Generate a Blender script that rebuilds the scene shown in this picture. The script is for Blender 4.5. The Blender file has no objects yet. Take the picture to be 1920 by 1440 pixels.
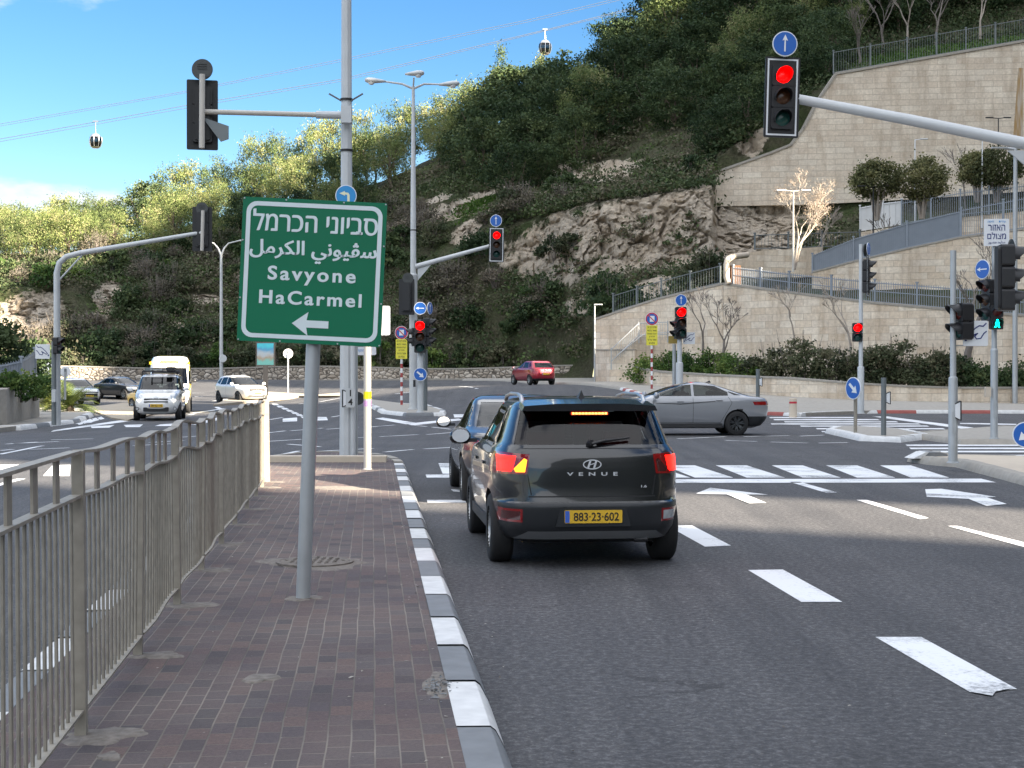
import bpy, bmesh, math, random
import numpy as np
from mathutils import Vector, Matrix, noise
R = math.radians
sc = bpy.context.scene
col = sc.collection
random.seed(7)
# ---------------------------------------------------------------- camera, sky, sun
F = 2770.0; CAMH = 1.74; HY = 704.0            # focal length in photo pixels, eye height, horizon row
cam = bpy.data.objects.new('camera', bpy.data.cameras.new('camera')); col.objects.link(cam)
cam.data.sensor_width = 36; cam.data.lens = F/1920*36; cam.data.clip_end = 5000; cam.data.clip_start = 0.1
cam.location = (0, 0, CAMH); cam.rotation_euler = (R(90)-math.atan((720-HY)/F), 0, 0)
sc.camera = cam
SUN_EL = 22.0
sdir = Vector((0.84*math.cos(R(SUN_EL)), -0.5426*math.cos(R(SUN_EL)), math.sin(R(SUN_EL)))).normalized()
sun = bpy.data.objects.new('sun', bpy.data.lights.new('sun', 'SUN')); col.objects.link(sun)
sun.data.energy = 5.0; sun.data.angle = R(0.5); sun.data.color = (1, 0.87, 0.69)
sun.rotation_euler = sdir.to_track_quat('Z', 'Y').to_euler(); sun.location = (60, -40, 60)
w = bpy.data.worlds.new('World'); sc.world = w; w.use_nodes = True
wt = w.node_tree; wn = wt.nodes; wl = wt.links
bg = wn['Background']; bg.inputs[1].default_value = 0.05
sky = wn.new('ShaderNodeTexSky'); sky.sky_type = 'NISHITA'; sky.sun_disc = False
sky.sun_elevation = R(SUN_EL); sky.sun_rotation = R(123); sky.air_density = 0.9; sky.dust_density = 0.0; sky.ozone_density = 1.6
geo = wn.new('ShaderNodeNewGeometry'); hsv = wn.new('ShaderNodeHueSaturation')
hsv.inputs['Saturation'].default_value = 1.36; hsv.inputs['Value'].default_value = 0.64; hsv.inputs['Hue'].default_value = 0.505; wl.new(sky.outputs[0], hsv.inputs['Color'])
tc = wn.new('ShaderNodeTexCoord'); sep = wn.new('ShaderNodeSeparateXYZ'); wl.new(tc.outputs['Generated'], sep.inputs[0])
mp = wn.new('ShaderNodeMapping'); mp.inputs['Scale'].default_value = (1.0, 1.0, 2.6); wl.new(tc.outputs['Generated'], mp.inputs[0])
nz = wn.new('ShaderNodeTexNoise'); nz.inputs['Scale'].default_value = 7; nz.inputs['Detail'].default_value = 9; nz.inputs['Roughness'].default_value = 0.55
wl.new(mp.outputs[0], nz.inputs[0])
def wmath(op, a, b):
    n = wn.new('ShaderNodeMath'); n.operation = op
    for i, q in enumerate((a, b)):
        if isinstance(q, (int, float)): n.inputs[i].default_value = q
        else: wl.new(q, n.inputs[i])
    return n.outputs[0]
def wramp(v, a, b, x=0., y=1.):
    n = wn.new('ShaderNodeMapRange'); n.interpolation_type = 'SMOOTHSTEP'
    for i, q in zip((1, 2, 3, 4), (a, b, x, y)): n.inputs[i].default_value = q
    wl.new(v, n.inputs[0]); return n.outputs[0]
low = wramp(sep.outputs['Z'], 0.104, 0.140, 0.235, 0.0)        # cloud bank low over the ridge, thin wisps above
lft = wramp(sep.outputs['X'], -0.26, -0.21, 0.0, -0.16)
cl = wramp(wmath('ADD', wmath('ADD', nz.outputs['Fac'], low), lft), 0.57, 0.71, 0.0, 0.85)
mixc = wn.new('ShaderNodeMix'); mixc.data_type = 'RGBA'
wl.new(cl, mixc.inputs[0]); wl.new(hsv.outputs[0], mixc.inputs[6]); mixc.inputs[7].default_value = (3.6, 3.7, 3.9, 1)
# bright broken cloud added in the unseen sky overhead and behind, filling the shade
nz2 = wn.new('ShaderNodeTexNoise'); nz2.inputs['Scale'].default_value = 2.4; nz2.inputs['Detail'].default_value = 6; wl.new(tc.outputs['Generated'], nz2.inputs[0])
up = wramp(sep.outputs['Z'], 0.30, 0.62, -0.5, 0.10)
upb = wmath('ADD', wramp(sep.outputs['Z'], 0.06, 0.22, -0.5, 0.10), wramp(sep.outputs['Y'], -0.35, 0.05, 0.0, -0.7))
cl2 = wramp(wmath('ADD', nz2.outputs['Fac'], wmath('MAXIMUM', up, upb)), 0.47, 0.62, 0.0, 1.0)
mix2 = wn.new('ShaderNodeMix'); mix2.data_type = 'RGBA'
wl.new(cl2, mix2.inputs[0]); wl.new(mixc.outputs[2], mix2.inputs[6]); mix2.inputs[7].default_value = (6.1, 6.3, 6.7, 1)
wl.new(mix2.outputs[2], bg.inputs[0])
sc.view_settings.view_transform = 'Standard'; sc.view_settings.look = 'None'
sc.view_settings.exposure = 2.7; sc.view_settings.gamma = 1
sc.cycles.max_bounces = 6; sc.cycles.transparent_max_bounces = 12; sc.cycles.caustics_reflective = False; sc.cycles.caustics_refractive = False
sc.cycles.use_denoising = True

# ---------------------------------------------------------------- materials
MATS = {}
def nodes(name):
    m = bpy.data.materials.new(name); m.use_nodes = True
    return m, m.node_tree.nodes, m.node_tree.links, m.node_tree.nodes['Principled BSDF']
def mat(name, c, rough=0.6, metal=0.0, var=0.12, scale=6.0, bump=0.0, coat=0.0, emit=None, es=0.0, spec=None):
    if name in MATS: return MATS[name]
    m, n, l, b = nodes(name)
    b.inputs['Roughness'].default_value = rough; b.inputs['Metallic'].default_value = metal
    b.inputs['Coat Weight'].default_value = coat; b.inputs['Coat Roughness'].default_value = 0.04
    if spec is not None: b.inputs['Specular IOR Level'].default_value = spec
    if emit: b.inputs['Emission Color'].default_value = (*emit, 1); b.inputs['Emission Strength'].default_value = es
    if var > 0:
        t = n.new('ShaderNodeTexCoord'); q = n.new('ShaderNodeTexNoise'); q.inputs['Scale'].default_value = scale; q.inputs['Detail'].default_value = 6
        l.new(t.outputs['Object'], q.inputs[0])
        r = n.new('ShaderNodeMix'); r.data_type = 'RGBA'
        r.inputs[6].default_value = (*[x*(1-var*1.6) for x in c], 1); r.inputs[7].default_value = (*[min(1, x*(1+var)) for x in c], 1)
        l.new(q.outputs['Fac'], r.inputs[0]); l.new(r.outputs[2], b.inputs['Base Color'])
        if bump:
            bp = n.new('ShaderNodeBump'); bp.inputs['Strength'].default_value = bump; bp.inputs['Distance'].default_value = 0.02
            l.new(q.outputs['Fac'], bp.inputs['Height']); l.new(bp.outputs[0], b.inputs['Normal'])
    else: b.inputs['Base Color'].default_value = (*c, 1)
    MATS[name] = m; return m
def ramp(n, l, src, stops):
    r = n.new('ShaderNodeValToRGB'); e = r.color_ramp.elements
    e[0].position, e[0].color = stops[0][0], (*stops[0][1], 1); e[1].position, e[1].color = stops[-1][0], (*stops[-1][1], 1)
    for p, c in stops[1:-1]:
        k = e.new(p); k.color = (*c, 1)
    l.new(src, r.inputs[0]); return r.outputs[0]
def tex(n, l, kind, coord, **kw):
    q = n.new('ShaderNodeTex'+kind); l.new(coord, q.inputs['Vector'])
    for k, v in kw.items():
        if k.islower(): setattr(q, k, v)
        else: q.inputs[k.replace('_', ' ')].default_value = v
    return q
def mixrgb(n, l, fac, a, b, mode='MIX'):
    r = n.new('ShaderNodeMix'); r.data_type = 'RGBA'; r.blend_type = mode
    for s, v in ((0, fac), (6, a), (7, b)):
        if isinstance(v, (int, float)): r.inputs[s].default_value = v
        elif isinstance(v, tuple): r.inputs[s].default_value = (*v, 1)
        else: l.new(v, r.inputs[s])
    return r.outputs[2]
def bump(n, l, b, h, s, d=0.02):
    k = n.new('ShaderNodeBump'); k.inputs['Strength'].default_value = s; k.inputs['Distance'].default_value = d
    l.new(h, k.inputs['Height']); l.new(k.outputs[0], b.inputs['Normal']); return k
def coords(n, l, rotz=0, scale=(1, 1, 1), rot=None, src='Object'):
    t = n.new('ShaderNodeTexCoord'); m = n.new('ShaderNodeMapping'); l.new(t.outputs[src], m.inputs[0])
    m.inputs['Rotation'].default_value = rot or (0, 0, rotz); m.inputs['Scale'].default_value = scale
    return m.outputs[0]
def m_asphalt():
    m, n, l, b = nodes('asphalt'); c = coords(n, l)
    f = tex(n, l, 'Noise', c, Scale=20, Detail=6, Roughness=0.85); g = tex(n, l, 'Voronoi', c, Scale=26)
    big = tex(n, l, 'Noise', c, Scale=0.35, Detail=6, Roughness=0.6)
    st = tex(n, l, 'Noise', coords(n, l, R(5.4), (3.2, 0.12, 1)), Scale=0.8, Detail=5)
    base = ramp(n, l, f.outputs['Fac'], [(0.36, (0.022, 0.023, 0.026)), (0.5, (0.062, 0.064, 0.069)), (0.63, (0.175, 0.177, 0.182))])
    spk = ramp(n, l, g.outputs['Distance'], [(0.10, (0.28, 0.27, 0.26)), (0.2, (0.060, 0.060, 0.060))])
    a = mixrgb(n, l, 0.30, base, spk)
    a = mixrgb(n, l, 1.0, a, ramp(n, l, big.outputs['Fac'], [(0.3, (0.80, 0.79, 0.80)), (0.7, (1.1, 1.08, 1.08))]), 'MULTIPLY')
    a = mixrgb(n, l, 0.8, a, ramp(n, l, st.outputs['Fac'], [(0.35, (0.85, 0.85, 0.86)), (0.65, (1.22, 1.2, 1.18))]), 'MULTIPLY')
    ck = tex(n, l, 'Voronoi', c, feature='DISTANCE_TO_EDGE', Scale=0.42); wv = tex(n, l, 'Noise', c, Scale=1.7, Detail=6, Roughness=0.7)
    av = n.new('ShaderNodeVectorMath'); av.operation = 'MULTIPLY_ADD'; av.inputs[1].default_value = (.9, .9, 0); l.new(wv.outputs['Color'], av.inputs[0]); l.new(c, av.inputs[2]); l.new(av.outputs[0], ck.inputs['Vector'])
    cm = ramp(n, l, ck.outputs['Distance'], [(0.003, (1, 1, 1)), (0.009, (0, 0, 0))]); gate = ramp(n, l, big.outputs['Fac'], [(0.50, (0, 0, 0)), (0.60, (.7, .7, .7))])
    a = mixrgb(n, l, mixrgb(n, l, 1.0, cm, gate, 'MULTIPLY'), a, (0.02, 0.02, 0.021))
    oil = tex(n, l, 'Noise', coords(n, l, R(5.4), (1.1, 0.5, 1)), Scale=0.9, Detail=4)
    a = mixrgb(n, l, ramp(n, l, oil.outputs['Fac'], [(0.60, (0, 0, 0)), (0.74, (.55, .55, .55))]), a, (0.030, 0.030, 0.032))
    l.new(a, b.inputs['Base Color']); b.inputs['Roughness'].default_value = 0.78; b.inputs['Specular IOR Level'].default_value = 0.35
    bump(n, l, b, f.outputs['Fac'], 0.5, 0.012); MATS['asphalt'] = m
def m_paint():
    m, n, l, b = nodes('road_paint'); c = coords(n, l)
    f = tex(n, l, 'Noise', c, Scale=22, Detail=8, Roughness=0.8); g = tex(n, l, 'Noise', c, Scale=1.2, Detail=3)
    ad = n.new('ShaderNodeMath'); ad.operation = 'ADD'; l.new(f.outputs['Fac'], ad.inputs[0]); l.new(g.outputs['Fac'], ad.inputs[1])
    a = ramp(n, l, ad.outputs[0], [(0.76, (0.12, 0.12, 0.125)), (0.87, (0.46, 0.47, 0.48)), (1.02, (0.72, 0.73, 0.74))])
    l.new(a, b.inputs['Base Color']); b.inputs['Roughness'].default_value = 0.6; MATS['road_paint'] = m
def m_pavers():
    m, n, l, b = nodes('pavers')
    c0 = coords(n, l, R(-5.4-90))                    # u runs along the kerb
    wb = tex(n, l, 'Noise', c0, Scale=1.6, Detail=2)
    ad = n.new('ShaderNodeVectorMath'); ad.operation = 'MULTIPLY_ADD'; ad.inputs[1].default_value = (0.02, 0.02, 0); l.new(wb.outputs['Color'], ad.inputs[0]); l.new(c0, ad.inputs[2])
    c = ad.outputs[0]
    br = tex(n, l, 'Brick', c, offset=0.5, Scale=1.0, Mortar_Size=0.005, Mortar_Smooth=0.5, Brick_Width=0.20, Row_Height=0.105, Bias=0.0)
    br.inputs['Color1'].default_value = (0, 0, 0, 1); br.inputs['Color2'].default_value = (1, 1, 1, 1); br.inputs['Mortar'].default_value = (0.5, 0.5, 0.5, 1)
    colr = ramp(n, l, br.outputs['Color'], [(0.0, (0.050, 0.043, 0.046)), (0.25, (0.092, 0.062, 0.060)), (0.5, (0.070, 0.056, 0.060)), (0.75, (0.112, 0.074, 0.066)), (1.0, (0.078, 0.066, 0.068))])
    f = tex(n, l, 'Noise', c, Scale=60, Detail=5, Roughness=0.7); big = tex(n, l, 'Noise', c, Scale=0.9, Detail=5)
    a = mixrgb(n, l, 1.0, colr, ramp(n, l, f.outputs['Fac'], [(0.3, (0.72, 0.72, 0.72)), (0.7, (1.28, 1.25, 1.22))]), 'MULTIPLY')
    a = mixrgb(n, l, ramp(n, l, big.outputs['Fac'], [(0.42, (0, 0, 0)), (0.75, (0.42, 0.42, 0.42))]), a, (0.17, 0.145, 0.125))
    mort = ramp(n, l, big.outputs['Fac'], [(0.36, (0.075, 0.065, 0.055)), (0.62, (0.24, 0.205, 0.17))])
    a = mixrgb(n, l, br.outputs['Fac'], a, mort)
    sp = tex(n, l, 'Voronoi', c, Scale=9)
    a = mixrgb(n, l, ramp(n, l, sp.outputs['Distance'], [(0.025, (0.8, 0.8, 0.8)), (0.06, (0, 0, 0))]), a, (0.26, 0.24, 0.22))
    l.new(a, b.inputs['Base Color']); b.inputs['Roughness'].default_value = 0.8
    iv = n.new('ShaderNodeMath'); iv.operation = 'SUBTRACT'; l.new(f.outputs['Fac'], iv.inputs[0]); l.new(br.outputs['Fac'], iv.inputs[1])
    bump(n, l, b, iv.outputs[0], 0.5, 0.01); MATS['pavers'] = m
def m_stone(name, bw, rh, cols, mort, rotx=True, stain=0.5, msz=0.012):
    m, n, l, b = nodes(name)
    t = n.new('ShaderNodeTexCoord')                   # uv = metres along the wall, metres up
    c = t.outputs['UV']
    br = tex(n, l, 'Brick', c, offset=0.5, Scale=1.0, Mortar_Size=msz, Mortar_Smooth=0.4, Brick_Width=bw, Row_Height=rh, Bias=0.0)
    br.inputs['Color1'].default_value = (0, 0, 0, 1); br.inputs['Color2'].default_value = (1, 1, 1, 1)
    colr = ramp(n, l, br.outputs['Color'], [(i/(len(cols)-1), q) for i, q in enumerate(cols)])
    f = tex(n, l, 'Noise', c, Scale=5, Detail=9, Roughness=0.7); g = tex(n, l, 'Noise', coords(n, l, 0, (0.5, 0.09, 1), src='UV'), Scale=2.2, Detail=7, Roughness=0.65)
    a = mixrgb(n, l, 1.0, colr, ramp(n, l, f.outputs['Fac'], [(0.3, (0.78, 0.77, 0.76)), (0.7, (1.14, 1.13, 1.12))]), 'MULTIPLY')
    a = mixrgb(n, l, stain, a, ramp(n, l, g.outputs['Fac'], [(0.36, (0.60, 0.53, 0.46)), (0.52, (1.0, 0.99, 0.98)), (0.7, (1.06, 1.05, 1.04))]), 'MULTIPLY')
    pt_ = tex(n, l, 'Noise', c, Scale=0.35, Detail=4)
    a = mixrgb(n, l, 0.6, a, ramp(n, l, pt_.outputs['Fac'], [(0.38, (0.84, 0.82, 0.80)), (0.62, (1.08, 1.07, 1.05))]), 'MULTIPLY')
    a = mixrgb(n, l, br.outputs['Fac'], a, mort)
    l.new(a, b.inputs['Base Color']); b.inputs['Roughness'].default_value = 0.85
    iv = n.new('ShaderNodeMath'); iv.operation = 'SUBTRACT'; l.new(f.outputs['Fac'], iv.inputs[0]); l.new(br.outputs['Fac'], iv.inputs[1])
    bump(n, l, b, iv.outputs[0], 0.7, 0.03); MATS[name] = m
def m_rubble():
    m, n, l, b = nodes('rubble'); c = coords(n, l, 0, (1.0, 1, 1.6))
    v = tex(n, l, 'Voronoi', c, Scale=2.1); e = tex(n, l, 'Voronoi', c, feature='DISTANCE_TO_EDGE', Scale=2.1)
    colr = ramp(n, l, v.outputs['Color'], [(0.1, (0.30, 0.25, 0.20)), (0.5, (0.46, 0.40, 0.33)), (0.9, (0.56, 0.50, 0.43))])
    a = mixrgb(n, l, ramp(n, l, e.outputs['Distance'], [(0.03, (1, 1, 1)), (0.1, (0, 0, 0))]), colr, (0.10, 0.085, 0.07))
    l.new(a, b.inputs['Base Color']); b.inputs['Roughness'].default_value = 0.9; bump(n, l, b, e.outputs['Distance'], 1.0, 0.25); MATS['rubble'] = m
def m_hill():
    m, n, l, b = nodes('hillside'); c = coords(n, l)
    at = n.new('ShaderNodeAttribute'); at.attribute_name = 'rock'
    f = tex(n, l, 'Noise', c, Scale=0.9, Detail=10, Roughness=0.68); g = tex(n, l, 'Noise', c, Scale=0.22, Detail=6, Roughness=0.6)
    k = tex(n, l, 'Voronoi', coords(n, l, rot=(0.5, 0.6, 0.2), scale=(1, 1, 0.6)), Scale=0.8); k2 = tex(n, l, 'Noise', c, Scale=3.5, Detail=8, Roughness=0.75)
    rock = ramp(n, l, f.outputs['Fac'], [(0.28, (0.43, 0.375, 0.30)), (0.42, (0.59, 0.52, 0.425)), (0.6, (0.71, 0.635, 0.53)), (0.8, (0.76, 0.67, 0.55))])
    rock = mixrgb(n, l, 0.5, rock, ramp(n, l, k2.outputs['Fac'], [(0.36, (0.62, 0.60, 0.58)), (0.62, (1.12, 1.1, 1.08))]), 'MULTIPLY')
    rock = mixrgb(n, l, 0.35, rock, ramp(n, l, g.outputs['Fac'], [(0.4, (0.95, 0.92, 0.9)), (0.7, (0.95, 0.76, 0.55))]), 'MULTIPLY')
    soil = ramp(n, l, g.outputs['Fac'], [(0.32, (0.060, 0.080, 0.032)), (0.5, (0.110, 0.105, 0.065)), (0.66, (0.070, 0.100, 0.034))])
    soil = mixrgb(n, l, 0.8, soil, ramp(n, l, k2.outputs['Fac'], [(0.35, (0.5, 0.5, 0.5)), (0.65, (1.2, 1.2, 1.2))]), 'MULTIPLY')
    ad = n.new('ShaderNodeMath'); ad.operation = 'ADD'; l.new(at.outputs['Fac'], ad.inputs[0]); l.new(f.outputs['Fac'], ad.inputs[1])
    msk = ramp(n, l, ad.outputs[0], [(0.90, (0, 0, 0)), (1.0, (1, 1, 1))])
    l.new(mixrgb(n, l, msk, soil, rock), b.inputs['Base Color']); b.inputs['Roughness'].default_value = 0.95; b.inputs['Specular IOR Level'].default_value = 0.2
    h = n.new('ShaderNodeMath'); h.operation = 'ADD'; l.new(f.outputs['Fac'], h.inputs[0]); l.new(k2.outputs['Fac'], h.inputs[1])
    bump(n, l, b, h.outputs[0], 1.0, 0.5); MATS['hillside'] = m
def m_leaf(name, stops, trans=0.25):
    m, n, l, b = nodes(name); at = n.new('ShaderNodeAttribute'); at.attribute_name = 'tint'
    oi = n.new('ShaderNodeObjectInfo')
    a = ramp(n, l, at.outputs['Fac'], stops)
    hs = n.new('ShaderNodeHueSaturation'); l.new(a, hs.inputs['Color'])
    mr = n.new('ShaderNodeMapRange'); l.new(oi.outputs['Random'], mr.inputs[0]); mr.inputs[3].default_value = 0.485; mr.inputs[4].default_value = 0.525; l.new(mr.outputs[0], hs.inputs['Hue'])
    mv = n.new('ShaderNodeMapRange'); l.new(oi.outputs['Random'], mv.inputs[0]); mv.inputs[3].default_value = 1.45; mv.inputs[4].default_value = 0.7; l.new(mv.outputs[0], hs.inputs['Value'])
    l.new(hs.outputs[0], b.inputs['Base Color']); b.inputs['Roughness'].default_value = 0.7; b.inputs['Specular IOR Level'].default_value = 0.2
    tr = n.new('ShaderNodeBsdfTranslucent'); l.new(hs.outputs[0], tr.inputs[0]); mx = n.new('ShaderNodeMixShader'); mx.inputs[0].default_value = trans
    l.new(b.outputs[0], mx.inputs[1]); l.new(tr.outputs[0], mx.inputs[2]); l.new(mx.outputs[0], n['Material Output'].inputs[0]); MATS[name] = m
def m_glass(name, tint, ior=1.5):
    m, n, l, b = nodes(name); n.remove(b)
    t = n.new('ShaderNodeBsdfTransparent'); t.inputs[0].default_value = (*tint, 1); g = n.new('ShaderNodeBsdfGlossy'); g.inputs['Roughness'].default_value = 0.01
    fr = n.new('ShaderNodeFresnel'); fr.inputs[0].default_value = ior; mx = n.new('ShaderNodeMixShader')
    l.new(fr.outputs[0], mx.inputs[0]); l.new(t.outputs[0], mx.inputs[1]); l.new(g.outputs[0], mx.inputs[2]); l.new(mx.outputs[0], n['Material Output'].inputs[0]); MATS[name] = m
m_asphalt(); m_paint(); m_pavers(); m_rubble(); m_hill()
m_stone('ashlar', 1.05, 0.42, [(0.64, 0.54, 0.42), (0.71, 0.62, 0.50), (0.77, 0.70, 0.59), (0.67, 0.57, 0.45), (0.73, 0.66, 0.56)], (0.46, 0.38, 0.30), stain=.6)
m_stone('big_ashlar', 1.6, 0.5, [(0.62, 0.54, 0.44), (0.67, 0.60, 0.50), (0.71, 0.65, 0.55), (0.64, 0.56, 0.46)], (0.48, 0.41, 0.33), msz=0.022)
m_leaf('pine_leaf', [(0.0, (0.060, 0.085, 0.030)), (0.5, (0.130, 0.168, 0.056)), (0.8, (0.185, 0.215, 0.078)), (1.0, (0.24, 0.225, 0.115))])
m_leaf('oak_leaf', [(0.0, (0.026, 0.046, 0.020)), (0.6, (0.050, 0.078, 0.032)), (1.0, (0.085, 0.110, 0.044))])
m_leaf('scrub_leaf', [(0.0, (0.040, 0.062, 0.026)), (0.45, (0.078, 0.100, 0.040)), (0.60, (0.115, 0.110, 0.065)), (0.8, (0.155, 0.128, 0.098)), (1.0, (0.10, 0.145, 0.042))], 0.12)
m_leaf('hedge_leaf', [(0.0, (0.032, 0.064, 0.018)), (0.6, (0.070, 0.125, 0.030)), (1.0, (0.13, 0.175, 0.045))])
m_leaf('brown_leaf', [(0.0, (0.040, 0.056, 0.028)), (0.6, (0.076, 0.088, 0.046)), (1.0, (0.118, 0.112, 0.068))])
m_leaf('palm_leaf', [(0.0, (0.05, 0.075, 0.02)), (1.0, (0.17, 0.19, 0.05))])
m_leaf('olive_leaf', [(0.0, (0.05, 0.058, 0.026)), (0.6, (0.11, 0.118, 0.050)), (1.0, (0.20, 0.195, 0.09))])
m_leaf('grass_leaf', [(0.0, (0.04, 0.085, 0.015)), (1.0, (0.10, 0.16, 0.03))])
m_glass('tinted_glass', (0.30, 0.34, 0.34)); m_glass('clear_glass', (0.62, 0.68, 0.66)); m_glass('dark_glass', (0.05, 0.06, 0.065), 1.6)
mat('galv', (0.42, 0.44, 0.45), 0.45, 0.35, 0.12, 5); mat('galv_dark', (0.16, 0.18, 0.185), 0.5, 0.2, 0.1, 5)
mat('pale_paint', (0.52, 0.54, 0.55), 0.45, 0.1, 0.08, 4); mat('white_pole', (0.52, 0.49, 0.44), 0.5, 0, 0.06, 4)
mat('black_plastic', (0.014, 0.014, 0.016), 0.45, 0, 0.1, 12); mat('tyre', (0.016, 0.016, 0.017), 0.85, 0, 0.15, 20)
mat('rail_paint', (0.315, 0.285, 0.235), 0.55, 0.1, 0.3, 13, 0.15); mat('concrete', (0.34, 0.315, 0.275), 0.85, 0, 0.2, 6, 0.3)
mat('concrete_dirt', (0.195, 0.172, 0.15), 0.95, 0, 0.45, 22, 0.9)
mat('kerb_white', (0.66, 0.66, 0.65), 0.6, 0, 0.22, 7, 0.2); mat('kerb_grey', (0.18, 0.19, 0.20), 0.7, 0, 0.2, 7, 0.2); mat('kerb_red', (0.33, 0.09, 0.075), 0.7, 0, 0.2, 6)
mat('sign_blue', (0.015, 0.115, 0.45), 0.35, 0, 0.05, 3); mat('sign_light_blue', (0.02, 0.26, 0.60), 0.35, 0, 0.05, 3)
mat('sign_white', (0.74, 0.76, 0.78), 0.4, 0, 0.05, 5); mat('sign_green', (0.0, 0.150, 0.070), 0.4, 0, 0.12, 1.2, spec=0.3)
mat('sign_back', (0.06, 0.065, 0.065), 0.55, 0.2, 0.1, 5); mat('sign_black', (0.012, 0.012, 0.013), 0.5, 0, 0); mat('sign_yellow', (0.72, 0.66, 0.06), 0.45, 0, 0.06, 4)
mat('sign_red', (0.50, 0.03, 0.05), 0.45, 0, 0.06, 4); mat('navy', (0.015, 0.03, 0.16), 0.5, 0, 0)
mat('lamp_red', (0.5, 0.0, 0.0), 0.3, 0, 0, emit=(1.0, 0.0, 0.0), es=2.2); mat('lamp_green', (0.0, 0.4, 0.3), 0.3, 0, 0, emit=(0.0, 0.85, 0.55), es=1.6)
mat('lens_off_amber', (0.07, 0.028, 0.012), 0.25, 0, 0.1, 30); mat('lens_off_green', (0.012, 0.06, 0.052), 0.25, 0, 0.1, 30); mat('lens_off_red', (0.09, 0.012, 0.010), 0.25, 0, 0.1, 30)
mat('trunk', (0.13, 0.10, 0.075), 0.9, 0, 0.3, 5, 0.4); mat('pale_bark', (0.36, 0.31, 0.26), 0.85, 0, 0.2, 6); mat('grey_bark', (0.19, 0.165, 0.145), 0.9, 0, 0.2, 6)
mat('fence_blue', (0.24, 0.275, 0.32), 0.55, 0.1, 0.1, 2); mat('panel_pale', (0.62, 0.63, 0.63), 0.5, 0, 0.08, 3); mat('rust', (0.20, 0.10, 0.05), 0.8, 0, 0.3, 4)
mat('cream', (0.55, 0.47, 0.37), 0.75, 0, 0.12, 5); mat('sand', (0.40, 0.34, 0.26), 0.9, 0, 0.2, 2); mat('earth', (0.16, 0.13, 0.095), 0.95, 0, 0.3, 1.2, 0.4)
mat('steel', (0.55, 0.56, 0.57), 0.25, 0.9, 0.05, 5); mat('cable', (0.10, 0.11, 0.13), 0.6, 0.2, 0)

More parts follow.
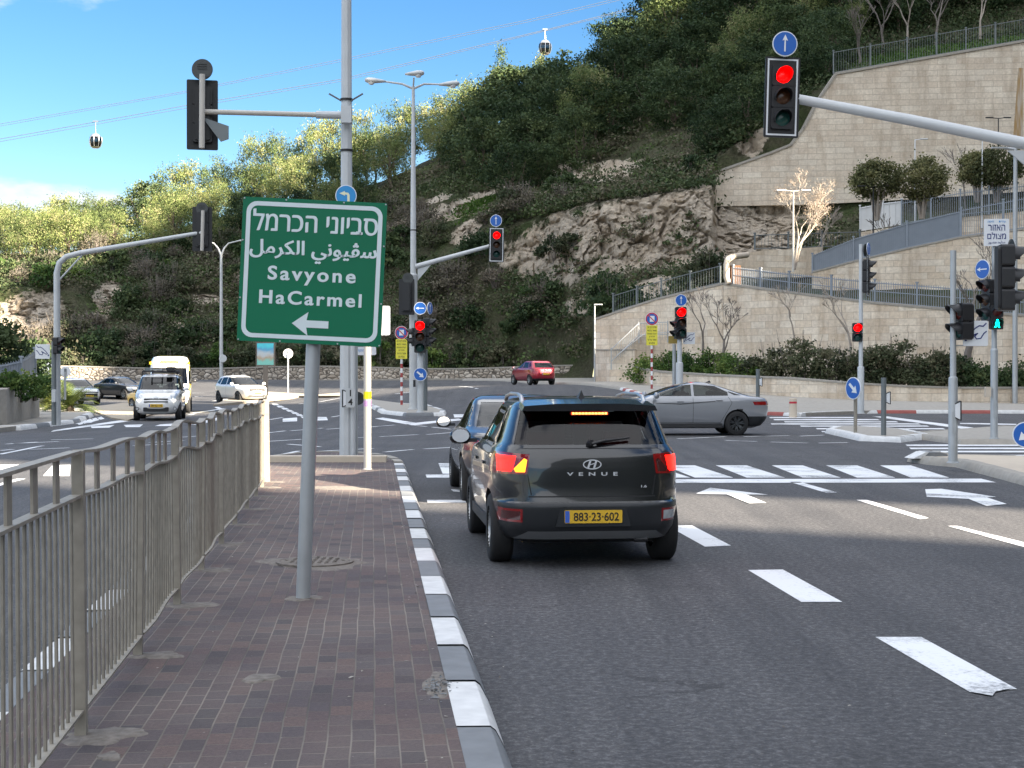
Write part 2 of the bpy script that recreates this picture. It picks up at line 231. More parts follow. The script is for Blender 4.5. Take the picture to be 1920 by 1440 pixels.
# ---------------------------------------------------------------- mesh helpers
class MB:
    def __init__(s): s.v = []; s.f = []; s.m = []; s.uv = {}
    def add(s, vs, fs, mi=0):
        o = len(s.v); s.v += [tuple(p) for p in vs]
        for f in fs: s.f.append([o+i for i in f]); s.m.append(mi)
        return s
    def box(s, c, d, mi=0, M=None):
        x, y, z = [q/2 for q in d]
        vs = [Vector((sx*x, sy*y, sz*z)) for sx in (-1, 1) for sy in (-1, 1) for sz in (-1, 1)]
        if M is not None: vs = [M @ q for q in vs]
        vs = [q+Vector(c) for q in vs]
        return s.add(vs, [(0, 1, 3, 2), (4, 6, 7, 5), (0, 4, 5, 1), (2, 3, 7, 6), (0, 2, 6, 4), (1, 5, 7, 3)], mi)
    def rbox(s, c, d, r=0.02, mi=0, ax=1, M=None, k=3):
        # box with corners rounded in the plane perpendicular to axis ax, ends flat
        a, b = [i for i in range(3) if i != ax]
        pts = []
        for sx, sy, t0 in ((1, 1, 0), (-1, 1, 90), (-1, -1, 180), (1, -1, 270)):
            for i in range(k+1):
                t = R(t0+90*i/k); pts.append((sx*(d[a]/2-r)+r*math.cos(t), sy*(d[b]/2-r)+r*math.sin(t)))
        vs = []
        for e in (-1, 1):
            for p in pts:
                q = [0, 0, 0]; q[a], q[b], q[ax] = p[0], p[1], e*d[ax]/2; q = Vector(q)
                if M is not None: q = M @ q
                vs.append(q+Vector(c))
        n = len(pts)
        return s.add(vs, [list(range(n))[::-1], list(range(n, 2*n))]+[(i, (i+1) % n, n+(i+1) % n, n+i) for i in range(n)], mi)
    def path(s, pts, rad, n=10, mi=0, cap=True):
        pts = [Vector(p) for p in pts]; rings = []
        if not isinstance(rad, (list, tuple)): rad = [rad]*len(pts)
        t0 = (pts[1]-pts[0]).normalized(); up = Vector((0, 0, 1)) if abs(t0.z) < 0.9 else Vector((0, 1, 0))
        for i, p in enumerate(pts):
            t = (pts[min(i+1, len(pts)-1)]-pts[max(i-1, 0)]).normalized()
            a = up.cross(t).normalized(); b = t.cross(a)
            rings.append([p+(a*math.cos(2*math.pi*k/n)+b*math.sin(2*math.pi*k/n))*rad[i] for k in range(n)])
            up = b
        vs = [q for r in rings for q in r]; fs = []
        for i in range(len(pts)-1):
            for k in range(n): fs.append((i*n+k, i*n+(k+1) % n, (i+1)*n+(k+1) % n, (i+1)*n+k))
        if cap: fs += [list(range(n))[::-1], [(len(pts)-1)*n+k for k in range(n)]]
        return s.add(vs, fs, mi)
    def tube(s, a, b, r0, r1=None, n=12, mi=0): return s.path([a, b], [r0, r0 if r1 is None else r1], n, mi)
    def prism(s, poly, d, org=(0, 0, 0), mi=0, M=None):
        # polygon (x,z) with thickness d along y, front face at y=-d/2
        n = len(poly); vs = []
        for e in (-d/2, d/2):
            for x, z in poly:
                q = Vector((x, e, z))
                if M is not None: q = M @ q
                vs.append(q+Vector(org))
        return s.add(vs, [list(range(n)), list(range(n, 2*n))[::-1]]+[(i, n+i, n+(i+1) % n, (i+1) % n) for i in range(n)], mi)
    def disc(s, c, r, d, n=28, mi=0, M=None):
        return s.prism([(r*math.cos(2*math.pi*i/n), r*math.sin(2*math.pi*i/n)) for i in range(n)], d, c, mi, M)
    def lathe(s, prof, n=16, c=(0, 0, 0), mi=0, axis='z'):
        vs = []
        for r, z in prof:
            for k in range(n):
                a = 2*math.pi*k/n
                q = (r*math.cos(a), r*math.sin(a), z) if axis == 'z' else (z, r*math.cos(a), r*math.sin(a))
                vs.append(Vector(q)+Vector(c))
        fs = [(i*n+k, i*n+(k+1) % n, (i+1)*n+(k+1) % n, (i+1)*n+k) for i in range(len(prof)-1) for k in range(n)]
        return s.add(vs, fs, mi)
    def build(s, name, mats, parent=None, smooth=0, loc=None, recalc=True):
        me = bpy.data.meshes.new(name); me.from_pydata(s.v, [], s.f)
        if not isinstance(mats, (list, tuple)): mats = [mats]
        for m in mats: me.materials.append(MATS[m] if isinstance(m, str) else m)
        me.polygons.foreach_set('material_index', s.m)
        if recalc and len(s.f) < 60000:
            bm = bmesh.new(); bm.from_mesh(me); bmesh.ops.recalc_face_normals(bm, faces=bm.faces[:]); bm.to_mesh(me); bm.free()
        if smooth:
            me.polygons.foreach_set('use_smooth', [True]*len(me.polygons)); me.set_sharp_from_angle(angle=R(smooth))
        o = bpy.data.objects.new(name, me); col.objects.link(o)
        if parent: o.parent = parent
        if loc is not None: o.location = loc
        return o
def thing(name, label, cat, loc=(0, 0, 0), rotz=0, group=None):
    o = bpy.data.objects.new(name, None); col.objects.link(o); o.empty_display_size = 0.3
    o.location = loc; o.rotation_euler = (0, 0, rotz); tag(o, label, cat, group); return o
def tag(o, label, cat, group=None):
    o['label'] = label; o['category'] = cat
    if group: o['group'] = group
    return o
def struct(o, kind='structure'): o['kind'] = kind; return o
def copy_tree(o, parent=None):
    c = o.copy(); col.objects.link(c); c.parent = parent
    for ch in o.children: copy_tree(ch, c)
    return c
def text(s, size, name, m, parent, loc, rot=(R(90), 0, 0), bold=0.0, ext=0.002, space=1.0, align='CENTER', sx=1.0, shear=0.0):
    cu = bpy.data.curves.new(name, 'FONT'); cu.body = s; cu.size = size; cu.align_x = align; cu.align_y = 'CENTER'
    cu.offset = bold; cu.extrude = ext; cu.space_character = space; cu.resolution_u = 5; cu.shear = shear
    o = bpy.data.objects.new(name, cu); col.objects.link(o)
    dg = bpy.context.evaluated_depsgraph_get(); me = bpy.data.meshes.new_from_object(o.evaluated_get(dg))
    col.objects.unlink(o); bpy.data.objects.remove(o)
    me.materials.clear(); me.materials.append(MATS[m]); o = bpy.data.objects.new(name, me); col.objects.link(o)
    o.parent = parent; o.location = loc; o.rotation_euler = rot; o.scale = (sx, 1, 1); return o
def P(px, py, d): return Vector(((px-960)/F*d, d, CAMH+(HY-py)/F*d))      # photo pixel at a depth -> metres
def X(px, d): return (px-960)/F*d
def Zp(py, d): return CAMH+(HY-py)/F*d
def sm(a, b, x): t = min(1, max(0, (x-a)/(b-a))); return t*t*(3-2*t)
# gentle rise of the junction towards the back, from levelled points (x, y, height)
LEV = [(12.3,63,0),(6.3,85,1.0),(1.4,98,1.2),(-1,98,.85),(-17,92,.05),(-17,105,.45),(-45,100,.1),(-25,125,1.4),(-45,125,1.4),(-4,125,1.4),(10,110,1.45),(14,78,.35),
       (27,80,.15),(40,80,.1),(8,95,1.45),(-5,80,.05),(4,70,.12),(-30,85,0),(0,63,0),(-10,63,0),(25,63,0),(45,63,0),(-25,70,0),(-45,80,0),(20,88,.6),(34,90,.3),(12,88,1.1),(-10,118,1.1),(-35,112,.6),(-10,125,1.4),(0,118,1.4)]
def G(x, y):
    if y < 58: return 0.0
    s = t = 1e-9
    for a, b, h in LEV:
        k = math.exp(-((x-a)**2+(y-b)**2)/(2*5.5**2))+1e-7; s += k; t += k*h
    return t/s*sm(58, 68, y)
def gp(px, py, dz=0.0):
    # where the view ray through a photo pixel meets the road
    d = 5.0
    for i in range(60):
        z = G(X(px, d), d)+dz; nd = (CAMH-z)*F/max(3.0, py-HY); nd = min(nd, 140); d += (nd-d)*0.5
    return (X(px, d), d)
# ---------------------------------------------------------------- ground, road, hill
def sheet(name, xs, ys, zf, m, uv=None):
    b = MB(); nx = len(xs)
    b.v = [(x, y, zf(x, y)) for y in ys for x in xs]
    for j in range(len(ys)-1):
        for i in range(nx-1): b.f.append((j*nx+i, j*nx+i+1, (j+1)*nx+i+1, (j+1)*nx+i)); b.m.append(0)
    return struct(b.build(name, m, smooth=60, recalc=False))
def span(*a):
    o = []
    for lo, hi, n in a: o += [lo+(hi-lo)*i/n for i in range(n)]
    return o+[a[-1][1]]
sheet('ground', span((-900, -80, 6), (-80, 80, 40), (80, 900, 6)), span((-700, -30, 6), (-30, 50, 8), (50, 140, 45), (140, 900, 6)), lambda x, y: G(x, min(y, 126))-0.06, 'earth')
sheet('road', span((-75, -45, 6), (-45, 45, 60), (45, 75, 6)), span((-45, 55, 20), (55, 127, 60)), lambda x, y: G(x, y), 'asphalt')
# columns of the hill: photo column -> (distance, height) of foot, wall top, cliff foot, cliff top, bench, slope, skyline ground, back
HC = [(-1100, [(127,1.3),(130,2.2),(137,5.5),(141,9),(158,12),(178,14),(205,16),(300,17)]),
 (-10, [(127,1.3),(130,2.2),(136,5.5),(140,9.5),(158,13),(178,15.5),(200,18),(300,20)]),
 (140, [(127,1.3),(130,2.2),(137,6),(141,10.5),(158,14),(178,16),(200,18.5),(300,20)]),
 (240, [(127,1.3),(130,2.2),(139,7),(146,11),(160,15),(178,17),(200,20),(300,23)]),
 (440, [(127,1.3),(130,2.2),(138,6.5),(146,11),(160,15.5),(180,20),(200,23),(300,26)]),
 (690, [(127,1.3),(129.5,2.2),(137,7),(146,13),(158,18),(175,23),(197,27.5),(290,32)]),
 (850, [(127,1.3),(129.5,2.3),(135,8.5),(141,14.5),(150,20),(172,26),(192,31),(280,36)]),
 (955, [(125,1.3),(127.5,2.4),(132,9.6),(135,15.5),(150,21),(168,27),(188,34),(270,42)]),
 (1110, [(118,1.4),(119.5,2.5),(122.3,9.2),(126.2,16.4),(142,21),(160,29),(181,36.5),(260,48)]),
 (1122, [(99.7,4.7),(104,5.6),(122,9.2),(126,16.6),(142,21),(160,29),(180,37),(260,49)]),
 (1335, [(93.8,6.7),(102,7.2),(117,10.4),(121,17.2),(131,20.5),(150,29),(178,44),(260,60)]),
 (1345, [(93.1,6.8),(101,7.4),(118,10.6),(128.4,15.7),(129.0,21),(150,29.5),(178,44.5),(260,61)]),
 (1565, [(87.9,5.6),(102,8.2),(118,11),(128.3,15.7),(129.0,27),(150,34),(185,53),(260,70)]),
 (1930, [(83,4.6),(103,9.5),(118,13),(128.0,16.5),(128.9,29.6),(148,36),(190,62),(260,80)]),
 (2500, [(80,4.6),(103,9.5),(118,15),(127,20),(131,34),(148,44),(190,68),(260,85)]),
 (3300, [(97,3),(103,6),(118,18),(127,27),(131,38),(148,50),(190,70),(260,85)])]
def hcol(px):
    px = min(max(px, HC[0][0]), HC[-1][0])
    for i in range(len(HC)-1):
        if px <= HC[i+1][0]:
            t = (px-HC[i][0])/(HC[i+1][0]-HC[i][0]); return [(a[0]+(b[0]-a[0])*t, a[1]+(b[1]-a[1])*t) for a, b in zip(HC[i][1], HC[i+1][1])]
def hillz(px, d):
    c = hcol(px)
    for a, b in zip(c, c[1:]):
        if d <= b[0]: return a[1]+(b[1]-a[1])*max(0, (d-a[0])/(b[0]-a[0]))
    return c[-1][1]
SEG = [4, 14, 60, 34, 20, 12, 5]
# places where bare rock shows: (photo x, photo y, half width, half height, tilt)
ROCKS = [(1150,445,195,66,-0.22),(1290,430,120,75,-0.2),(1430,440,120,52,0),(1060,330,45,26,-0.5),(1140,320,62,20,-0.1),(925,380,70,22,-0.22),(855,400,70,14,-0.3),(872,436,32,14,-0.6),(50,600,62,44,-0.45),(200,560,22,40,0.3),(1405,250,30,36,0),
         (1085,565,36,16,-0.3),(1230,545,60,20,-0.2),(395,560,35,12,0.2),(870,205,12,10,0),(345,625,30,14,0.5),(820,378,28,10,-.3)]
def rockmask(px, py):
    m = 0.0
    for x, y, a, b, t in ROCKS:
        dx, dy = px-x, py-y; u = (dx*math.cos(t)+dy*math.sin(t))/a; v = (-dx*math.sin(t)+dy*math.cos(t))/b
        m = max(m, 1.25-math.sqrt(u*u+v*v)*0.75)
    return max(0.0, min(1.0, m))
def build_hill():
    pxs = span((-1100, -60, 40), (-60, 840, 150), (840, 1110, 100), (1110, 1122, 4), (1122, 1335, 90), (1335, 1345, 4), (1345, 1600, 70), (1600, 1960, 46), (1960, 3300, 30))
    vs = []; rk = []
    for px in pxs:
        c = hcol(px); pts = []
        for i, (a, b) in enumerate(zip(c, c[1:])):
            n = SEG[i]
            pts += [(a[0]+(b[0]-a[0])*k/n, a[1]+(b[1]-a[1])*k/n) for k in range(n)]
        pts.append(c[-1])
        for j, (d, h) in enumerate(pts):
            x = X(px, d); py = HY-(h-CAMH)*F/d; r = rockmask(px, py)
            if d > 190 or j < 3: r = 0
            if j >= 3:
                q = Vector((x*0.45, d*0.45, h*0.45)); g = Vector((x*.09, d*.09, h*.09))
                h2 = noise.fractal(g, 1, 2, 4)*0.9
                b1 = noise.voronoi(Vector((q.x*2.1+q.z*1.3, q.y*1.1, q.z*1.7-q.x*.9))+noise.noise_vector(q*2.3)*.3); b2 = noise.voronoi(q*6.3+Vector((4, 4, 4))); hsh = lambda v: noise.cell(v*7.13)
                b0 = noise.voronoi(Vector((q.x*.75+q.z*.55, q.y*.4, q.z*.5-q.x*.3))+noise.noise_vector(q*.9)*.35)
                cr = min(1, (b0[0][1]-b0[0][0])/.16)*1.0-.7+hsh(b0[1][0])*.5+hsh(b1[1][0])*.42+hsh(b2[1][0])*.26+min(1, (b1[0][1]-b1[0][0])/.2)*.3-.6+noise.fractal(q*.6, 1, 2, 4)*.9
                cr_ = (noise.ridged_multi_fractal(Vector((q.x*0.8+q.z*0.55, q.y*.6, q.z*0.7-q.x*.25)), 0.9, 2.1, 5, 1.0, 2.0)-1.0)*0.62+noise.fractal(q*2.3, 0.8, 2, 5)*0.6
                d2 = d - r*cr*0.85; h += h2*(1-r)+r*noise.fractal(q*1.7, 1, 2, 3)*0.2; x += r*noise.fractal(q*1.9+Vector((9, 3, 1)), 1, 2, 3)*0.2; d = d2
            vs.append((x, d, h)); rk.append(r)
    n = sum(SEG)+1; b = MB(); b.v = vs
    for i in range(len(pxs)-1):
        for j in range(n-1): b.f.append((i*n+j, (i+1)*n+j, (i+1)*n+j+1, i*n+j+1)); b.m.append(0)
    o = b.build('hill', 'hillside', smooth=35, recalc=False)
    at = o.data.attributes.new('rock', 'FLOAT', 'POINT'); at.data.foreach_set('value', rk); struct(o)
build_hill()
# unseen ridge added sunward to shade the junction, notched to pass bands of sun
def shade_ridge():
    su = Vector((0.84, -0.5426, 0)); sv = Vector((0.5426, 0.84, 0))
    def H(v):
        h = 69+4*math.sin(v*.05)
        if v > 53: h = 86+sm(86, 93, v)*18+sm(93, 131, v)*14+sm(131, 190, v)*9
        if 64.5 < v < 74: h = 69
        if 74 <= v < 85.5: h = 68.2
        if 44.3 < v < 51: h = 64.5
        if 15.6 < v < 19.6: h = 12
        if v < -70: h *= sm(-150, -70, v)
        return h
    vsx = span((-150, 10, 40), (10, 24, 56), (24, 42, 10), (42, 54, 40), (54, 64, 10), (64, 110, 150), (110, 230, 40)); b = MB()
    us = [40, 70, 95, 108, 112, 116, 130, 170, 230]; hs = [0, .12, .5, .97, 1, .97, .7, .35, 0]
    for v in vsx:
        for u, k in zip(us, hs):
            uu = max(u, 55) if u < 95 else u
            p = su*(u)+sv*v; b.v.append((p.x, p.y, -0.3+H(v)*k+(noise.noise(Vector((u*.1, v*.1, 0)))*1.5 if 0 < k < .95 and H(v) > 30 else 0)))
    n = len(us)
    for i in range(len(vsx)-1):
        for j in range(n-1): b.f.append((i*n+j, (i+1)*n+j, (i+1)*n+j+1, i*n+j+1)); b.m.append(0)
    o = b.build('hill', 'hillside', smooth=40, recalc=False); struct(o)  # added hill out of view, its outline shaped for sun and shade
shade_ridge()

# ---------------------------------------------------------------- pavements, kerbs, islands
KX = lambda y: 0.62-0.094*y                 # road edge of the median kerb
FX = lambda y: -1.18-0.113*y                # railing line
KH = 0.14
def area2(p): return sum(a[0]*b[1]-b[0]*a[1] for a, b in zip(p, p[1:]+p[:1]))
def inset(p, k):
    s = 1 if area2(p) > 0 else -1; out = []; n = len(p)
    for i in range(n):
        a, b, c = Vector(p[i-1]), Vector(p[i]), Vector(p[(i+1) % n]); d0, d1 = (b-a).normalized(), (c-b).normalized()
        m = (Vector((-d0.y, d0.x))+Vector((-d1.y, d1.x))); m = m.normalized()*s; out.append(tuple(b+m*k))
    return out
def slab(name, poly, h, m, base=None, ins=0.0):
    if ins: poly = inset(list(poly), ins)
    # raised flat paving with a skirt, following the ground
    b = MB(); n = len(poly)
    top = [(x, y, G(x, y)+h) for x, y in poly]; bot = [(x, y, G(x, y)-0.05) for x, y in poly]
    b.add(top+bot, [list(range(n))]+[(i, n+i, n+(i+1) % n, (i+1) % n) for i in range(n)])
    me = bpy.data.meshes.new(name); bm = bmesh.new()
    vv = [bm.verts.new(p) for p in b.v]
    for f in b.f: bm.faces.new([vv[i] for i in f])
    bmesh.ops.triangulate(bm, faces=[bm.faces[:][0]] if n > 4 else [], ngon_method='BEAUTY')
    bmesh.ops.recalc_face_normals(bm, faces=bm.faces[:]); bm.to_mesh(me); bm.free()
    me.materials.append(MATS[m]); o = bpy.data.objects.new(name, me); col.objects.link(o); return struct(o)
def kerb(name, line, w, mats, block=1.0, h=KH+0.006, side=1, tilt=0.06, start=0):
    # kerb stones of alternating colour; line is the road-side foot, the stone lies to the left when side=1
    pts = [Vector((x, y)) for x, y in line]; b = MB(); acc = 0.0; k = start
    # resample
    dense = [pts[0]]
    for a, c in zip(pts, pts[1:]):
        n = max(1, int((c-a).length/0.25))
        dense += [a+(c-a)*i/n for i in range(1, n+1)]
    for i, (a, c) in enumerate(zip(dense, dense[1:])):
        da = (dense[min(i+1, len(dense)-1)]-dense[max(i-1, 0)]).normalized(); dc = (dense[min(i+2, len(dense)-1)]-dense[i]).normalized()
        na = Vector((-da.y, da.x))*side; nc = Vector((-dc.y, dc.x))*side; L = (c-a).length
        wob = 0.006*math.sin(k*7.1); sec = [(0, -0.03), (0.02, 0.045), (tilt, h-0.02+wob), (tilt+0.025, h+wob), (w, h+0.002+wob), (w, -0.03)]
        gap = 0.006 if acc+L >= block else 0
        va = [(a.x+na.x*q, a.y+na.y*q, G(a.x, a.y)+z) for q, z in sec]; vc = [(c.x+nc.x*q, c.y+nc.y*q, G(c.x, c.y)+z-gap) for q, z in sec]
        m = len(sec); b.add(va+vc, [(j, j+1, m+j+1, m+j) for j in range(m-1)], k % len(mats))
        if i == 0: b.add(va, [list(range(m))], k % len(mats))
        if i == len(dense)-2: b.add(vc, [list(range(m))], k % len(mats))
        acc += L
        if acc >= block: acc -= block; k += 1
    return struct(b.build(name, mats, recalc=True, smooth=35))
# median with the railing
def median():
    ys = [-6+i*0.75 for i in range(47)]; rt = [(KX(y)-0.24, y) for y in ys if y <= 27.2]; lf = [(FX(y)-0.42, y) for y in ys if y <= 27.2]
    yc = 27.2; xl, xr = FX(yc)-0.42, KX(yc)-0.24; cx, hw = (xl+xr)/2, (xr-xl)/2
    nose = [(cx+hw*math.cos(t)-0.1*3.6*math.sin(t), yc+3.6*math.sin(t)) for t in [math.pi*i/14 for i in range(1, 14)]]
    slab('pavement', rt+nose+lf[::-1], KH, 'pavers')
    kerb('kerb', [(KX(y), y) for y in [-6, 0, 6, 12, 18, 24, 26.8]], 0.24, ['kerb_white', 'kerb_grey'], 0.98, start=1)
    kerb('kerb', [(FX(y)-0.66, y) for y in [-6, 0, 6, 12, 18, 24, 26.8]], 0.24, ['kerb_white', 'kerb_grey'], 1.0, side=-1)
    nk = [(cx+(hw+.24)*math.cos(t)-0.36*math.sin(t), yc+3.84*math.sin(t)) for t in [math.pi*i/24 for i in range(25)]]
    kerb('kerb', nk, 0.24, ['concrete'], 1.0, h=KH+0.02)
    # raised concrete band across the tip and flat concrete insets
    b = MB(); b.box((cx-.1, 27.4, KH+0.05), (2*hw-0.1, 0.35, 0.12), 0); struct(b.build('concrete_edging', 'cream'))
median()
def blob(name, cx, cy, rx, ry, z, m, seed, th=0.004, n=34):
    rnd = random.Random(seed); ph = [rnd.uniform(0, 6.28) for _ in range(4)]; b = MB(); top = []
    for i in range(n):
        t = 2*math.pi*i/n; k = 1+0.16*math.sin(2*t+ph[0])+0.12*math.sin(3*t+ph[1])+0.09*math.sin(5*t+ph[2])+0.06*math.sin(9*t+ph[3])+rnd.uniform(-.09, .09)
        top.append((cx+rx*k*math.cos(t), cy+ry*k*math.sin(t), z-.003))
    vs = [(cx+(x-cx)*.9, cy+(y-cy)*.9, z+th) for x, y, _ in top]
    b.add(top+vs, [list(range(n, 2*n))]+[(i, (i+1) % n, n+(i+1) % n, n+i) for i in range(n)])
    return struct(b.build(name, m, smooth=50))
def swl(px, py):
    d = (CAMH-KH)*F/(py-HY); return X(px, d), d
POSTS = [2.9, 4.7, 6.56, 8.45, 10.3, 12.15, 14.0, 15.85, 17.7, 19.55, 21.1, 22.2]
for i, y in enumerate(POSTS[1:], 1):
    blob('mortar_patch', FX(y)+0.10, y-0.02, 0.17 if i % 3 else 0.14, 0.12 if i % 2 else 0.16, KH+0.002, 'concrete_dirt', i)
x, y = swl(568, 1122); blob('mortar_patch', x, y, .13, .12, KH+0.002, 'concrete_dirt', 31); SIGNX, SIGNY = x, y
x, y = swl(488, 1273); blob('mortar_patch', x, y, .09, .13, KH+0.002, 'concrete_dirt', 32, n=14)
x, y = swl(818, 1285); blob('mortar_patch', x, y, .07, .3, KH+0.002, 'concrete_dirt', 33)
x, y = swl(205, 1420); blob('mortar_patch', x, y, .05, .07, KH+0.002, 'concrete_dirt', 34)
x, y = swl(655, 915); blob('mortar_patch', x-.2, y, .5, .35, KH+0.002, 'concrete_dirt', 35)
def manhole(x, y):
    b = MB(); b.lathe([(0.33, 0), (0.33, .016), (.30, .018), (.295, .012), (.29, .018), (0.0, .02)], 36, (0, 0, 0))
    for i in range(-4, 5):
        for j in range(-4, 5):
            if i*i+j*j < 17: b.box((i*.06, j*.06, .021), (.035, .012, .008), 0, Matrix.Rotation(R(45 if (i+j) % 2 else -45), 3, 'Z'))
    blob('mortar_patch', x, y, .42, .43, KH+0.002, 'concrete_dirt', 40, 0.006, 40)
    tag(b.build('manhole_cover', 'concrete_dirt', smooth=30, loc=(x, y, KH+.004)), 'round manhole cover in a mortar ring in the brick median behind the sign pole', 'manhole cover')
x, y = swl(590, 1056); manhole(x, y)
# left corner pavement
lc = [gp(0, 812), gp(40, 807), gp(95, 800), gp(150, 793), gp(178, 780), gp(150, 770)]
slab('pavement', [(-30, 40)]+lc+[(-21.2, 66), (-24, 74), (-60, 74), (-60, 40)], KH, 'concrete', ins=.16)
kerb('kerb', [(-30, 40.0)]+lc[1:6], .3, ['kerb_white', 'kerb_white', 'kerb_grey'], 1.6, side=1)
# right corner pavement in front of the planter
rc = [(45, 67), (23.2, 66.6), (16.4, 66.2), (12.2, 62.4), (10.2, 65), (8.6, 70), (7.2, 76), (6.1, 84), (4.2, 92), (2.8, 99), (0.5, 108), (-4, 118)]
slab('pavement', rc+[(-4, 124), (4, 121), (6, 112), (9, 100), (14, 96), (45, 96)], KH, 'concrete', ins=.16)
kerb('kerb', rc[:3][::-1], .3, ['kerb_red', 'kerb_white'], 1.7, side=1); kerb('kerb', rc[3:8], .3, ['kerb_white', 'kerb_red'], 1.0, side=-1)
kerb('kerb', rc[7:], .3, ['concrete'], 1.0, side=-1)
kerb('kerb', [(12.2, 62.4), (14, 64.8), (16.4, 66.2)], .3, ['kerb_white'], 1.0, side=1)
# far strip in front of the low rubble wall
slab('pavement', [(-4, 124), (-4, 126.6), (-75, 126.6), (-75, 124.4)], KH, 'concrete')
# traffic islands
def island(pts, h=KH, m='concrete', km=None, block=1.0):
    slab('traffic_island', pts, h, m, ins=.16 if km else 0)
    if km: kerb('kerb', pts+[pts[0]], .28, km, block, side=1 if area2(pts) > 0 else -1)
g = lambda *a: [gp(x, y) for x, y in a]
island(g((715, 776), (760, 781), (835, 780), (838, 774), (800, 762), (760, 748), (690, 746), (688, 762)), km=['kerb_white', 'kerb_white', 'kerb_grey'], block=1.8)
island(g((1546, 812), (1610, 827), (1690, 830), (1745, 823), (1700, 812), (1610, 806), (1565, 807)), km=['kerb_white'])
island(g((1700, 866), (1740, 872), (1790, 876), (1850, 892), (1960, 922), (2150, 960), (2250, 905), (1960, 868), (1800, 864), (1745, 858)), m='cream', km=['concrete'])
island(g((1690, 820), (1800, 834), (1990, 834), (2100, 815), (1880, 806), (1760, 815)), km=['concrete'])
island(g((470, 735), (640, 745), (650, 738), (560, 733), (400, 730)), h=.1, m='sand')
island(g((210, 786), (240, 790), (310, 768), (360, 762), (230, 757), (160, 766)), h=.06, m='sand')
# dark kerb block lying on the tip of the near right island
kb = thing('kerb_block', 'tilted grey kerb block with white edge at the island tip', 'kerb block', (*gp(1735, 868), 0.1), R(8))
b = MB(); b.prism([(-.20, 0), (.5, 0), (.5, .10), (.3, .15), (-.02, .15)], .55, (0, 0, 0)); b.build('stone', 'kerb_grey', kb)
b = MB(); b.prism([(-.46, 0), (-.203, 0), (-.023, .152), (-.12, .155)], .56, (0, 0, 0)); b.build('painted_edge', 'kerb_white', kb)
kb.scale = (.75, .8, .8)
# ---------------------------------------------------------------- road markings
RM = MB()
def mark(poly, dz=0.005, world=False):
    q = poly if world else [gp(x, y) for x, y in poly]
    RM.add([(x, y, G(x, y)+dz) for x, y in q], [list(range(len(q)))])
def wline(x0, y0, x1, y1, w_):
    d = Vector((x1-x0, y1-y0)); n = Vector((-d.y, d.x)).normalized()*w_/2; k = max(1, int(d.length/3))
    for i in range(k):
        a = Vector((x0, y0))+d*i/k; c = Vector((x0, y0))+d*(i+1)/k
        mark([a-n, c-n, c+n, a+n], world=True)
def pline(x0, y0, x1, y1, w_): a = gp(x0, y0); c = gp(x1, y1); wline(*a, *c, w_)
mark([(1642, 1196), (1728, 1196), (1908, 1294), (1820, 1300)]); mark([(1403, 1070), (1468, 1069), (1580, 1130), (1503, 1130)]); mark([(1250, 986), (1298, 986), (1371, 1024), (1322, 1026)])
mark([(1818, 1300), (1906, 1292), (1868, 1300), (1862, 1308)], 0.009)
mark([(1606, 938), (1626, 938), (1742, 972), (1725, 974)]); mark([(1778, 987), (1796, 987), (2010, 1040), (1990, 1046)])
mark([(1480, 904), (1500, 904), (1570, 924), (1550, 925)])
mark([(1262, 899), (1840, 898), (1868, 905), (1262, 906)])                       # stop line
mark([(798, 890), (860, 890), (864, 896), (800, 896)]); mark([(800, 938), (872, 938), (874, 943), (802, 943)]); mark([(845, 918), (875, 920), (875, 924), (850, 922)])
for a in (1062, 1165, 1245, 1342, 1447, 1549, 1650): mark([(a, 873), (a+58, 873), (a+130, 896), (a+58, 896)])
mark([(822, 869), (868, 869), (872, 889), (830, 889)])
# arrows
mark([(1305, 926), (1332, 915), (1440, 928), (1374, 928)]); mark([(1355, 925), (1385, 922), (1437, 944), (1405, 945)], .009)
mark([(1735, 918), (1765, 917), (1868, 932), (1815, 936), (1738, 932)]); mark([(1800, 930), (1830, 927), (1888, 946), (1850, 950)], .009)
# right-hand crossings: long stripes seen nearly edge on
for i, (y_, a, c) in enumerate([(835, 1698, 2000), (841, 1705, 2000), (847, 1722, 2010), (854.5, 1740, 2030), (862, 1800, 2040)]): mark([(a, y_-1.4), (c, y_-1.4), (c+8, y_+1.6), (a+3, y_+1.6)])
for i, (y_, a, c) in enumerate([(783, 1442, 1600), (787, 1450, 1645), (791, 1470, 1680), (795, 1445, 1722), (799, 1500, 1738), (804, 1530, 1768), (809.5, 1540, 1826)]): mark([(a, y_-.9), (c, y_-.9), (c+5, y_+1.1), (a+2, y_+1.1)])
mark([(1635, 781), (1665, 781), (1900, 812), (1860, 812)]); mark([(1800, 793), (1906, 795), (1906, 797), (1800, 795)])
for a in ([(1270, 823, 1360, 819)], [(1395, 819, 1480, 817)], [(1360, 826, 1420, 828)], [(1445, 829, 1515, 831)], [(1535, 831, 1590, 830)], [(1500, 818, 1545, 816)]):
    for q in a: pline(*q, .13)
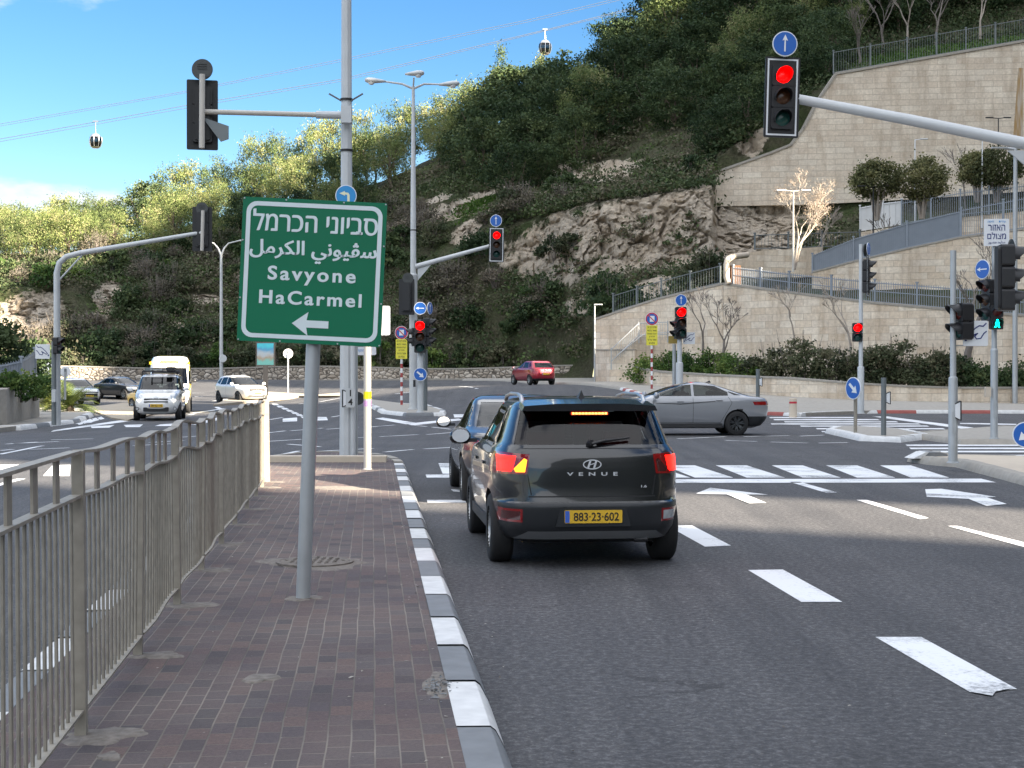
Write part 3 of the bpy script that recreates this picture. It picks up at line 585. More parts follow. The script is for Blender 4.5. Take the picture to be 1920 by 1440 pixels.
# thin guide dashes across the junction
for q in [(500, 812, 535, 808), (545, 808, 605, 803), (612, 805, 672, 801), (690, 801, 740, 797), (712, 819, 785, 815), (500, 828, 565, 824), (540, 833, 600, 838), (640, 822, 690, 820), (800, 815, 850, 811), (795, 842, 850, 839), (720, 848, 775, 843), (770, 797, 800, 800), (810, 801, 845, 805), (588, 847, 700, 841),
          (505, 787, 530, 783), (590, 757, 640, 754), (622, 782, 660, 776), (560, 846, 505, 857), (10, 833, 70, 829), (25, 832, 110, 828), (55, 843, 130, 840), (0, 852, 80, 836), (95, 825, 175, 823), (250, 836, 330, 832), (280, 830, 345, 826), (0, 845, 25, 843), (340, 820, 385, 817)]: pline(*q, .12)
mark([(530, 785), (557, 783), (557, 790), (530, 791)]); mark([(588, 782), (612, 782), (615, 788), (589, 789)])
for i in range(7):
    mark([(509+i*9, 757+i*4), (519+i*9, 757+i*4), (525+i*9, 760+i*4), (513+i*9, 760+i*4)])
mark([(703, 785), (718, 783), (780, 793), (762, 796)]); mark([(760, 795), (860, 785), (868, 788), (775, 798)], .009); mark([(850, 777), (880, 777), (880, 782), (852, 783)])
mark([(500, 739), (525, 738), (527, 741), (503, 742)]); mark([(525, 741), (545, 740), (547, 743), (527, 744)]); mark([(558, 742), (580, 741), (583, 744), (560, 745)])
pline(700, 747, 770, 758, .15); pline(860, 740, 895, 746, .2); pline(740, 735, 800, 730, .2); pline(560, 727, 640, 727, .12); pline(690, 732, 720, 732, .12)
mark([(140, 795), (160, 789), (190, 785), (170, 793)])
for i in range(5): mark([(142+i*10, 792-i*2.2), (150+i*10, 790-i*2.2), (156+i*10, 795-i*2.4), (148+i*10, 797-i*2.4)])
# left carriageway
mark([(0, 872), (60, 871), (10, 893), (-60, 893)]); mark([(98, 873), (132, 872), (130, 893), (80, 893)]); mark([(170, 800), (215, 797), (205, 802), (172, 803)]); mark([(232, 797), (268, 796), (262, 801), (236, 801)]); mark([(300, 796), (330, 794), (322, 799), (290, 799)]); mark([(352, 796), (408, 783), (416, 786), (372, 797)])
mark([(240, 786), (100, 807), (95, 810), (250, 789)])
pline(-40, 920, 40, 898, .14)
for q in [(360, 775, 420, 766), (400, 752, 480, 742), (360, 737, 384, 737), (365, 744, 380, 744), (355, 778, 362, 777), (405, 763, 420, 770), (170, 738, 195, 738)]: pline(*q, .25)
struct(RM.build('road_marking', 'road_paint', recalc=True))
# ---------------------------------------------------------------- vegetation
def leaf_object(name, cen, size, m, parent=None, rs=0, asp=0.6, tint=None, up=0.0):
    r = np.random.RandomState(rs); cen = np.asarray(cen, float); n = len(cen)
    a = r.normal(size=(n, 3)); a[:, 2] += up; a /= np.linalg.norm(a, axis=1)[:, None]+1e-9
    h = r.normal(size=(n, 3)); bb = np.cross(a, h); bb /= np.linalg.norm(bb, axis=1)[:, None]+1e-9
    s = size*(0.6+0.8*r.rand(n))[:, None]; a = a*s*0.5; bb = bb*s*0.5*asp
    v = np.stack([cen-a-bb*.35, cen-a*.1-bb, cen+a, cen-a*.1+bb], 1).reshape(-1, 3)
    me = bpy.data.meshes.new(name); me.vertices.add(4*n); me.vertices.foreach_set('co', v.ravel())
    me.loops.add(4*n); me.loops.foreach_set('vertex_index', np.arange(4*n)); me.polygons.add(n)
    me.polygons.foreach_set('loop_start', np.arange(n)*4); me.polygons.foreach_set('loop_total', np.full(n, 4)); me.update()
    t = r.rand(n) if tint is None else np.clip(np.asarray(tint)+r.normal(size=n)*.12, 0, 1)
    at = me.attributes.new('tint', 'FLOAT', 'FACE'); at.data.foreach_set('value', t.astype(np.float32))
    me.materials.append(MATS[m]); o = bpy.data.objects.new(name, me); col.objects.link(o)
    if parent: o.parent = parent
    return o
def clumps(r, n_cl, per, env, cs, zst=.65):
    # leaf centres in clumps; env(u) maps a random unit vector to the crown surface
    out = []; tint = []
    for i in range(n_cl):
        d = r.normal(size=3); d /= np.linalg.norm(d); k = 0.45+0.55*r.rand()**0.5
        c = env(d, k)
        t = r.rand(); sp = cs*(0.6+0.7*r.rand())
        q = r.normal(size=(per, 3))*np.array([sp, sp, sp*zst]); out.append(c+q); tint += [t]*per
    return np.vstack(out), tint
def limbs(b, r, H, trunk_h, r0, spread, n, mi=0, lean=0.0):
    top = Vector((lean*H, 0, trunk_h))
    pts = [Vector((0, 0, -0.6)), Vector((lean*H*.3+r.normal()*.05*H*.3, r.normal()*.02*H, trunk_h*.5)), top, top+Vector((lean*H*.3, r.normal()*.04*H, (H-trunk_h)*.6))]
    b.path(pts, [r0, r0*.85, r0*.7, r0*.25], 7, mi)
    for i in range(n):
        a = 2*math.pi*i/n+r.rand(); z = trunk_h*(0.75+0.5*r.rand()); s = Vector((lean*z, 0, z)); e = s+Vector((math.cos(a)*spread*(.6+.4*r.rand()), math.sin(a)*spread*(.6+.4*r.rand()), (H-z)*(.3+.4*r.rand())))
        m_ = (s+e)/2+Vector((r.normal()*.2, r.normal()*.2, .1*H*r.rand())); b.path([s, m_, e], [r0*.42, r0*.28, r0*.1], 5, mi)
def proto_tree(kind, seed):
    r = np.random.RandomState(seed); root = bpy.data.objects.new('tree', None)
    H = 8.0
    if kind == 'pine':
        th, sx, base, cs, ncl, per, sz, m = 2.6, 2.6, 2.2, .46, 84, 60, .27, 'pine_leaf'
    elif kind == 'tall':
        th, sx, base, cs, ncl, per, sz, m = 3.0, 1.7, 2.0, .40, 66, 56, .25, 'pine_leaf'
    else:
        th, sx, base, cs, ncl, per, sz, m = 1.6, 3.0, 0.4, .50, 90, 58, .28, 'oak_leaf'
    ph = r.rand(6)*6.28; ox, oy = r.normal(size=2)*.35
    def env(d, k):
        az = math.atan2(d[1], d[0]); lob = 1+.3*math.sin(2*az+ph[0]+d[2]*2.5)+.24*math.sin(3*az+ph[1]+d[2]*3)+.12*math.sin(5*az+ph[2]+d[2]*4)
        if kind == 'tall': zz = base+(H-base)*(0.5+0.5*d[2]); rad = sx*(1.05-(zz-base)/(H-base))**.7
        else: zz = base+(H-base)*(0.5+0.5*d[2]*(.8+.2*k)); rad = sx*math.sqrt(max(.05, 1-d[2]**2*.9))
        return np.array([math.cos(az)*rad*lob*k+ox*(zz/H), math.sin(az)*rad*lob*k+oy*(zz/H), zz+r.normal()*(.45 if kind == 'pine' else .25)])
    c, t = clumps(r, ncl, per, env, cs, .65 if kind == 'oak' else .95)
    cr = leaf_object('crown', c, sz, m, None, seed, .38 if kind != 'oak' else .75, t, .9 if kind != 'oak' else 0)
    b = MB(); limbs(b, r, H, th, .19, sx*.8, 7); tr = b.build('trunk', 'trunk', smooth=60)
    return cr, tr
PROTO = {k: [proto_tree(k, 10*i+j+1) for j in range(n)] for i, (k, n) in enumerate((('pine', 5), ('tall', 2), ('oak', 5)))}
USED = set(); NEAR_LABEL = {}
def plant(kind, x, y, z, h, wk, label, group, rz=None, name=None, rnd=random):
    cr, tr = rnd.choice(PROTO[kind]); t = thing(name or {'pine': 'pine_tree', 'tall': 'pine_tree', 'oak': 'oak_tree'}[kind], label, 'tree', (x, y, z), rnd.uniform(0, 6.28) if rz is None else rz, group)
    s = h/8.0; t.scale = (s*wk, s*wk, s)
    for q in (cr, tr):
        c = q if q.name not in USED else q.copy()
        if q.name in USED: col.objects.link(c)
        else: USED.add(q.name)
        c.parent = t
    return t
def skyline():
    rnd = random.Random(5)
    # tree tops along the ridge: photo x, photo y of the top, distance, kind
    SK = [(-70,392,196,'pine'),(-20,378,198,'pine'),(25,388,196,'pine'),(70,398,199,'pine'),(120,380,196,'pine'),(165,395,199,'pine'),(205,388,195,'pine'),(245,372,197,'pine'),(285,352,194,'pine'),(322,318,196,'pine'),(362,312,196,'pine'),(405,308,195,'pine'),(448,318,198,'pine'),
          (478,270,194,'pine'),(515,262,192,'pine'),(552,268,196,'pine'),(592,240,192,'pine'),(632,228,194,'pine'),(668,214,192,'pine'),(702,250,192,'pine'),(742,200,190,'pine'),(778,208,187,'pine'),(826,178,186,'pine'),(872,176,186,'pine'),(905,165,183,'pine'),
          (931,96,178,'tall'),(962,132,182,'tall'),(1004,118,178,'tall'),(1022,112,181,'tall'),(1048,118,180,'tall'),(1086,140,176,'oak'),(1112,136,178,'oak'),(1150,112,172,'oak'),(1185,88,170,'oak')]
    for i, (px, py, d, k) in enumerate(SK):
        z = hillz(px, d)-.3; h = Zp(py, d)-z; wk = 1.0 if k == 'pine' else (1.0 if k == 'tall' else 1.1)
        lab = ('sunlit yellow green pine on the left skyline of the wooded hill' if px < 640 else 'half sunlit pine on the skyline between the tall lamp mast and the light pole') if k == 'pine' else ('slim pointed conifer on the skyline beside the hanging gondola' if k == 'tall' else 'dark leafy tree on the skyline right of the gondola')
        plant(k, X(px, d), d, z, h, wk*min(1.25, 7.2/h), lab, 'trees along the skyline', rnd=rnd)
    # big leaning pine at the top edge
    for px, py, d, k, h in ((1262, -30, 172, 'pine', 10), (1330, -40, 176, 'pine', 11), (1410, -60, 178, 'oak', 10)):
        plant(k, X(px, d), d, Zp(py, d)-h, h, 1.0, 'big sunlit pine crown cut by the top picture edge' if px == 1262 else 'tall dark tree at the top picture edge above the forest', 'trees along the skyline', rnd=rnd)
    # second and third rows under the skyline
    n = 0
    for row, (d0, hh) in enumerate(((183, 6.2), (171, 5.6), (159, 5.0))):
        for px in range(-60, 900, 58):
            px += rnd.uniform(-22, 22); d = d0+rnd.uniform(-4, 4)
            if 690 < px and row == 2: continue
            k = 'oak' if rnd.random() < (.25 if row < 2 else .5) else 'pine'
            z = hillz(px, d)-.3
            plant(k, X(px, d), d, z, hh*rnd.uniform(.8, 1.25), rnd.uniform(.85, 1.2), 'bushy pine in the band of trees below the left skyline' if k == 'pine' else 'dark rounded tree among the pines below the left skyline', 'trees on the left slope', rnd=rnd)
    # dark forest on the right slope
    for row, (d0, hh, x0) in enumerate(((147, 5.5, 960), (155, 6.5, 900), (164, 7.0, 860), (173, 7.5, 890), (182, 8, 1180))):
        for px in range(x0, 1600, 52):
            px += rnd.uniform(-20, 20); d = d0+rnd.uniform(-3, 3)
            if row == 0 and 1085 < px < 1240: continue
            if px > 1430: d += 8
            z = hillz(px, d)-.4; k = 'pine' if rnd.random() < .12 else 'oak'
            plant(k, X(px, d), d, z, hh*rnd.uniform(.8, 1.25), rnd.uniform(.9, 1.25), 'dark green shaded tree of the dense forest above the rock face' if k == 'oak' else 'shaded pine of the dense forest above the rock face', 'forest above the rock face', rnd=rnd)
    for px in range(1345, 1570, 30):
        for d0 in (134, 142, 150):
            d = d0+rnd.uniform(-3, 3); q = px+rnd.uniform(-12, 12)
            plant('oak', X(q, d), d, hillz(q, d)-.5, rnd.uniform(3.6, 6), rnd.uniform(.9, 1.2), 'dark evergreen tree right behind the slanting edge of the huge wall', 'forest above the rock face', rnd=rnd)
    for px in range(1580, 2000, 62):
        for d0 in (158, 170, 184):
            d = d0+rnd.uniform(-3, 3); q = px+rnd.uniform(-22, 22)
            plant('oak', X(q, d), d, hillz(q, d)-.4, rnd.uniform(6, 9), rnd.uniform(.9, 1.2), 'dark tree behind the fence above the big stone wall', 'trees above the big stone wall', rnd=rnd)
skyline()
# scrub that covers the slope
def scrub():
    r = np.random.RandomState(3); C = []; T = []
    def add(px, d, rad, n, t, zoff=0.0, flat=.7):
        x = X(px, d); z = hillz(px, d)+zoff; q = r.normal(size=(n, 3))*np.array([rad*.55, rad*.5, rad*.42*flat]); q[:, 2] = np.abs(q[:, 2])*1.2
        C.append(q+np.array([x, d, z])); T.extend([t]*n)
    k = 0
    while k < 2100:
        px = r.uniform(-120, 1360); c = hcol(px); u = r.rand()
        d = c[1][0]+(c[5][0]-c[1][0])*u; py = HY-(hillz(px, d)-CAMH)*F/d; rm = rockmask(px, py)
        if rm > .42 and r.rand() < .93: continue
        if px > 1300 and d < 116: continue
        nz_ = noise.noise(Vector((px*.012, d*.08, 2.0)))
        t = .2+.3*r.rand() if nz_ > .0 else .52+.35*r.rand()
        if r.rand() < .06: t = 1.0
        low_ = d < c[2][0]; add(px, d, r.uniform(.9, 1.7)*(1.1 if low_ else .9), 100, t); k += 1
    for k in range(420):
        px = r.uniform(1330, 1580); add(px, r.uniform(130.5, 152), 1.3, 80, r.uniform(.0, .5))
    for k in range(420):
        px = r.uniform(1560, 1990); add(px, r.uniform(146, 166), 1.3, 70, r.uniform(.0, .6))
    for k in range(260):
        px = r.uniform(1325, 1510); add(px, r.uniform(129.4, 137), .9, 70, r.uniform(.0, .5))
    for k in range(150):
        px = r.uniform(1500, 1640); add(px, r.uniform(113, 128), .8, 60, r.uniform(.2, .9))
    for k in range(46):
        px = r.uniform(960, 1340); c = hcol(px); u = r.rand(); add(px, c[2][0]+(c[3][0]-c[2][0])*u-1.0, r.uniform(.4, .8), 45, r.uniform(.1, .9))
    for px in range(950, 1345, 9):                           # bushes hanging over the top of the cliff and at its foot
        c = hcol(px); add(px+r.uniform(-5, 5), c[3][0]+r.uniform(.3, 2.0), 1.0, 60, r.uniform(.1, .5)); add(px, c[2][0]-r.uniform(.2, 2), .8, 45, r.uniform(.2, .9))
    C_ = np.vstack(C); o = leaf_object('scrub', C_, .29, 'scrub_leaf', None, 9, .6, np.array(T)); struct(o, 'stuff'); o['label'] = 'mixed green and brown scrub covering the rocky slope'
scrub()
# bushes one can tell apart along the foot of the slope
def bush(name, label, x, y, z, rx, ry, h, m, seed, group, n=26, per=60, size=.17, lab_cat='bush', sticks=0):
    r = np.random.RandomState(seed); t = thing(name, label, lab_cat, (x, y, z), 0, group)
    def env(d, k):
        az = math.atan2(d[1], d[0]); e = abs(d[2]); lob = 1+.16*math.sin(3*az+seed)+.1*math.sin(5*az+2*seed)
        return np.array([math.cos(az)*rx*math.sqrt(1-e*e*.9)*lob*k, math.sin(az)*ry*math.sqrt(1-e*e*.9)*k, .12*h+h*.78*e*(.6+.4*k)])
    c, tt = clumps(r, n, per, env, min(rx, ry, h)*.2); c[:, 2] = np.maximum(c[:, 2], .02)
    leaf_object('foliage', c, size, m, t, seed, .65, tt)
    b = MB()
    for i in range(7+sticks):
        a = r.rand()*6.28; k = r.rand()*.7; b.path([(k*.3*rx*math.cos(a), k*.3*ry*math.sin(a), -.1), (k*.7*rx*math.cos(a), k*.7*ry*math.sin(a), h*.5), (k*rx*math.cos(a)+r.normal()*.1, k*ry*math.sin(a), h*(.8+(.35*r.rand() if i >= 7 else .1)))], [.03, .02, .008], 5)
    b.build('stem', 'grey_bark', t); return t
rnd = random.Random(8)
for i, px in enumerate(range(118, 1080, 33)):
    d = 128.6+rnd.uniform(0, 1.6)-max(0, (px-850)*.012); m = ['hedge_leaf', 'brown_leaf', 'oak_leaf'][i % 3 if rnd.random() < .6 else 1]
    bush('shrub', {'hedge_leaf': 'green shrub spilling over the far low rubble wall', 'brown_leaf': 'brownish dry shrub behind the far low rubble wall', 'oak_leaf': 'dark evergreen shrub behind the far low rubble wall'}[m], X(px, d), d, hillz(px, d)-.2, rnd.uniform(1.1, 1.9), 1.1, rnd.uniform(1.6, 3.3), m, 100+i, 'shrubs along the foot of the slope', 22, 60, .26)
# larger shrubs scattered over the slope, copies of six kinds
SHP = []
for i, (m, rx, h, st, sz) in enumerate((('brown_leaf', 1.7, 2.2, 26, .22), ('oak_leaf', 1.6, 2.4, 0, .26), ('dry_shrub', 1.8, 2.3, 40, .16), ('hedge_leaf', 1.4, 1.8, 0, .24), ('dry_shrub', 1.3, 1.7, 34, .15), ('oak_leaf', 2.0, 2.0, 4, .26))): SHP.append((m, rx, h, st, sz, i))
m_leaf('dry_shrub', [(0.0, (0.062, 0.056, 0.040)), (0.6, (0.115, 0.102, 0.074)), (1.0, (0.17, 0.148, 0.112))], 0.1)
def slope_shrubs():
    rn = random.Random(31); roots = [None]*6; n = 0
    while n < 130:
        px = rn.uniform(-40, 1330); c = hcol(px); u = rn.random()**1.3; d = c[1][0]+2+(c[4][0]-c[1][0]-2)*u; z = hillz(px, d); py = HY-(z-CAMH)*F/d
        if rockmask(px, py) > .3 or (px > 1100 and d < 104): continue
        i = rn.choice((0, 1, 2, 2, 4, 4, 0, 3, 1, 5)); m, rx, h, st, sz, _ = SHP[i]
        lb = {'brown_leaf': 'olive brown shrub standing out on the rocky slope', 'oak_leaf': 'dark evergreen shrub standing out on the rocky slope', 'dry_shrub': 'grey brown leafless looking shrub on the rocky slope', 'hedge_leaf': 'fresh green shrub standing out on the rocky slope'}[m]
        if roots[i] is None: roots[i] = t = bush('shrub', lb, X(px, d), d, z-.25, rx, rx*.9, h, m, 500+i, 'shrubs scattered over the slope', 26, 60, sz, sticks=st)
        else: t = copy_tree(roots[i]); t.location = (X(px, d), d, z-.25)
        t.rotation_euler.z = rn.uniform(0, 6.28); k = rn.uniform(.7, 1.35); t.scale = (k, k, k*rn.uniform(.8, 1.15)); n += 1
slope_shrubs()
# bare trees
def bare_tree(name, label, x, y, z, h, r0, m, seed, levels=4, spread=.5, fork=.45, group=None, twig=0, leafm=None, stems=1):
    rn = random.Random(seed); t = thing(name, label, 'tree', (x, y, z), 0, group); b = MB(); ends = []
    def grow(p, d, L, rad, lv):
        q = p+d*L*.5+Vector((rn.uniform(-1, 1), rn.uniform(-1, 1), 0))*L*.06; e = p+d*L
        b.path([p, q, e], [rad, rad*.8, rad*.62], 6 if lv > 2 else 3, 0, cap=False)
        if lv == 0: ends.append(e); return
        for i in range(rn.choice((2, 3)) if lv > 1 else 3+twig):
            a = rn.uniform(0, 6.28); nd = (d+Vector((math.cos(a), math.sin(a), rn.uniform(-.1, .5)))*spread*rn.uniform(.7, 1.3)).normalized()
            grow(e if i < 2 else p+d*L*rn.uniform(.5, .95), nd, L*rn.uniform(.55, .82), max((.009 if twig else .013) if y < 100 else .02, rad*.52), lv-1)
    for s in range(stems):
        d0 = Vector((rn.uniform(-.12, .12), rn.uniform(-.1, .1), 1)) if stems == 1 else Vector((rn.uniform(-.5, .5), rn.uniform(-.3, .3), 1))
        grow(Vector((rn.uniform(-.1, .1)*stems, 0, -.15)), d0.normalized(), h*fork, r0, levels)
    b.build('branches', m, t, recalc=False, smooth=60)
    return t, ends
# ---------------------------------------------------------------- walls of the right bank
def wall(name, label, line, m, thick=.45, coping=None, group=None, both=False):
    # line: (x, y, z0, z1) along the front face, running left to right; uv in metres
    b = MB(); uvs = []; L = 0; acc = [0]
    for p, q in zip(line, line[1:]): L += math.hypot(q[0]-p[0], q[1]-p[1]); acc.append(L)
    n = len(line); fr = [(x, y, z0) for x, y, z0, z1 in line]+[(x, y, z1) for x, y, z0, z1 in line]
    bk = []
    for i, (x, y, z0, z1) in enumerate(line):
        p, q = line[max(0, i-1)], line[min(n-1, i+1)]; d = Vector((q[0]-p[0], q[1]-p[1])).normalized(); bk.append((x-d.y*thick, y+d.x*thick))
    vs = fr+[(bk[i][0], bk[i][1], line[i][2]) for i in range(n)]+[(bk[i][0], bk[i][1], line[i][3]) for i in range(n)]
    fs = []
    for i in range(n-1): fs += [(i, i+1, n+i+1, n+i), (n+i, n+i+1, 3*n+i+1, 3*n+i), (2*n+i+1, 2*n+i, 3*n+i, 3*n+i+1), (i+1, i, 2*n+i, 2*n+i+1)]
    fs += [(2*n, 0, n, 3*n), (n-1, 3*n-1, 4*n-1, 2*n-1)]
    b.add(vs, fs); t = thing(name, label, 'wall', (0, 0, 0), 0, group)
    def uvmap(o):
        me = o.data; ul = me.uv_layers.new(name='UVMap')
        for p in me.polygons:
            for li in p.loop_indices:
                vi = me.loops[li].vertex_index; k = vi % n; zz = me.vertices[vi].co.z; off = thick if vi >= 2*n else 0
                ul.data[li].uv = (acc[k]+(off if abs(p.normal.z) > .5 or len(p.vertices) == 4 and (vi >= 2*n) and k in (0, n-1) else 0), zz+off*(abs(p.normal.z) > .5))
    o = b.build('masonry', m, t, recalc=True); uvmap(o)
    if coping:
        c = MB(); e = .05
        for i in range(n-1):
            (x, y, _, z), (x2, y2, _, z2) = line[i], line[i+1]; d = Vector((x2-x, y2-y)).normalized(); nn = Vector((-d.y, d.x))
            c.add([(x-nn.x*e, y-nn.y*e, z+.003), (x2-nn.x*e, y2-nn.y*e, z2+.003), (x2+nn.x*(thick+e), y2+nn.y*(thick+e), z2+.003), (x+nn.x*(thick+e), y+nn.y*(thick+e), z+.003),
                   (x-nn.x*e, y-nn.y*e, z+coping), (x2-nn.x*e, y2-nn.y*e, z2+coping), (x2+nn.x*(thick+e), y2+nn.y*(thick+e), z2+coping), (x+nn.x*(thick+e), y+nn.y*(thick+e), z+coping)],
                  [(0, 1, 2, 3), (4, 5, 6, 7), (0, 1, 5, 4), (1, 2, 6, 5), (2, 3, 7, 6), (3, 0, 4, 7)])
        c.build('coping', 'concrete', t)
    return t
def wp(px, d, top, bot): return (X(px, d), d, Zp(bot, d), Zp(top, d))
# far low rubble wall
rl = []
for px in range(-160, 1100, 40):
    d = 126.7 if px < 700 else 126.7-(px-700)*.0135; x = X(px, d); g0 = G(x, min(d, 126)); rl.append((x, d, g0-.1, g0+1.0+.12*math.sin(px*.013)))
wall('rubble_wall', 'long low rubble stone wall along the far side of the road', rl, 'rubble', .5, .12)
# big retaining wall: a gable-like outline cut along the slope
def big_wall():
    t = thing('retaining_wall', 'huge pale stone retaining wall with stepped slanting top on the hillside', 'wall')
    out = [(1340,326),(1342,387),(1500,384),(1640,378),(1800,368),(1960,356),(2500,330),(2500,-20),(1960,72),(1920,80),(1700,118),(1567,141),(1535,188),(1506,243),(1482,274),(1442,290)]
    D = lambda px: 128.2-(px-1340)*.0008
    pts = [(X(px, D(px)), D(px), Zp(py, D(px))) for px, py in out]; n = len(pts); b = MB()
    b.add(pts+[(x+.1, y+1.0, z) for x, y, z in pts], [list(range(n)), list(range(n, 2*n))[::-1]]+[(i, n+i, n+(i+1) % n, (i+1) % n) for i in range(n)])
    o = b.build('masonry', 'big_ashlar', t, recalc=True); ul = o.data.uv_layers.new(name='UVMap')
    for lp in o.data.loops:
        v = o.data.vertices[lp.vertex_index].co; ul.data[lp.index].uv = (v.x, v.z+v.y-128)
    c = MB(); tp = pts[7:]+[pts[0]]
    for p, q in zip(tp, tp[1:]):
        p, q = Vector(p), Vector(q); dd = (q-p); M = dd.to_track_quat('X', 'Z').to_matrix(); c.box((p+q)/2+Vector((0, .5, .10)), (dd.length+.1, 1.25, .2), 0, M)
    c.build('coping', 'concrete', t)
    for i, (px, w_) in enumerate(((1913, .9),)):
        pass
    m, n_, l, bb = nodes('rust_stain'); cc = coords(n_, l, 0, (3, 1, .35)); f = tex(n_, l, 'Noise', cc, Scale=1.5, Detail=6)
    l.new(ramp(n_, l, f.outputs['Fac'], [(.35, (.46, .40, .33)), (.6, (.36, .23, .10))]), bb.inputs['Base Color']); bb.inputs['Roughness'].default_value = .9; MATS['rust_stain'] = m
    q = MB(); d = D(1912)-.004
    poly = [(1908, 128), (1918, 128), (1924, 200), (1926, 265), (1898, 268), (1903, 200)]
    q.add([(X(a, d), d, Zp(y_, d)) for a, y_ in poly], [list(range(6))]); q.build('rust_stain', 'rust_stain', t)
big_wall()
# lower wall: left leg and right leg meeting at a corner
LW = [wp(1114, 99, 601, 724), wp(1230, 96, 563, 722), wp(1355, 92.5, 534, 730)]
wall('stone_wall', 'pale stone wall rising to a corner behind the stair railing', LW, 'ashlar', .6, .14)
RW = [wp(1356, 92.4, 534, 730), wp(1480, 89, 550, 740), wp(1640, 86, 570, 750), wp(1800, 84, 584, 760), wp(1960, 82, 597, 770), wp(2200, 79, 618, 780)]
wall('stone_wall', 'long pale stone wall below the blue grey fence behind the brown hedge', RW, 'ashlar', .6, .14)
# low planter wall at the pavement
PW = [wp(1187, 90.5, 690, 722), wp(1240, 87, 699, 728), wp(1320, 83.5, 704, 734), wp(1400, 79.5, 708, 742), wp(1480, 76.5, 711, 752), wp(1580, 74.5, 719, 762), wp(1700, 73.8, 726, 766), wp(1800, 74, 729, 766), wp(1930, 75, 729, 765), wp(2150, 77, 728, 765)]
wall('planter_wall', 'low curved pale stone planter wall beside the right pavement', PW, 'ashlar', .45, .10)
wall('stair_wall', 'square block of pale stone at the foot of the stairs', [wp(1116, 98, 657, 722), wp(1143, 95.4, 657, 722), wp(1190, 95.0, 657, 722)], 'ashlar', 1.8, .08)
wall('ramp_wall', 'sloping pale stone ramp wall under the upper blue grey fence', [wp(1523, 98, 512, 560), wp(1600, 97, 492, 560), wp(1700, 96, 468, 560), wp(1800, 95, 447, 560), wp(1960, 93.5, 426, 560), wp(2200, 92, 395, 560)], 'ashlar', .6, .12)
wall('terrace_wall', 'short rough pale terrace wall under the sunlit bare tree', [wp(1365, 102, 478, 520), wp(1430, 102.5, 470, 520), wp(1540, 103.5, 463, 520)], 'ashlar', .5)
wall('terrace_wall', 'pale terrace wall under the topmost fence at the right edge', [wp(1612, 109, 436, 500), wp(1760, 108, 412, 480), wp(1960, 107, 392, 470), wp(2200, 106, 370, 450)], 'ashlar', .5)
def fence(name, label, line, m, pitch=.16, post=2.4, bar=.018, solid=False, rails=(.06, .94), group=None, panel='panel_pale'):
    # line: (x, y, z0, z1) left to right
    t = thing(name, label, 'fence', (0, 0, 0), 0, group); bars = MB(); rl_ = MB(); pn = MB(); npost = 0
    for (x, y, z0, z1), (x2, y2, w0, w1) in zip(line, line[1:]):
        L = math.hypot(x2-x, y2-y); nb = max(2, int(L/pitch)); ang = math.atan2(y2-y, x2-x); M = Matrix.Rotation(ang, 3, 'Z')
        for r_ in rails:
            p = Vector((x, y, z0+(z1-z0)*r_)); q = Vector((x2, y2, w0+(w1-w0)*r_)); rl_.tube(p, q, .03, n=5)
        if solid: pn.add([(x, y+.04, z0+.08), (x2, y2+.04, w0+.08), (x2, y2+.04, w1-.05), (x, y+.04, z1-.05), (x, y+.07, z0+.08), (x2, y2+.07, w0+.08), (x2, y2+.07, w1-.05), (x, y+.07, z1-.05)], [(0, 1, 2, 3), (4, 5, 6, 7), (0, 1, 5, 4), (2, 3, 7, 6), (1, 2, 6, 5), (0, 3, 7, 4)])
        for i in range(nb+1):
            u = i/nb; bars.box((x+(x2-x)*u, y+(y2-y)*u, (z0+(w0-z0)*u+z1+(w1-z1)*u)/2), (bar, bar, (z1-z0)+((w1-w0)-(z1-z0))*u), 0, M)
        k = max(1, round(L/post))
        for i in range(k+(1 if (x2, y2) == line[-1][:2] else 0)):
            u = i/k; px_, py_, a, c = x+(x2-x)*u, y+(y2-y)*u, z0+(w0-z0)*u, z1+(w1-z1)*u
            pb = MB(); pb.box((0, 0, (c-a)/2+.03), (.10, .10, c-a+.1), 0, M); pb.box((0, 0, c-a+.1), (.16, .16, .08), 0, M); pb.build('post', m, t, loc=(px_, py_, a))
    k_ = len(bars.v); bars.v += rl_.v; bars.f += [[k_+i for i in f] for f in rl_.f]; bars.m += rl_.m; bars.build('bars', m, t, recalc=False)
    if solid: pn.build('panel', panel, t)
    return t
fence('metal_fence', 'blue grey metal fence on the long stone wall, rusty at its left end', [wp(1374, 92.2, 500, 536), wp(1480, 89.2, 512, 550), wp(1640, 86.2, 527, 569), wp(1800, 84.2, 539, 583), wp(1960, 82.2, 548, 596)], 'fence_blue', .13, 2.3, .03, rails=(.08, .55, .92))
fence('metal_fence', 'blue grey sheet fence climbing along the ramp wall', [wp(1523, 98.2, 478, 512), wp(1600, 97.2, 447, 491), wp(1700, 96.2, 418, 467), wp(1800, 95.2, 395, 446)], 'fence_blue', .13, 2.3, .03, True, panel='fence_blue')
fence('metal_fence', 'blue grey bar fence at the upper end of the ramp by the right edge', [wp(1802, 95.2, 392, 446), wp(1960, 93.7, 362, 425)], 'fence_blue', .13, 2.3, .03)
fence('metal_fence', 'topmost grey bar fence on the terrace behind the ramp', [wp(1690, 108.3, 377, 424), wp(1800, 107.5, 358, 407), wp(1960, 107, 340, 391)], 'fence_blue', .13, 2.4, .03, rails=(.1, .9))
fence('panel_fence', 'white sunlit panel fence below the two round trees', [wp(1612, 109.3, 388, 436), wp(1655, 109, 380, 429), wp(1690, 108.4, 376, 424)], 'panel_pale', .4, 2.4, .03, True)
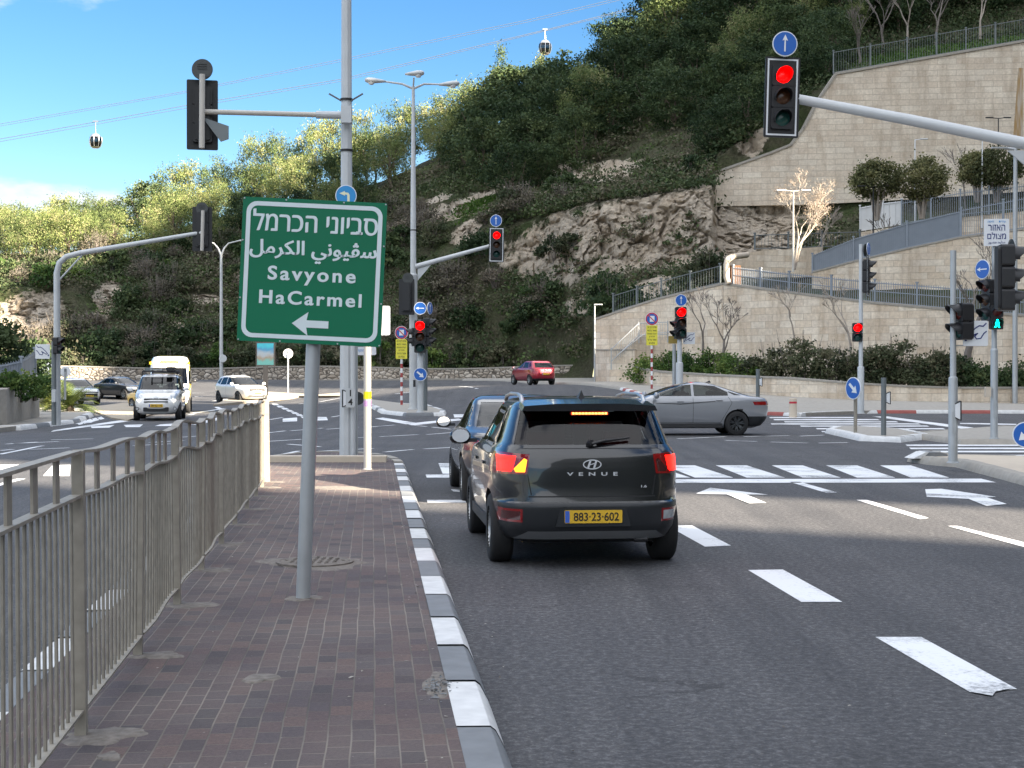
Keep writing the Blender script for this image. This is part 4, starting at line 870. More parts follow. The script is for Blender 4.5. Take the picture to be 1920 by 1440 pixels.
fence('wire_fence', 'dark thin fence on top of the huge retaining wall', [(lambda v: (v[0], v[1], v[2], v[2]+1.9))((X(px, 128.6), 128.6, Zp(py, 128.6)+.1)) for px, py in ((1562, 141), (1700, 117), (1920, 79), (2100, 45))], 'galv_dark', .22, 2.6, .02, rails=(.05, .97))
fence('wire_fence', 'thin mesh fence on the left leg of the stone wall', [(lambda v: (v[0], v[1], v[3]+.05, v[3]+1.2))(wp(px, d, py, 700)) for px, d, py in ((1150, 98.6, 587), (1240, 96, 560), (1350, 93.2, 533))], 'galv_dark', .2, 2.4, .018, rails=(.05, .95))
fence('wire_fence', 'thin grey fence on the terrace under the rock face', [wp(1415, 104, 440, 468), wp(1540, 105, 436, 464), wp(1612, 106, 434, 462)], 'galv_dark', .25, 2.4, .018, rails=(.05, .95))
# stairs with railing
st = thing('stair_railing', 'grey railing rising along the stone stairs', 'railing')
b = MB(); rr = MB()
A, B_, C_ = P(1146, 655, 95), P(1198, 606, 95.2), P(1252, 604, 94.5)
for p, q in ((A, B_), (B_, C_)):
    for k in (0, -.55): rr.tube(p+Vector((0, 0, k*1.4)), q+Vector((0, 0, k*1.4)), .03, n=6)
    n = int((q-p).length/.16)
    for i in range(n+1):
        v = p+(q-p)*i/n; b.box(v+Vector((0, 0, -.55)), (.02, .02, 1.1))
rr.tube(P(1160, 664, 94.5), P(1205, 628, 94.5), .03, n=6); rr.tube(P(1205, 628, 94.5), P(1260, 622, 94.3), .03, n=6)
for p in (A, B_, C_): rr.box(p+Vector((0, 0, -.6)), (.07, .07, 1.4))
k_ = len(b.v); b.v += rr.v; b.f += [[k_+i for i in f] for f in rr.f]; b.m += rr.m; b.build('bars', 'galv', st, recalc=False)
b = MB()
for i in range(14):
    v = P(1146, 662, 95.6)+(P(1215, 618, 95.9)-P(1146, 662, 95.6))*(i/13); b.box((v.x+.1, v.y+.5, v.z-1.6), (.24, 1.2, 3.0))
tag(b.build('stone_stairs', 'ashlar'), 'pale stone stairs climbing behind the grey railing', 'stairs')
o = bpy.data.objects['stone_stairs'].data; ul = o.uv_layers.new(name='UVMap')
for lp in o.loops: v = o.vertices[lp.vertex_index].co; ul.data[lp.index].uv = (v.x, v.z)
# pipe at the left end of the fence
b = MB(); b.path([P(1366, 532, 92), P(1362, 520, 92), P(1362, 496, 92), P(1364, 487, 92.2), P(1372, 482, 93), P(1400, 478, 96)], .19, 10); tag(b.build('drain_pipe', 'cream', smooth=50), 'cream bent drain pipe at the left end of the blue grey fence', 'pipe')
# rusty sheet next to it
b = MB(); b.box((*P(1377, 518, 92.35)[:2], Zp(518, 92.35)), (.8, .06, 1.35)); tag(b.build('rusty_sheet', 'rust'), 'rusty metal sheet closing the fence end beside the drain pipe', 'metal sheet')
# hedge and bushes in the planter
rnd = random.Random(3)
HB = [(1222,90,1.3,1.6,'hedge_leaf'),(1262,88.5,1.4,1.9,'hedge_leaf'),(1300,87,1.4,1.75,'hedge_leaf'),(1342,85.5,1.5,2.0,'hedge_leaf'),(1382,84,1.4,1.8,'hedge_leaf'),(1405,82.5,1.0,1.5,'hedge_leaf')]
for i, (px, d, rx, h, m) in enumerate(HB):
    lb = ['green hedge bush at the planter end behind the yellow panelled sign', 'green hedge bush behind the red traffic light by the planter', 'clipped green hedge bush under the two bare trees', 'taller green hedge bush right of the push button sign', 'dark green hedge bush beside the first brown bush', 'small green hedge bush in front of the first brown bush'][i]
    bush('hedge_bush', lb, X(px, d), d, Zp(713, d)-.3 if px > 1330 else Zp(702, d)-.5, rx, 1.2, h, m, 200+i, 'green hedge in the planter', 34, 75, .16)
BB = [(1448,82,1.7,2.5),(1500,80.5,1.9,2.9),(1556,79.5,1.7,2.6),(1606,79,1.6,2.1),(1640,78.6,1.4,2.5),(1678,78.5,1.5,2.7),(1722,78.3,1.5,1.9),(1762,78.2,1.3,2.2),(1808,78.2,1.2,1.9)]
for i, (px, d, rx, h) in enumerate(BB):
    bush('brown_bush', ['rounded brown bush next to the green hedge', 'tallest brown twiggy bush behind the grey bollard', 'brown bush behind the leftmost post of the right island', 'low brown bush behind the red pedestrian light pole', 'brown bush just right of the red pedestrian light pole', 'tall brown bush below the bare tree by the wall', 'low brown bush in the middle of the planter', 'brown bush left of the thick grey signal post', 'brown bush right of the thick grey signal post'][i], X(px, d), d, Zp(722, d)-.25, rx, 1.3, h, 'brown_leaf' if i != 8 else 'oak_leaf', 300+i, 'brown bushes in the planter', 34, 80, .17, sticks=10)
for i, (px, d, rx, h) in enumerate(((1840,77.5,1.2,1.5),(1880,77.5,1.2,1.4),(1918,77.5,1.1,1.7))):
    bush('hedge_bush', ['dark green bush under the thick tree trunk', 'dark green bush behind the lamp post at the right edge', 'dark green bush cut by the right picture edge'][i], X(px, d), d, Zp(728, d)-.2, rx, 1.1, h, 'oak_leaf', 340+i, 'dark bushes at the right end of the planter', 26, 70, .16)
# bare trees by the lower wall
bare_tree('bare_tree', 'leafless small tree in front of the wall corner, left of two', X(1316, 87), 87, Zp(680, 87), 4.6, .10, 'grey_bark', 11, 6, .5, .32)
bare_tree('bare_tree', 'leafless small tree in front of the wall corner, right of two', X(1357, 86), 86, Zp(675, 86), 3.9, .10, 'grey_bark', 12, 6, .55, .32)
bare_tree('bare_tree', 'slender leafless tree in front of the blue grey fence above the brown bushes', X(1487, 84), 84, Zp(650, 84), 3.9, .07, 'pale_bark', 13, 5, .5, .36)
bare_tree('bare_tree', 'pale leafless tree beside the pole with the red pedestrian light', X(1594, 81.5), 81.5, Zp(668, 81.5), 4.2, .09, 'pale_bark', 14, 5, .55, .36)
bare_tree('bare_tree', 'wide leafless many-branched tree behind the thick grey signal post', X(1812, 80), 80, Zp(700, 80), 7.8, .26, 'grey_bark', 15, 6, .55, .32)
bare_tree('bare_tree', 'leafless tree on the ramp below the double armed dark lamp', X(1668, 100), 100, Zp(520, 100), 4.6, .09, 'grey_bark', 16, 5, .5, .34)
bare_tree('bare_tree', 'small pale leafless tree right of the sunlit tree', X(1540, 101), 101, Zp(480, 101), 3.6, .07, 'pale_bark', 17, 5, .5, .36)
bare_tree('bare_tree', 'thin leafless tree before the right end of the huge wall', X(1812, 112), 112, Zp(392, 112), 4.0, .07, 'grey_bark', 18, 4, .4, .5)
t, ends = bare_tree('bare_tree', 'sunlit pale tree with a haze of fine twigs before the huge wall', X(1488, 88), 88, Zp(500, 88), 6.0, .095, 'pale_bark', 19, 6, .52, .31, twig=2, stems=2)
t.scale = (1, 1, 1.0)
pt = [t_ for t_ in ends]; rr_ = np.random.RandomState(2); pp = np.array([list(e) for e in pt]); 
idx = rr_.choice(len(pp), 4000); lo = leaf_object('dry_leaves', pp[idx]+rr_.normal(size=(4000, 3))*.2, .08, 'scrub_leaf', t, 5, .3, np.full(4000, .75)); lo.data.materials.clear()
m_leaf('dry_leaf', [(0, (.22, .16, .12)), (1, (.38, .30, .23))]); lo.data.materials.append(MATS['dry_leaf'])
for i, (px, py, d, h) in enumerate(((1655, 118, 146, 9), (1700, 95, 148, 8), (1750, 88, 147, 9), (1835, 70, 146, 7), (1610, 125, 140, 6))):
    bare_tree('bare_tree', ['leafless tree behind the fence over the huge wall, forked low', 'leafless tree with pale trunk behind the fence over the huge wall', 'second pale leafless trunk behind the fence over the huge wall', 'spreading leafless tree at the top right on the grass bank', 'slim leaning leafless tree at the left end of the fence over the huge wall'][i], X(px, d), d, hillz(px, d)-.3, h, .16, 'grey_bark' if i % 2 == 0 else 'pale_bark', 60+i, 5, .5, .36)
# round clipped trees on the terrace
def round_tree(label, px, py, d, R_, seed, zb):
    t = thing('round_tree', label, 'tree', (X(px, d), d, Zp(zb, d)), 0); h = Zp(py, d)-Zp(zb, d); r = np.random.RandomState(seed); b = MB()
    for k in range(4):
        a = k*1.6; b.path([(.1*math.cos(a), .1*math.sin(a), -.3), (.3*math.cos(a), .3*math.sin(a), h*.4), (.9*R_*.6*math.cos(a), .6*R_*math.sin(a), h)], [.1, .08, .05], 6)
    b.build('trunk', 'pale_bark', t, smooth=50)
    def env(dv, k): k = .6+.4*k; return np.array([dv[0]*R_*k, dv[1]*R_*k*.9, h+dv[2]*R_*.82*k])
    c, tt = clumps(r, 90, 70, env, .2*R_); leaf_object('crown', c, .18, 'olive_leaf', t, seed, .6, tt)
round_tree('round clipped tree with light green crown, left of the pair on the terrace', 1643, 338, 98, 1.42, 1, 405)
round_tree('round clipped tree with darker crown and pale stems, right of the pair', 1728, 335, 98, 1.55, 2, 402)
round_tree('dark bushy tree on the terrace at the right picture edge', 1868, 316, 108, 1.7, 3, 372)
round_tree('dark bushy tree beside the white sunlit lamp post', 1832, 316, 109, 1.3, 4, 372)
# left: planter with hedge, grey fence, cycads
wall('planter_wall', 'rough concrete planter wall on the left pavement', [(X(-80, 46), 46, 0, 1.15), (X(12, 48), 48, 0, 1.3), (X(74, 57), 57, 0, 1.75)], 'concrete', .4)
for i, (px, d, h, rx) in enumerate(((-12, 48.5, 1.0, .9), (22, 50.5, .95, .8), (50, 54, .9, .7))):
    bush('hedge_bush', ['leafy hedge cut by the left picture edge', 'leafy hedge bush on the left planter wall', 'leafy hedge bush at the end of the left planter wall'][i], X(px, d), d+.9, .9, rx, .7, h, 'hedge_leaf', 400+i, 'hedge on the left planter', 24, 70, .13)
fence('sheet_fence', 'grey corrugated fence behind the left hedge', [(X(-90, 56), 56, .3, 2.05), (X(-10, 58), 58, .3, 2.15), (X(40, 60), 60, .3, 2.4), (X(66, 62), 62, .3, 2.8)], 'fence_blue', .2, 2.0, .02, True, panel='fence_blue')
bush('dark_tree', 'dark dense tree mass at the left edge behind the grey fence', X(-20, 95), 95, 0, 3.6, 2.5, 5.6, 'oak_leaf', 450, None, 60, 80, .3, 'tree')
bush('dark_tree', 'dark round shrub beside the left mast behind the grey fence', X(48, 100), 100, 0, 2.2, 2, 4.4, 'oak_leaf', 451, None, 40, 80, .28, 'tree')
b = MB(); x0 = X(72, 112)
for i in range(8): b.box((x0+i*.2-.5, 112, .2+1.4), (.19, .05, 2.6))
tag(b.build('metal_gate', 'fence_blue'), 'grey corrugated gate by the far wall behind the left mast', 'gate')
def cycad(label, x, y, z, R_, seed):
    t = thing('cycad', label, 'palm', (x, y, z), 0, 'cycads on the left corner'); rn = random.Random(seed); b = MB(); b.lathe([(.0, -.1), (.16, -.1), (.18, .15), (.10, .3), (0, .32)], 10); b.build('trunk', 'trunk', t); f = MB()
    for i in range(70):
        a = rn.uniform(0, 6.28); el = rn.uniform(-.05, 1.15); L = R_*rn.uniform(.8, 1.1); pr = Vector((0, 0, .26)); d = Vector((math.cos(a)*math.cos(el), math.sin(a)*math.cos(el), math.sin(el))); pts = [pr]
        for k in range(5): pr = pr+d*L/5; d = (d+Vector((0, 0, -.22))).normalized(); pts.append(pr)
        s = Vector((-math.sin(a), math.cos(a), 0))
        for p, q, k in zip(pts, pts[1:], range(5)):
            for j in range(3):
                c = p+(q-p)*j/3; ww = .2*math.sin(.5+2.4*(k+j/3)/5)*R_
                for sg in (1, -1): f.add([c, c+(q-p)*.2, c+s*sg*ww+(q-p)*.6+Vector((0, 0, .03))], [(0, 1, 2)])
    o = f.build('fronds', 'palm_leaf', t, recalc=False); n = len(o.data.polygons); at = o.data.attributes.new('tint', 'FLOAT', 'FACE'); at.data.foreach_set('value', np.random.RandomState(seed).rand(n).astype(np.float32)); return t
cycad('spiky cycad left of the left mast', X(92, 69), 69, .1, 1.5, 1); cycad('spiky cycad right of the left mast', X(132, 66), 66, .1, 1.5, 2)
# ---------------------------------------------------------------- grass bank above the huge wall
def grass():
    r = np.random.RandomState(4); C = []
    for i in range(5000):
        px = r.uniform(1565, 1960); d = r.uniform(130.5, 147); C.append((X(px, d), d, hillz(px, d)+r.uniform(0, .35)))
    for i in range(1600):
        px = r.normal(905, 30); d = r.uniform(143, 147)
        C.append((X(px, d), d, hillz(px, d)+r.uniform(0, .4)))
    struct(leaf_object('grass', C, .42, 'grass_leaf', None, 4, .35), 'stuff')
grass()
# ---------------------------------------------------------------- street furniture
def fit_text(s, w_, name, m, parent, loc, rot=(R(90), 0, 0), bold=0.0, space=1.0, h=None, ext=0.0015, dup=0):
    o = text(s, 1.0, name, m, parent, loc, rot, bold, ext*1.0/0.1, space)
    xs = [v.co.x for v in o.data.vertices]; ys = [v.co.y for v in o.data.vertices]
    k = w_/(max(xs)-min(xs)); ky = k if h is None else h/(max(ys)-min(ys))
    cx, cy = (max(xs)+min(xs))/2, (max(ys)+min(ys))/2
    for v in o.data.vertices: v.co = ((v.co.x-cx)*k, (v.co.y-cy)*ky, v.co.z*0.1)
    if dup:
        bm = bmesh.new(); bm.from_mesh(o.data); g = bmesh.ops.duplicate(bm, geom=bm.verts[:]+bm.edges[:]+bm.faces[:])['geom']
        for v in g:
            if isinstance(v, bmesh.types.BMVert): v.co.x += dup; v.co.y += dup*.4; v.co.z += .0004
        bm.to_mesh(o.data); bm.free()
    return o
def rot2(poly, a): c, s = math.cos(a), math.sin(a); return [(x*c-y*s, x*s+y*c) for x, y in poly]
UP = [(-.06, -.62), (.06, -.62), (.05, .3), (.22, .24), (0, .72), (-.22, .24), (-.05, .3)]
ARW = [(-.13, -.62), (.13, -.62), (.13, .1), (.4, .1), (0, .68), (-.4, .1), (-.13, .1)]
TURN = [(.12, -.75), (.34, -.75), (.34, .05), (.22, .26), (-.1, .3), (-.1, .42), (-.62, .2), (-.1, -.02), (-.1, .1), (.08, .08), (.12, 0)]
def sign_disc(root, loc, rotz, r, kind='up', colr='sign_blue', back=False, tilt=0.0):
    b = MB(); b.disc((0, 0, 0), r, .02, 36, 1 if not back else 2); b.disc((0, -.012, 0), r*.92, .006, 36, 0 if not back else 2)
    if back:
        for k in (-1, 0, 1): b.box((0, -.02, r*.3+k*r*.22), (r*.9, .02, r*.07), 2)
    else: b.disc((0, .012, 0), r*.99, .004, 36, 2)
    d = b.build('sign_disc', [colr, 'sign_white', 'sign_back'], root, loc=loc); d.rotation_euler = (0, tilt, rotz)
    if not back and kind:
        p = {'up': UP, 'left': rot2(UP, R(90)), 'left_bold': rot2(ARW, R(90)), 'down_right': rot2(ARW, R(-130)), 'down_left': rot2(ARW, R(130)), 'turn': TURN}[kind]
        a = MB(); a.prism([(x*r, z*r) for x, z in p], .004, (0, -.018, 0)); a.build('arrow', 'sign_white' if kind != 'turn' else 'sign_yellow_pale', d)
    return d
mat('sign_yellow_pale', (0.72, 0.74, 0.52), .45, 0, 0)
OFF = ['lens_off_red', 'lens_off_amber', 'lens_off_green']
def signal_head(root, loc, rotz, lit=None, n=3, board=False, s=1.0, ped=False, tilt=0.0, white_edge=True):
    pit = .39 if board else .345; W_ = .40 if board else .36; H_ = pit*n+.04
    b = MB()
    for i in range(n): b.rbox((0, .09, ((n-1)/2-i)*pit), (W_, .2, pit-.006), .04, 0)
    b.rbox((0, .2, 0), (W_*.75, .08, H_*.9), .05, 0)
    hd = b.build('signal_head', 'black_plastic', root, loc=loc); hd.rotation_euler = (0, tilt, rotz); hd.scale = (s, s, s)
    if board:
        q = MB(); q.rbox((0, .06, 0), (.64, .02, 1.46), .03, 0)
        if white_edge:
            for x_, z_, w_, h_ in ((0, .68, .56, .03), (0, -.68, .56, .03), (.265, 0, .03, 1.33), (-.265, 0, .03, 1.33)): q.box((x_, .047, z_), (w_, .008, h_), 1)
        q.build('backboard', ['black_plastic', 'sign_white'], hd)
    for i in range(n):
        z = ((n-1)/2-i)*pit; v = MB(); N = 14; rr = .155
        pts = []
        for j in range(N+1):
            a = R(-25+230*j/N); L = .24*(.35+.65*max(0, math.sin(max(0, min(math.pi, a)))**.6 if 0 < a < math.pi else 0))
            for rad in (rr, rr-.008): pts += [(rad*math.cos(a), -.01, z+rad*math.sin(a)), (rad*math.cos(a), -.01-L, z+rad*.97*math.sin(a)-.02*L/.24)]
        for j in range(N): o = j*4; v.f += [[o, o+1, o+5, o+4], [o+2, o+3, o+7, o+6], [o+1, o+3, o+7, o+5]]; v.m += [0, 0, 0]
        v.v = pts; v.build('visor', 'black_plastic', hd, smooth=50)
        l_ = MB(); l_.lathe([(0.0, -.045), (.06, -.04), (.10, -.028), (.14, -.004), (.14, .0)], 24, (0, 0, 0))
        on = lit == i; m = ('lamp_green' if (ped and i == n-1) or i == 2 else 'lamp_red') if on else (OFF[i] if n == 3 else OFF[i*2])
        if on and ped and m == 'lamp_green':
            l2 = l_.build('lens', 'lens_off_green', hd, smooth=40, loc=(0, -.012, z)); l2.rotation_euler = (R(90), 0, 0); l2.rotation_euler = (R(-90), 0, 0)
            g_ = MB(); g_.disc((0, -.06, z+.085), .03, .01, 14); g_.prism([(-.035, .05), (.035, .05), (.06, -.02), (.03, -.02), (.07, -.12), (.035, -.12), (0, -.05), (-.05, -.12), (-.085, -.11), (-.03, -.03), (-.06, -.03)], .01, (0, -.06, z)); g_.build('walking_figure', 'lamp_green', hd)
        else:
            lo = l_.build('lens', m, hd, smooth=40, loc=(0, -.012, z)); lo.rotation_euler = (R(-90), 0, 0)
    return hd
def flip_fix():
    for o in bpy.data.objects:
        if o.name.split('.')[0] == 'lens': o.rotation_euler = (R(-90), 0, 0)
def plate(root, name, loc, w_, h_, rotz=0, m='sign_white', back='sign_back', r=.03, tilt=0):
    b = MB(); b.rbox((0, 0, 0), (w_, .012, h_), r, 0); b.rbox((0, .009, 0), (w_*.99, .006, h_*.99), r, 1); o = b.build(name, [m, back], root, loc=loc); o.rotation_euler = (0, tilt, rotz); return o
HAND = [(.42, .40), (.30, .28), (.14, .30), (-.02, .20), (-.28, -.06), (-.34, -.16), (-.25, -.19), (-.02, -.04), (.08, .0), (-.04, -.12), (.03, -.22), (.2, -.2), (.33, .0), (.43, .08)]
def hand_sign(root, loc, w_, rotz=0, flip=1):
    p = plate(root, 'push_button_sign', loc, w_, w_, rotz); b = MB()
    for pl in (HAND,):
        for (a, c), (e, f) in zip(pl, pl[1:]):
            v = Vector((e-a, 0, f-c)); M = v.to_track_quat('X', 'Z').to_matrix(); b.box(Vector(((a+e)/2*flip, 0, (c+f)/2))*w_ + Vector((0, -.009, 0)), (v.length*w_+.01, .004, .02*w_/.45), 0, Matrix(((M[0][0]*flip, M[0][1], M[0][2]*flip), (0, 1, 0), (M[2][0], M[2][1], M[2][2]))))
    b.box((-.40*w_*flip, -.009, -.26*w_), (.09*w_, .004, .11*w_)); b.build('hand_symbol', 'navy', p); return p
def button_box(root, loc, s=1.0, flip=1):
    b = MB(); b.prism([(0, .13), (.10*flip, .18), (.10*flip, -.18), (0, -.13)], .10, (0, 0, 0), 0); b.prism([(.10*flip, .2), (.125*flip, .2), (.125*flip, -.2), (.10*flip, -.2)], .12, (0, 0, 0), 1)
    b.prism([(0, .15), (.10*flip, .2), (.10*flip, .18), (0, .13)], .11, (0, 0, 0), 1); b.prism([(0, -.15), (.10*flip, -.2), (.10*flip, -.18), (0, -.13)], .11, (0, 0, 0), 1)
    o = b.build('push_button', ['sign_white', 'black_plastic'], root, loc=loc); o.scale = (s, s, s); return o
def pole(root, pts, rad, m='galv', name='pole', n=14, bands=()):
    b = MB(); b.path(pts, rad, n); return b.build(name, m, root, smooth=40)
def sleeve_pole(root, H_, hs, r0, r1, m='pale_paint', m2=None, lean=0):
    b = MB(); b.lathe([(r0*1.35, 0), (r0*1.35, .015), (r0, .03), (r0, hs-.03), (r0*.95, hs), (r1*1.02, hs+.02), (r1, hs+.03), (r1*.95, H_), (0, H_+.01)], 16); o = b.build('pole', m2 or m, root, smooth=35); q = MB(); q.rbox((0, -r0*.72, .75), (r0*.9, r0*.62, .42), .02, 0); q.build('access_door', m, root); return o
def rel(px, py, d, root): return P(px, py, d)-Vector(root.location)
def TL(name, label, px, d, z=None, **k):
    x = X(px, d); return thing(name, label, 'traffic light', (x, d, (G(x, d)+KH) if z is None else z), **k)
# near right mast with arm
t = TL('traffic_light', 'near mast arm signal with lit red lamp under a blue ahead only disc', 1942, 25.5)
H_ = Zp(268, 25.5)-t.location.z
pole(t, [(0, 0, 0), (0, 0, H_*.5), (0, 0, H_+.15)], [.115, .105, .095], 'pale_paint')
a0, a1 = rel(1942, 274, 25.5, t), rel(1478, 183, 26.6, t)
pole(t, [a0, a0+(a1-a0)*.5+Vector((0, 0, .02)), a1], [.105, .098, .085], 'pale_paint', 'arm')
b = MB(); e = (a1-a0).normalized(); b.prism([(-.5, -.08), (0, -.08), (0, -.5)], .03, a0); b.build('gusset', 'pale_paint', t)
pole(t, [rel(1470, 120, 26.75, t), rel(1466, 250, 26.75, t)], .05, 'pale_paint', 'head_bracket')
signal_head(t, rel(1467, 182, 26.4, t), R(4), 0, 3, True, .985, tilt=R(1.6)); sign_disc(t, rel(1471, 83, 26.35, t), R(3), .225, 'up', tilt=R(1.6))
pole(t, [rel(1471, 60, 26.45, t), rel(1470, 130, 26.5, t)], .025, 'pale_paint', 'sign_stem')
signal_head(t, rel(1897, 521, 25.4, t), R(84), None, 3, False, 1.1); sign_disc(t, rel(1896, 470, 25.4, t), R(55), .2, None, back=True)
sign_disc(t, rel(1923, 815, 25.2, t), R(-5), .22, 'down_left')
# post A: thick grey signal post on the near right island
t = TL('traffic_light', 'thick grey post with sideways pedestrian head and white push button hand sign', 1787, 27.0)
sleeve_pole(t, Zp(470, 27)-t.location.z, Zp(708, 27)-t.location.z, .083, .056, 'galv')
signal_head(t, rel(1795, 603, 27, t)+Vector((.02, 0, 0)), R(-78), None, 2, False, .98); hand_sign(t, rel(1829, 625, 26.95, t), .46, R(2))
pole(t, [rel(1790, 648, 27.03, t), rel(1850, 648, 27.03, t)], .012, 'galv', 'sign_bracket', 6); button_box(t, rel(1790, 770, 26.95, t), .9)
# post B with the camera notice
t = TL('traffic_light', 'slim grey post topped by the blue and white Hebrew camera notice, green walking man lit', 1864, 37.3)
sleeve_pole(t, Zp(440, 37.3)-t.location.z, Zp(655, 37.3)-t.location.z, .09, .066, 'galv')
pl = plate(t, 'camera_notice', rel(1868, 436, 37.15, t), .63, .68, R(-4))
for s, zz, ww, hh in (('רוזאה', .12, .42, .15), ('םלוצמ', -.08, .46, .17)): fit_text(s, ww, 'lettering', 'navy', pl, (0, -.012, zz), bold=.009, h=hh)
fit_text('\ufeb0\ufeee\ufebc\ufee3 \ufea4\ufef3\ufe8e\ufee8\ufee3', .42, 'lettering', 'navy', pl, (0, -.012, -.25), h=.09); fit_text('\u05d4\u05e4\u05d9\u05d7      \u05ea\u05d9\u05e8\u05d9\u05e2', .44, 'lettering', 'sign_light_blue', pl, (0, -.012, .27), h=.045)
signal_head(t, rel(1869, 595, 37.0, t), R(-3), 1, 2, False, .88, ped=True)
signal_head(t, rel(1848, 563, 37.2, t), R(-72), None, 3, False, 1.02); sign_disc(t, rel(1842, 505, 37.2, t), R(-62), .245, 'left'); pole(t, [rel(1850, 560, 37.25, t), rel(1847, 490, 37.25, t)], .02, 'galv', 'sign_stem', 6)
b = MB(); b.rbox((0, 0, 0), (.14, .12, .26), .03); b.build('control_box', 'cream', t, loc=rel(1852, 735, 37.2, t))
# post C
t = TL('traffic_light', 'tall slim post with a red pedestrian lamp halfway and a side facing signal above', 1614, 62)
sleeve_pole(t, Zp(458, 62)-t.location.z, Zp(688, 62)-t.location.z, .14, .088, 'pale_paint')
signal_head(t, rel(1630, 518, 62, t), R(70), None, 3, True, 1.2); sign_disc(t, rel(1628, 467, 62, t), R(62), .27, 'up'); sign_disc(t, rel(1622, 469, 62.1, t), R(60), .27, None, back=True)
signal_head(t, rel(1608, 623, 61.8, t), R(-6), 0, 2, False, 1.15, ped=True)
# post D behind the grey sedan
t = TL('traffic_light', 'post behind the grey sedan with lit red lamp and a blue ahead disc', 1274, 62)
sleeve_pole(t, Zp(630, 62)-t.location.z, Zp(680, 62)-t.location.z, .15, .10, 'pale_paint')
signal_head(t, rel(1277, 605, 61.8, t), R(3), 0, 3, False, 1.28); signal_head(t, rel(1268, 618, 61.9, t), R(-70), None, 2, False, 1.15); sign_disc(t, rel(1277, 563, 61.7, t), 0, .245, 'up')
hand_sign(t, rel(1292, 634, 62.2, t), .5); pole(t, [rel(1264, 645, 62.4, t), rel(1264, 745, 62.4, t)], .075, 'galv', 'side_post'); plate(t, 'brown_sign', rel(1262, 637, 62.5, t), .4, .32, 0, 'ochre' if 'ochre' in MATS else mat('ochre', (.36, .26, .06), .6).name)
# tall lamp mast E with signal arm
t = thing('lamp_mast', 'very tall lamp mast with three lamp heads and a red signal on its right arm', 'lamp post', (X(775, 68), 68, G(X(775, 68), 68)+KH))
z1, z2 = Zp(515, 68)-t.location.z, Zp(163, 68)-t.location.z
b = MB(); b.lathe([(.26, 0), (.26, .05), (.19, .06), (.185, z1-.1), (.2, z1-.05), (.2, z1), (.135, z1+.05), (.125, z1+3), (.07, z2), (0, z2+.02)], 16); b.lathe([(.131, Zp(433, 68)-t.location.z), (.131, Zp(433, 68)-t.location.z+.06)], 16, mi=1); b.build('pole', ['pale_paint', 'sign_black'], t, smooth=35)
def lamp_head(root, p, ax, L=1.0, m='pale_paint'):
    b = MB(); b.lathe([(0, -L/2), (.07, -L*.48), (.14, -L*.2), (.2, L*.12), (.2, L*.3), (.14, L*.45), (0, L/2)], 14, axis='x')
    for i, v in enumerate(b.v): b.v[i] = (v[0], v[1], v[2]*.65)
    o = b.build('lamp_head', m, root, smooth=60, loc=p); o.rotation_euler = (0, R(-4), 0 if ax > 0 else math.pi)
    g_ = MB(); g_.lathe([(0, -.14), (.10, -.12), (.15, -.04), (.16, 0)], 12); g_.build('lamp_glass', 'sign_white', o, smooth=50, loc=(L*.18, 0, -.07)); return o
for sx, px, py in ((-1, 704, 152), (1, 842, 158)):
    e = rel(px, py, 68, t); pole(t, [(0, 0, z2-.1), (sx*.5, 0, z2+.12), (e.x-sx*.3, 0, e.z-.02)], [.06, .05, .04], 'pale_paint', 'arm', 8); lamp_head(t, e, sx)
pole(t, [(0, 0, z2-.05), (.05, -.3, z2+.35)], .04, 'pale_paint', 'arm', 8); lh = lamp_head(t, (.1, -.5, z2+.5), 1, .9)
a0, a1 = rel(779, 500, 68, t), rel(920, 461, 68, t); pole(t, [a0, a1], [.12, .085], 'pale_paint', 'signal_arm')
b = MB(); b.prism([(0.1, 0), (.75, .22), (.1, -.55)], .03, (a0.x, 0, a0.z-.1)); b.build('gusset', 'pale_paint', t)
signal_head(t, rel(931, 459, 67.6, t), R(3), 0, 3, True, 1.09, tilt=R(.8)); sign_disc(t, rel(930, 414, 67.6, t), 0, .275, 'up'); pole(t, [rel(930, 402, 67.9, t), rel(931, 492, 67.9, t)], .04, 'pale_paint', 'sign_stem', 6)
signal_head(t, rel(763, 557, 67.5, t), R(176), None, 3, True, 1.12); sign_disc(t, rel(765, 522, 67.4, t), 0, .25, None, back=True)
# post F on the same island
t = TL('traffic_light', 'post on the middle island with red lamp, blue left arrow and keep right disc', 788, 63.8)
sleeve_pole(t, Zp(600, 63.8)-t.location.z, Zp(655, 63.8)-t.location.z, .13, .1, 'pale_paint')
signal_head(t, rel(787.5, 631, 63.4, t), R(2), 0, 3, False, 1.36); signal_head(t, rel(806, 623, 63.7, t), R(80), None, 3, False, 1.18); signal_head(t, rel(773, 632, 63.7, t), R(-80), None, 2, False, 1.15)
sign_disc(t, rel(788, 578, 63.3, t), 0, .27, 'left'); sign_disc(t, rel(806, 578, 63.6, t), R(68), .27, 'up'); sign_disc(t, rel(788, 702, 63.5, t), 0, .29, 'down_right')
pole(t, [rel(798, 655, 64.3, t), rel(797.5, 770, 64.3, t)], .09, 'galv_dark', 'side_post')
b = MB(); b.box((0, 0, 0), (.1, .1, .3)); b.build('push_button', 'black_plastic', t, loc=rel(777, 719, 63.6, t))
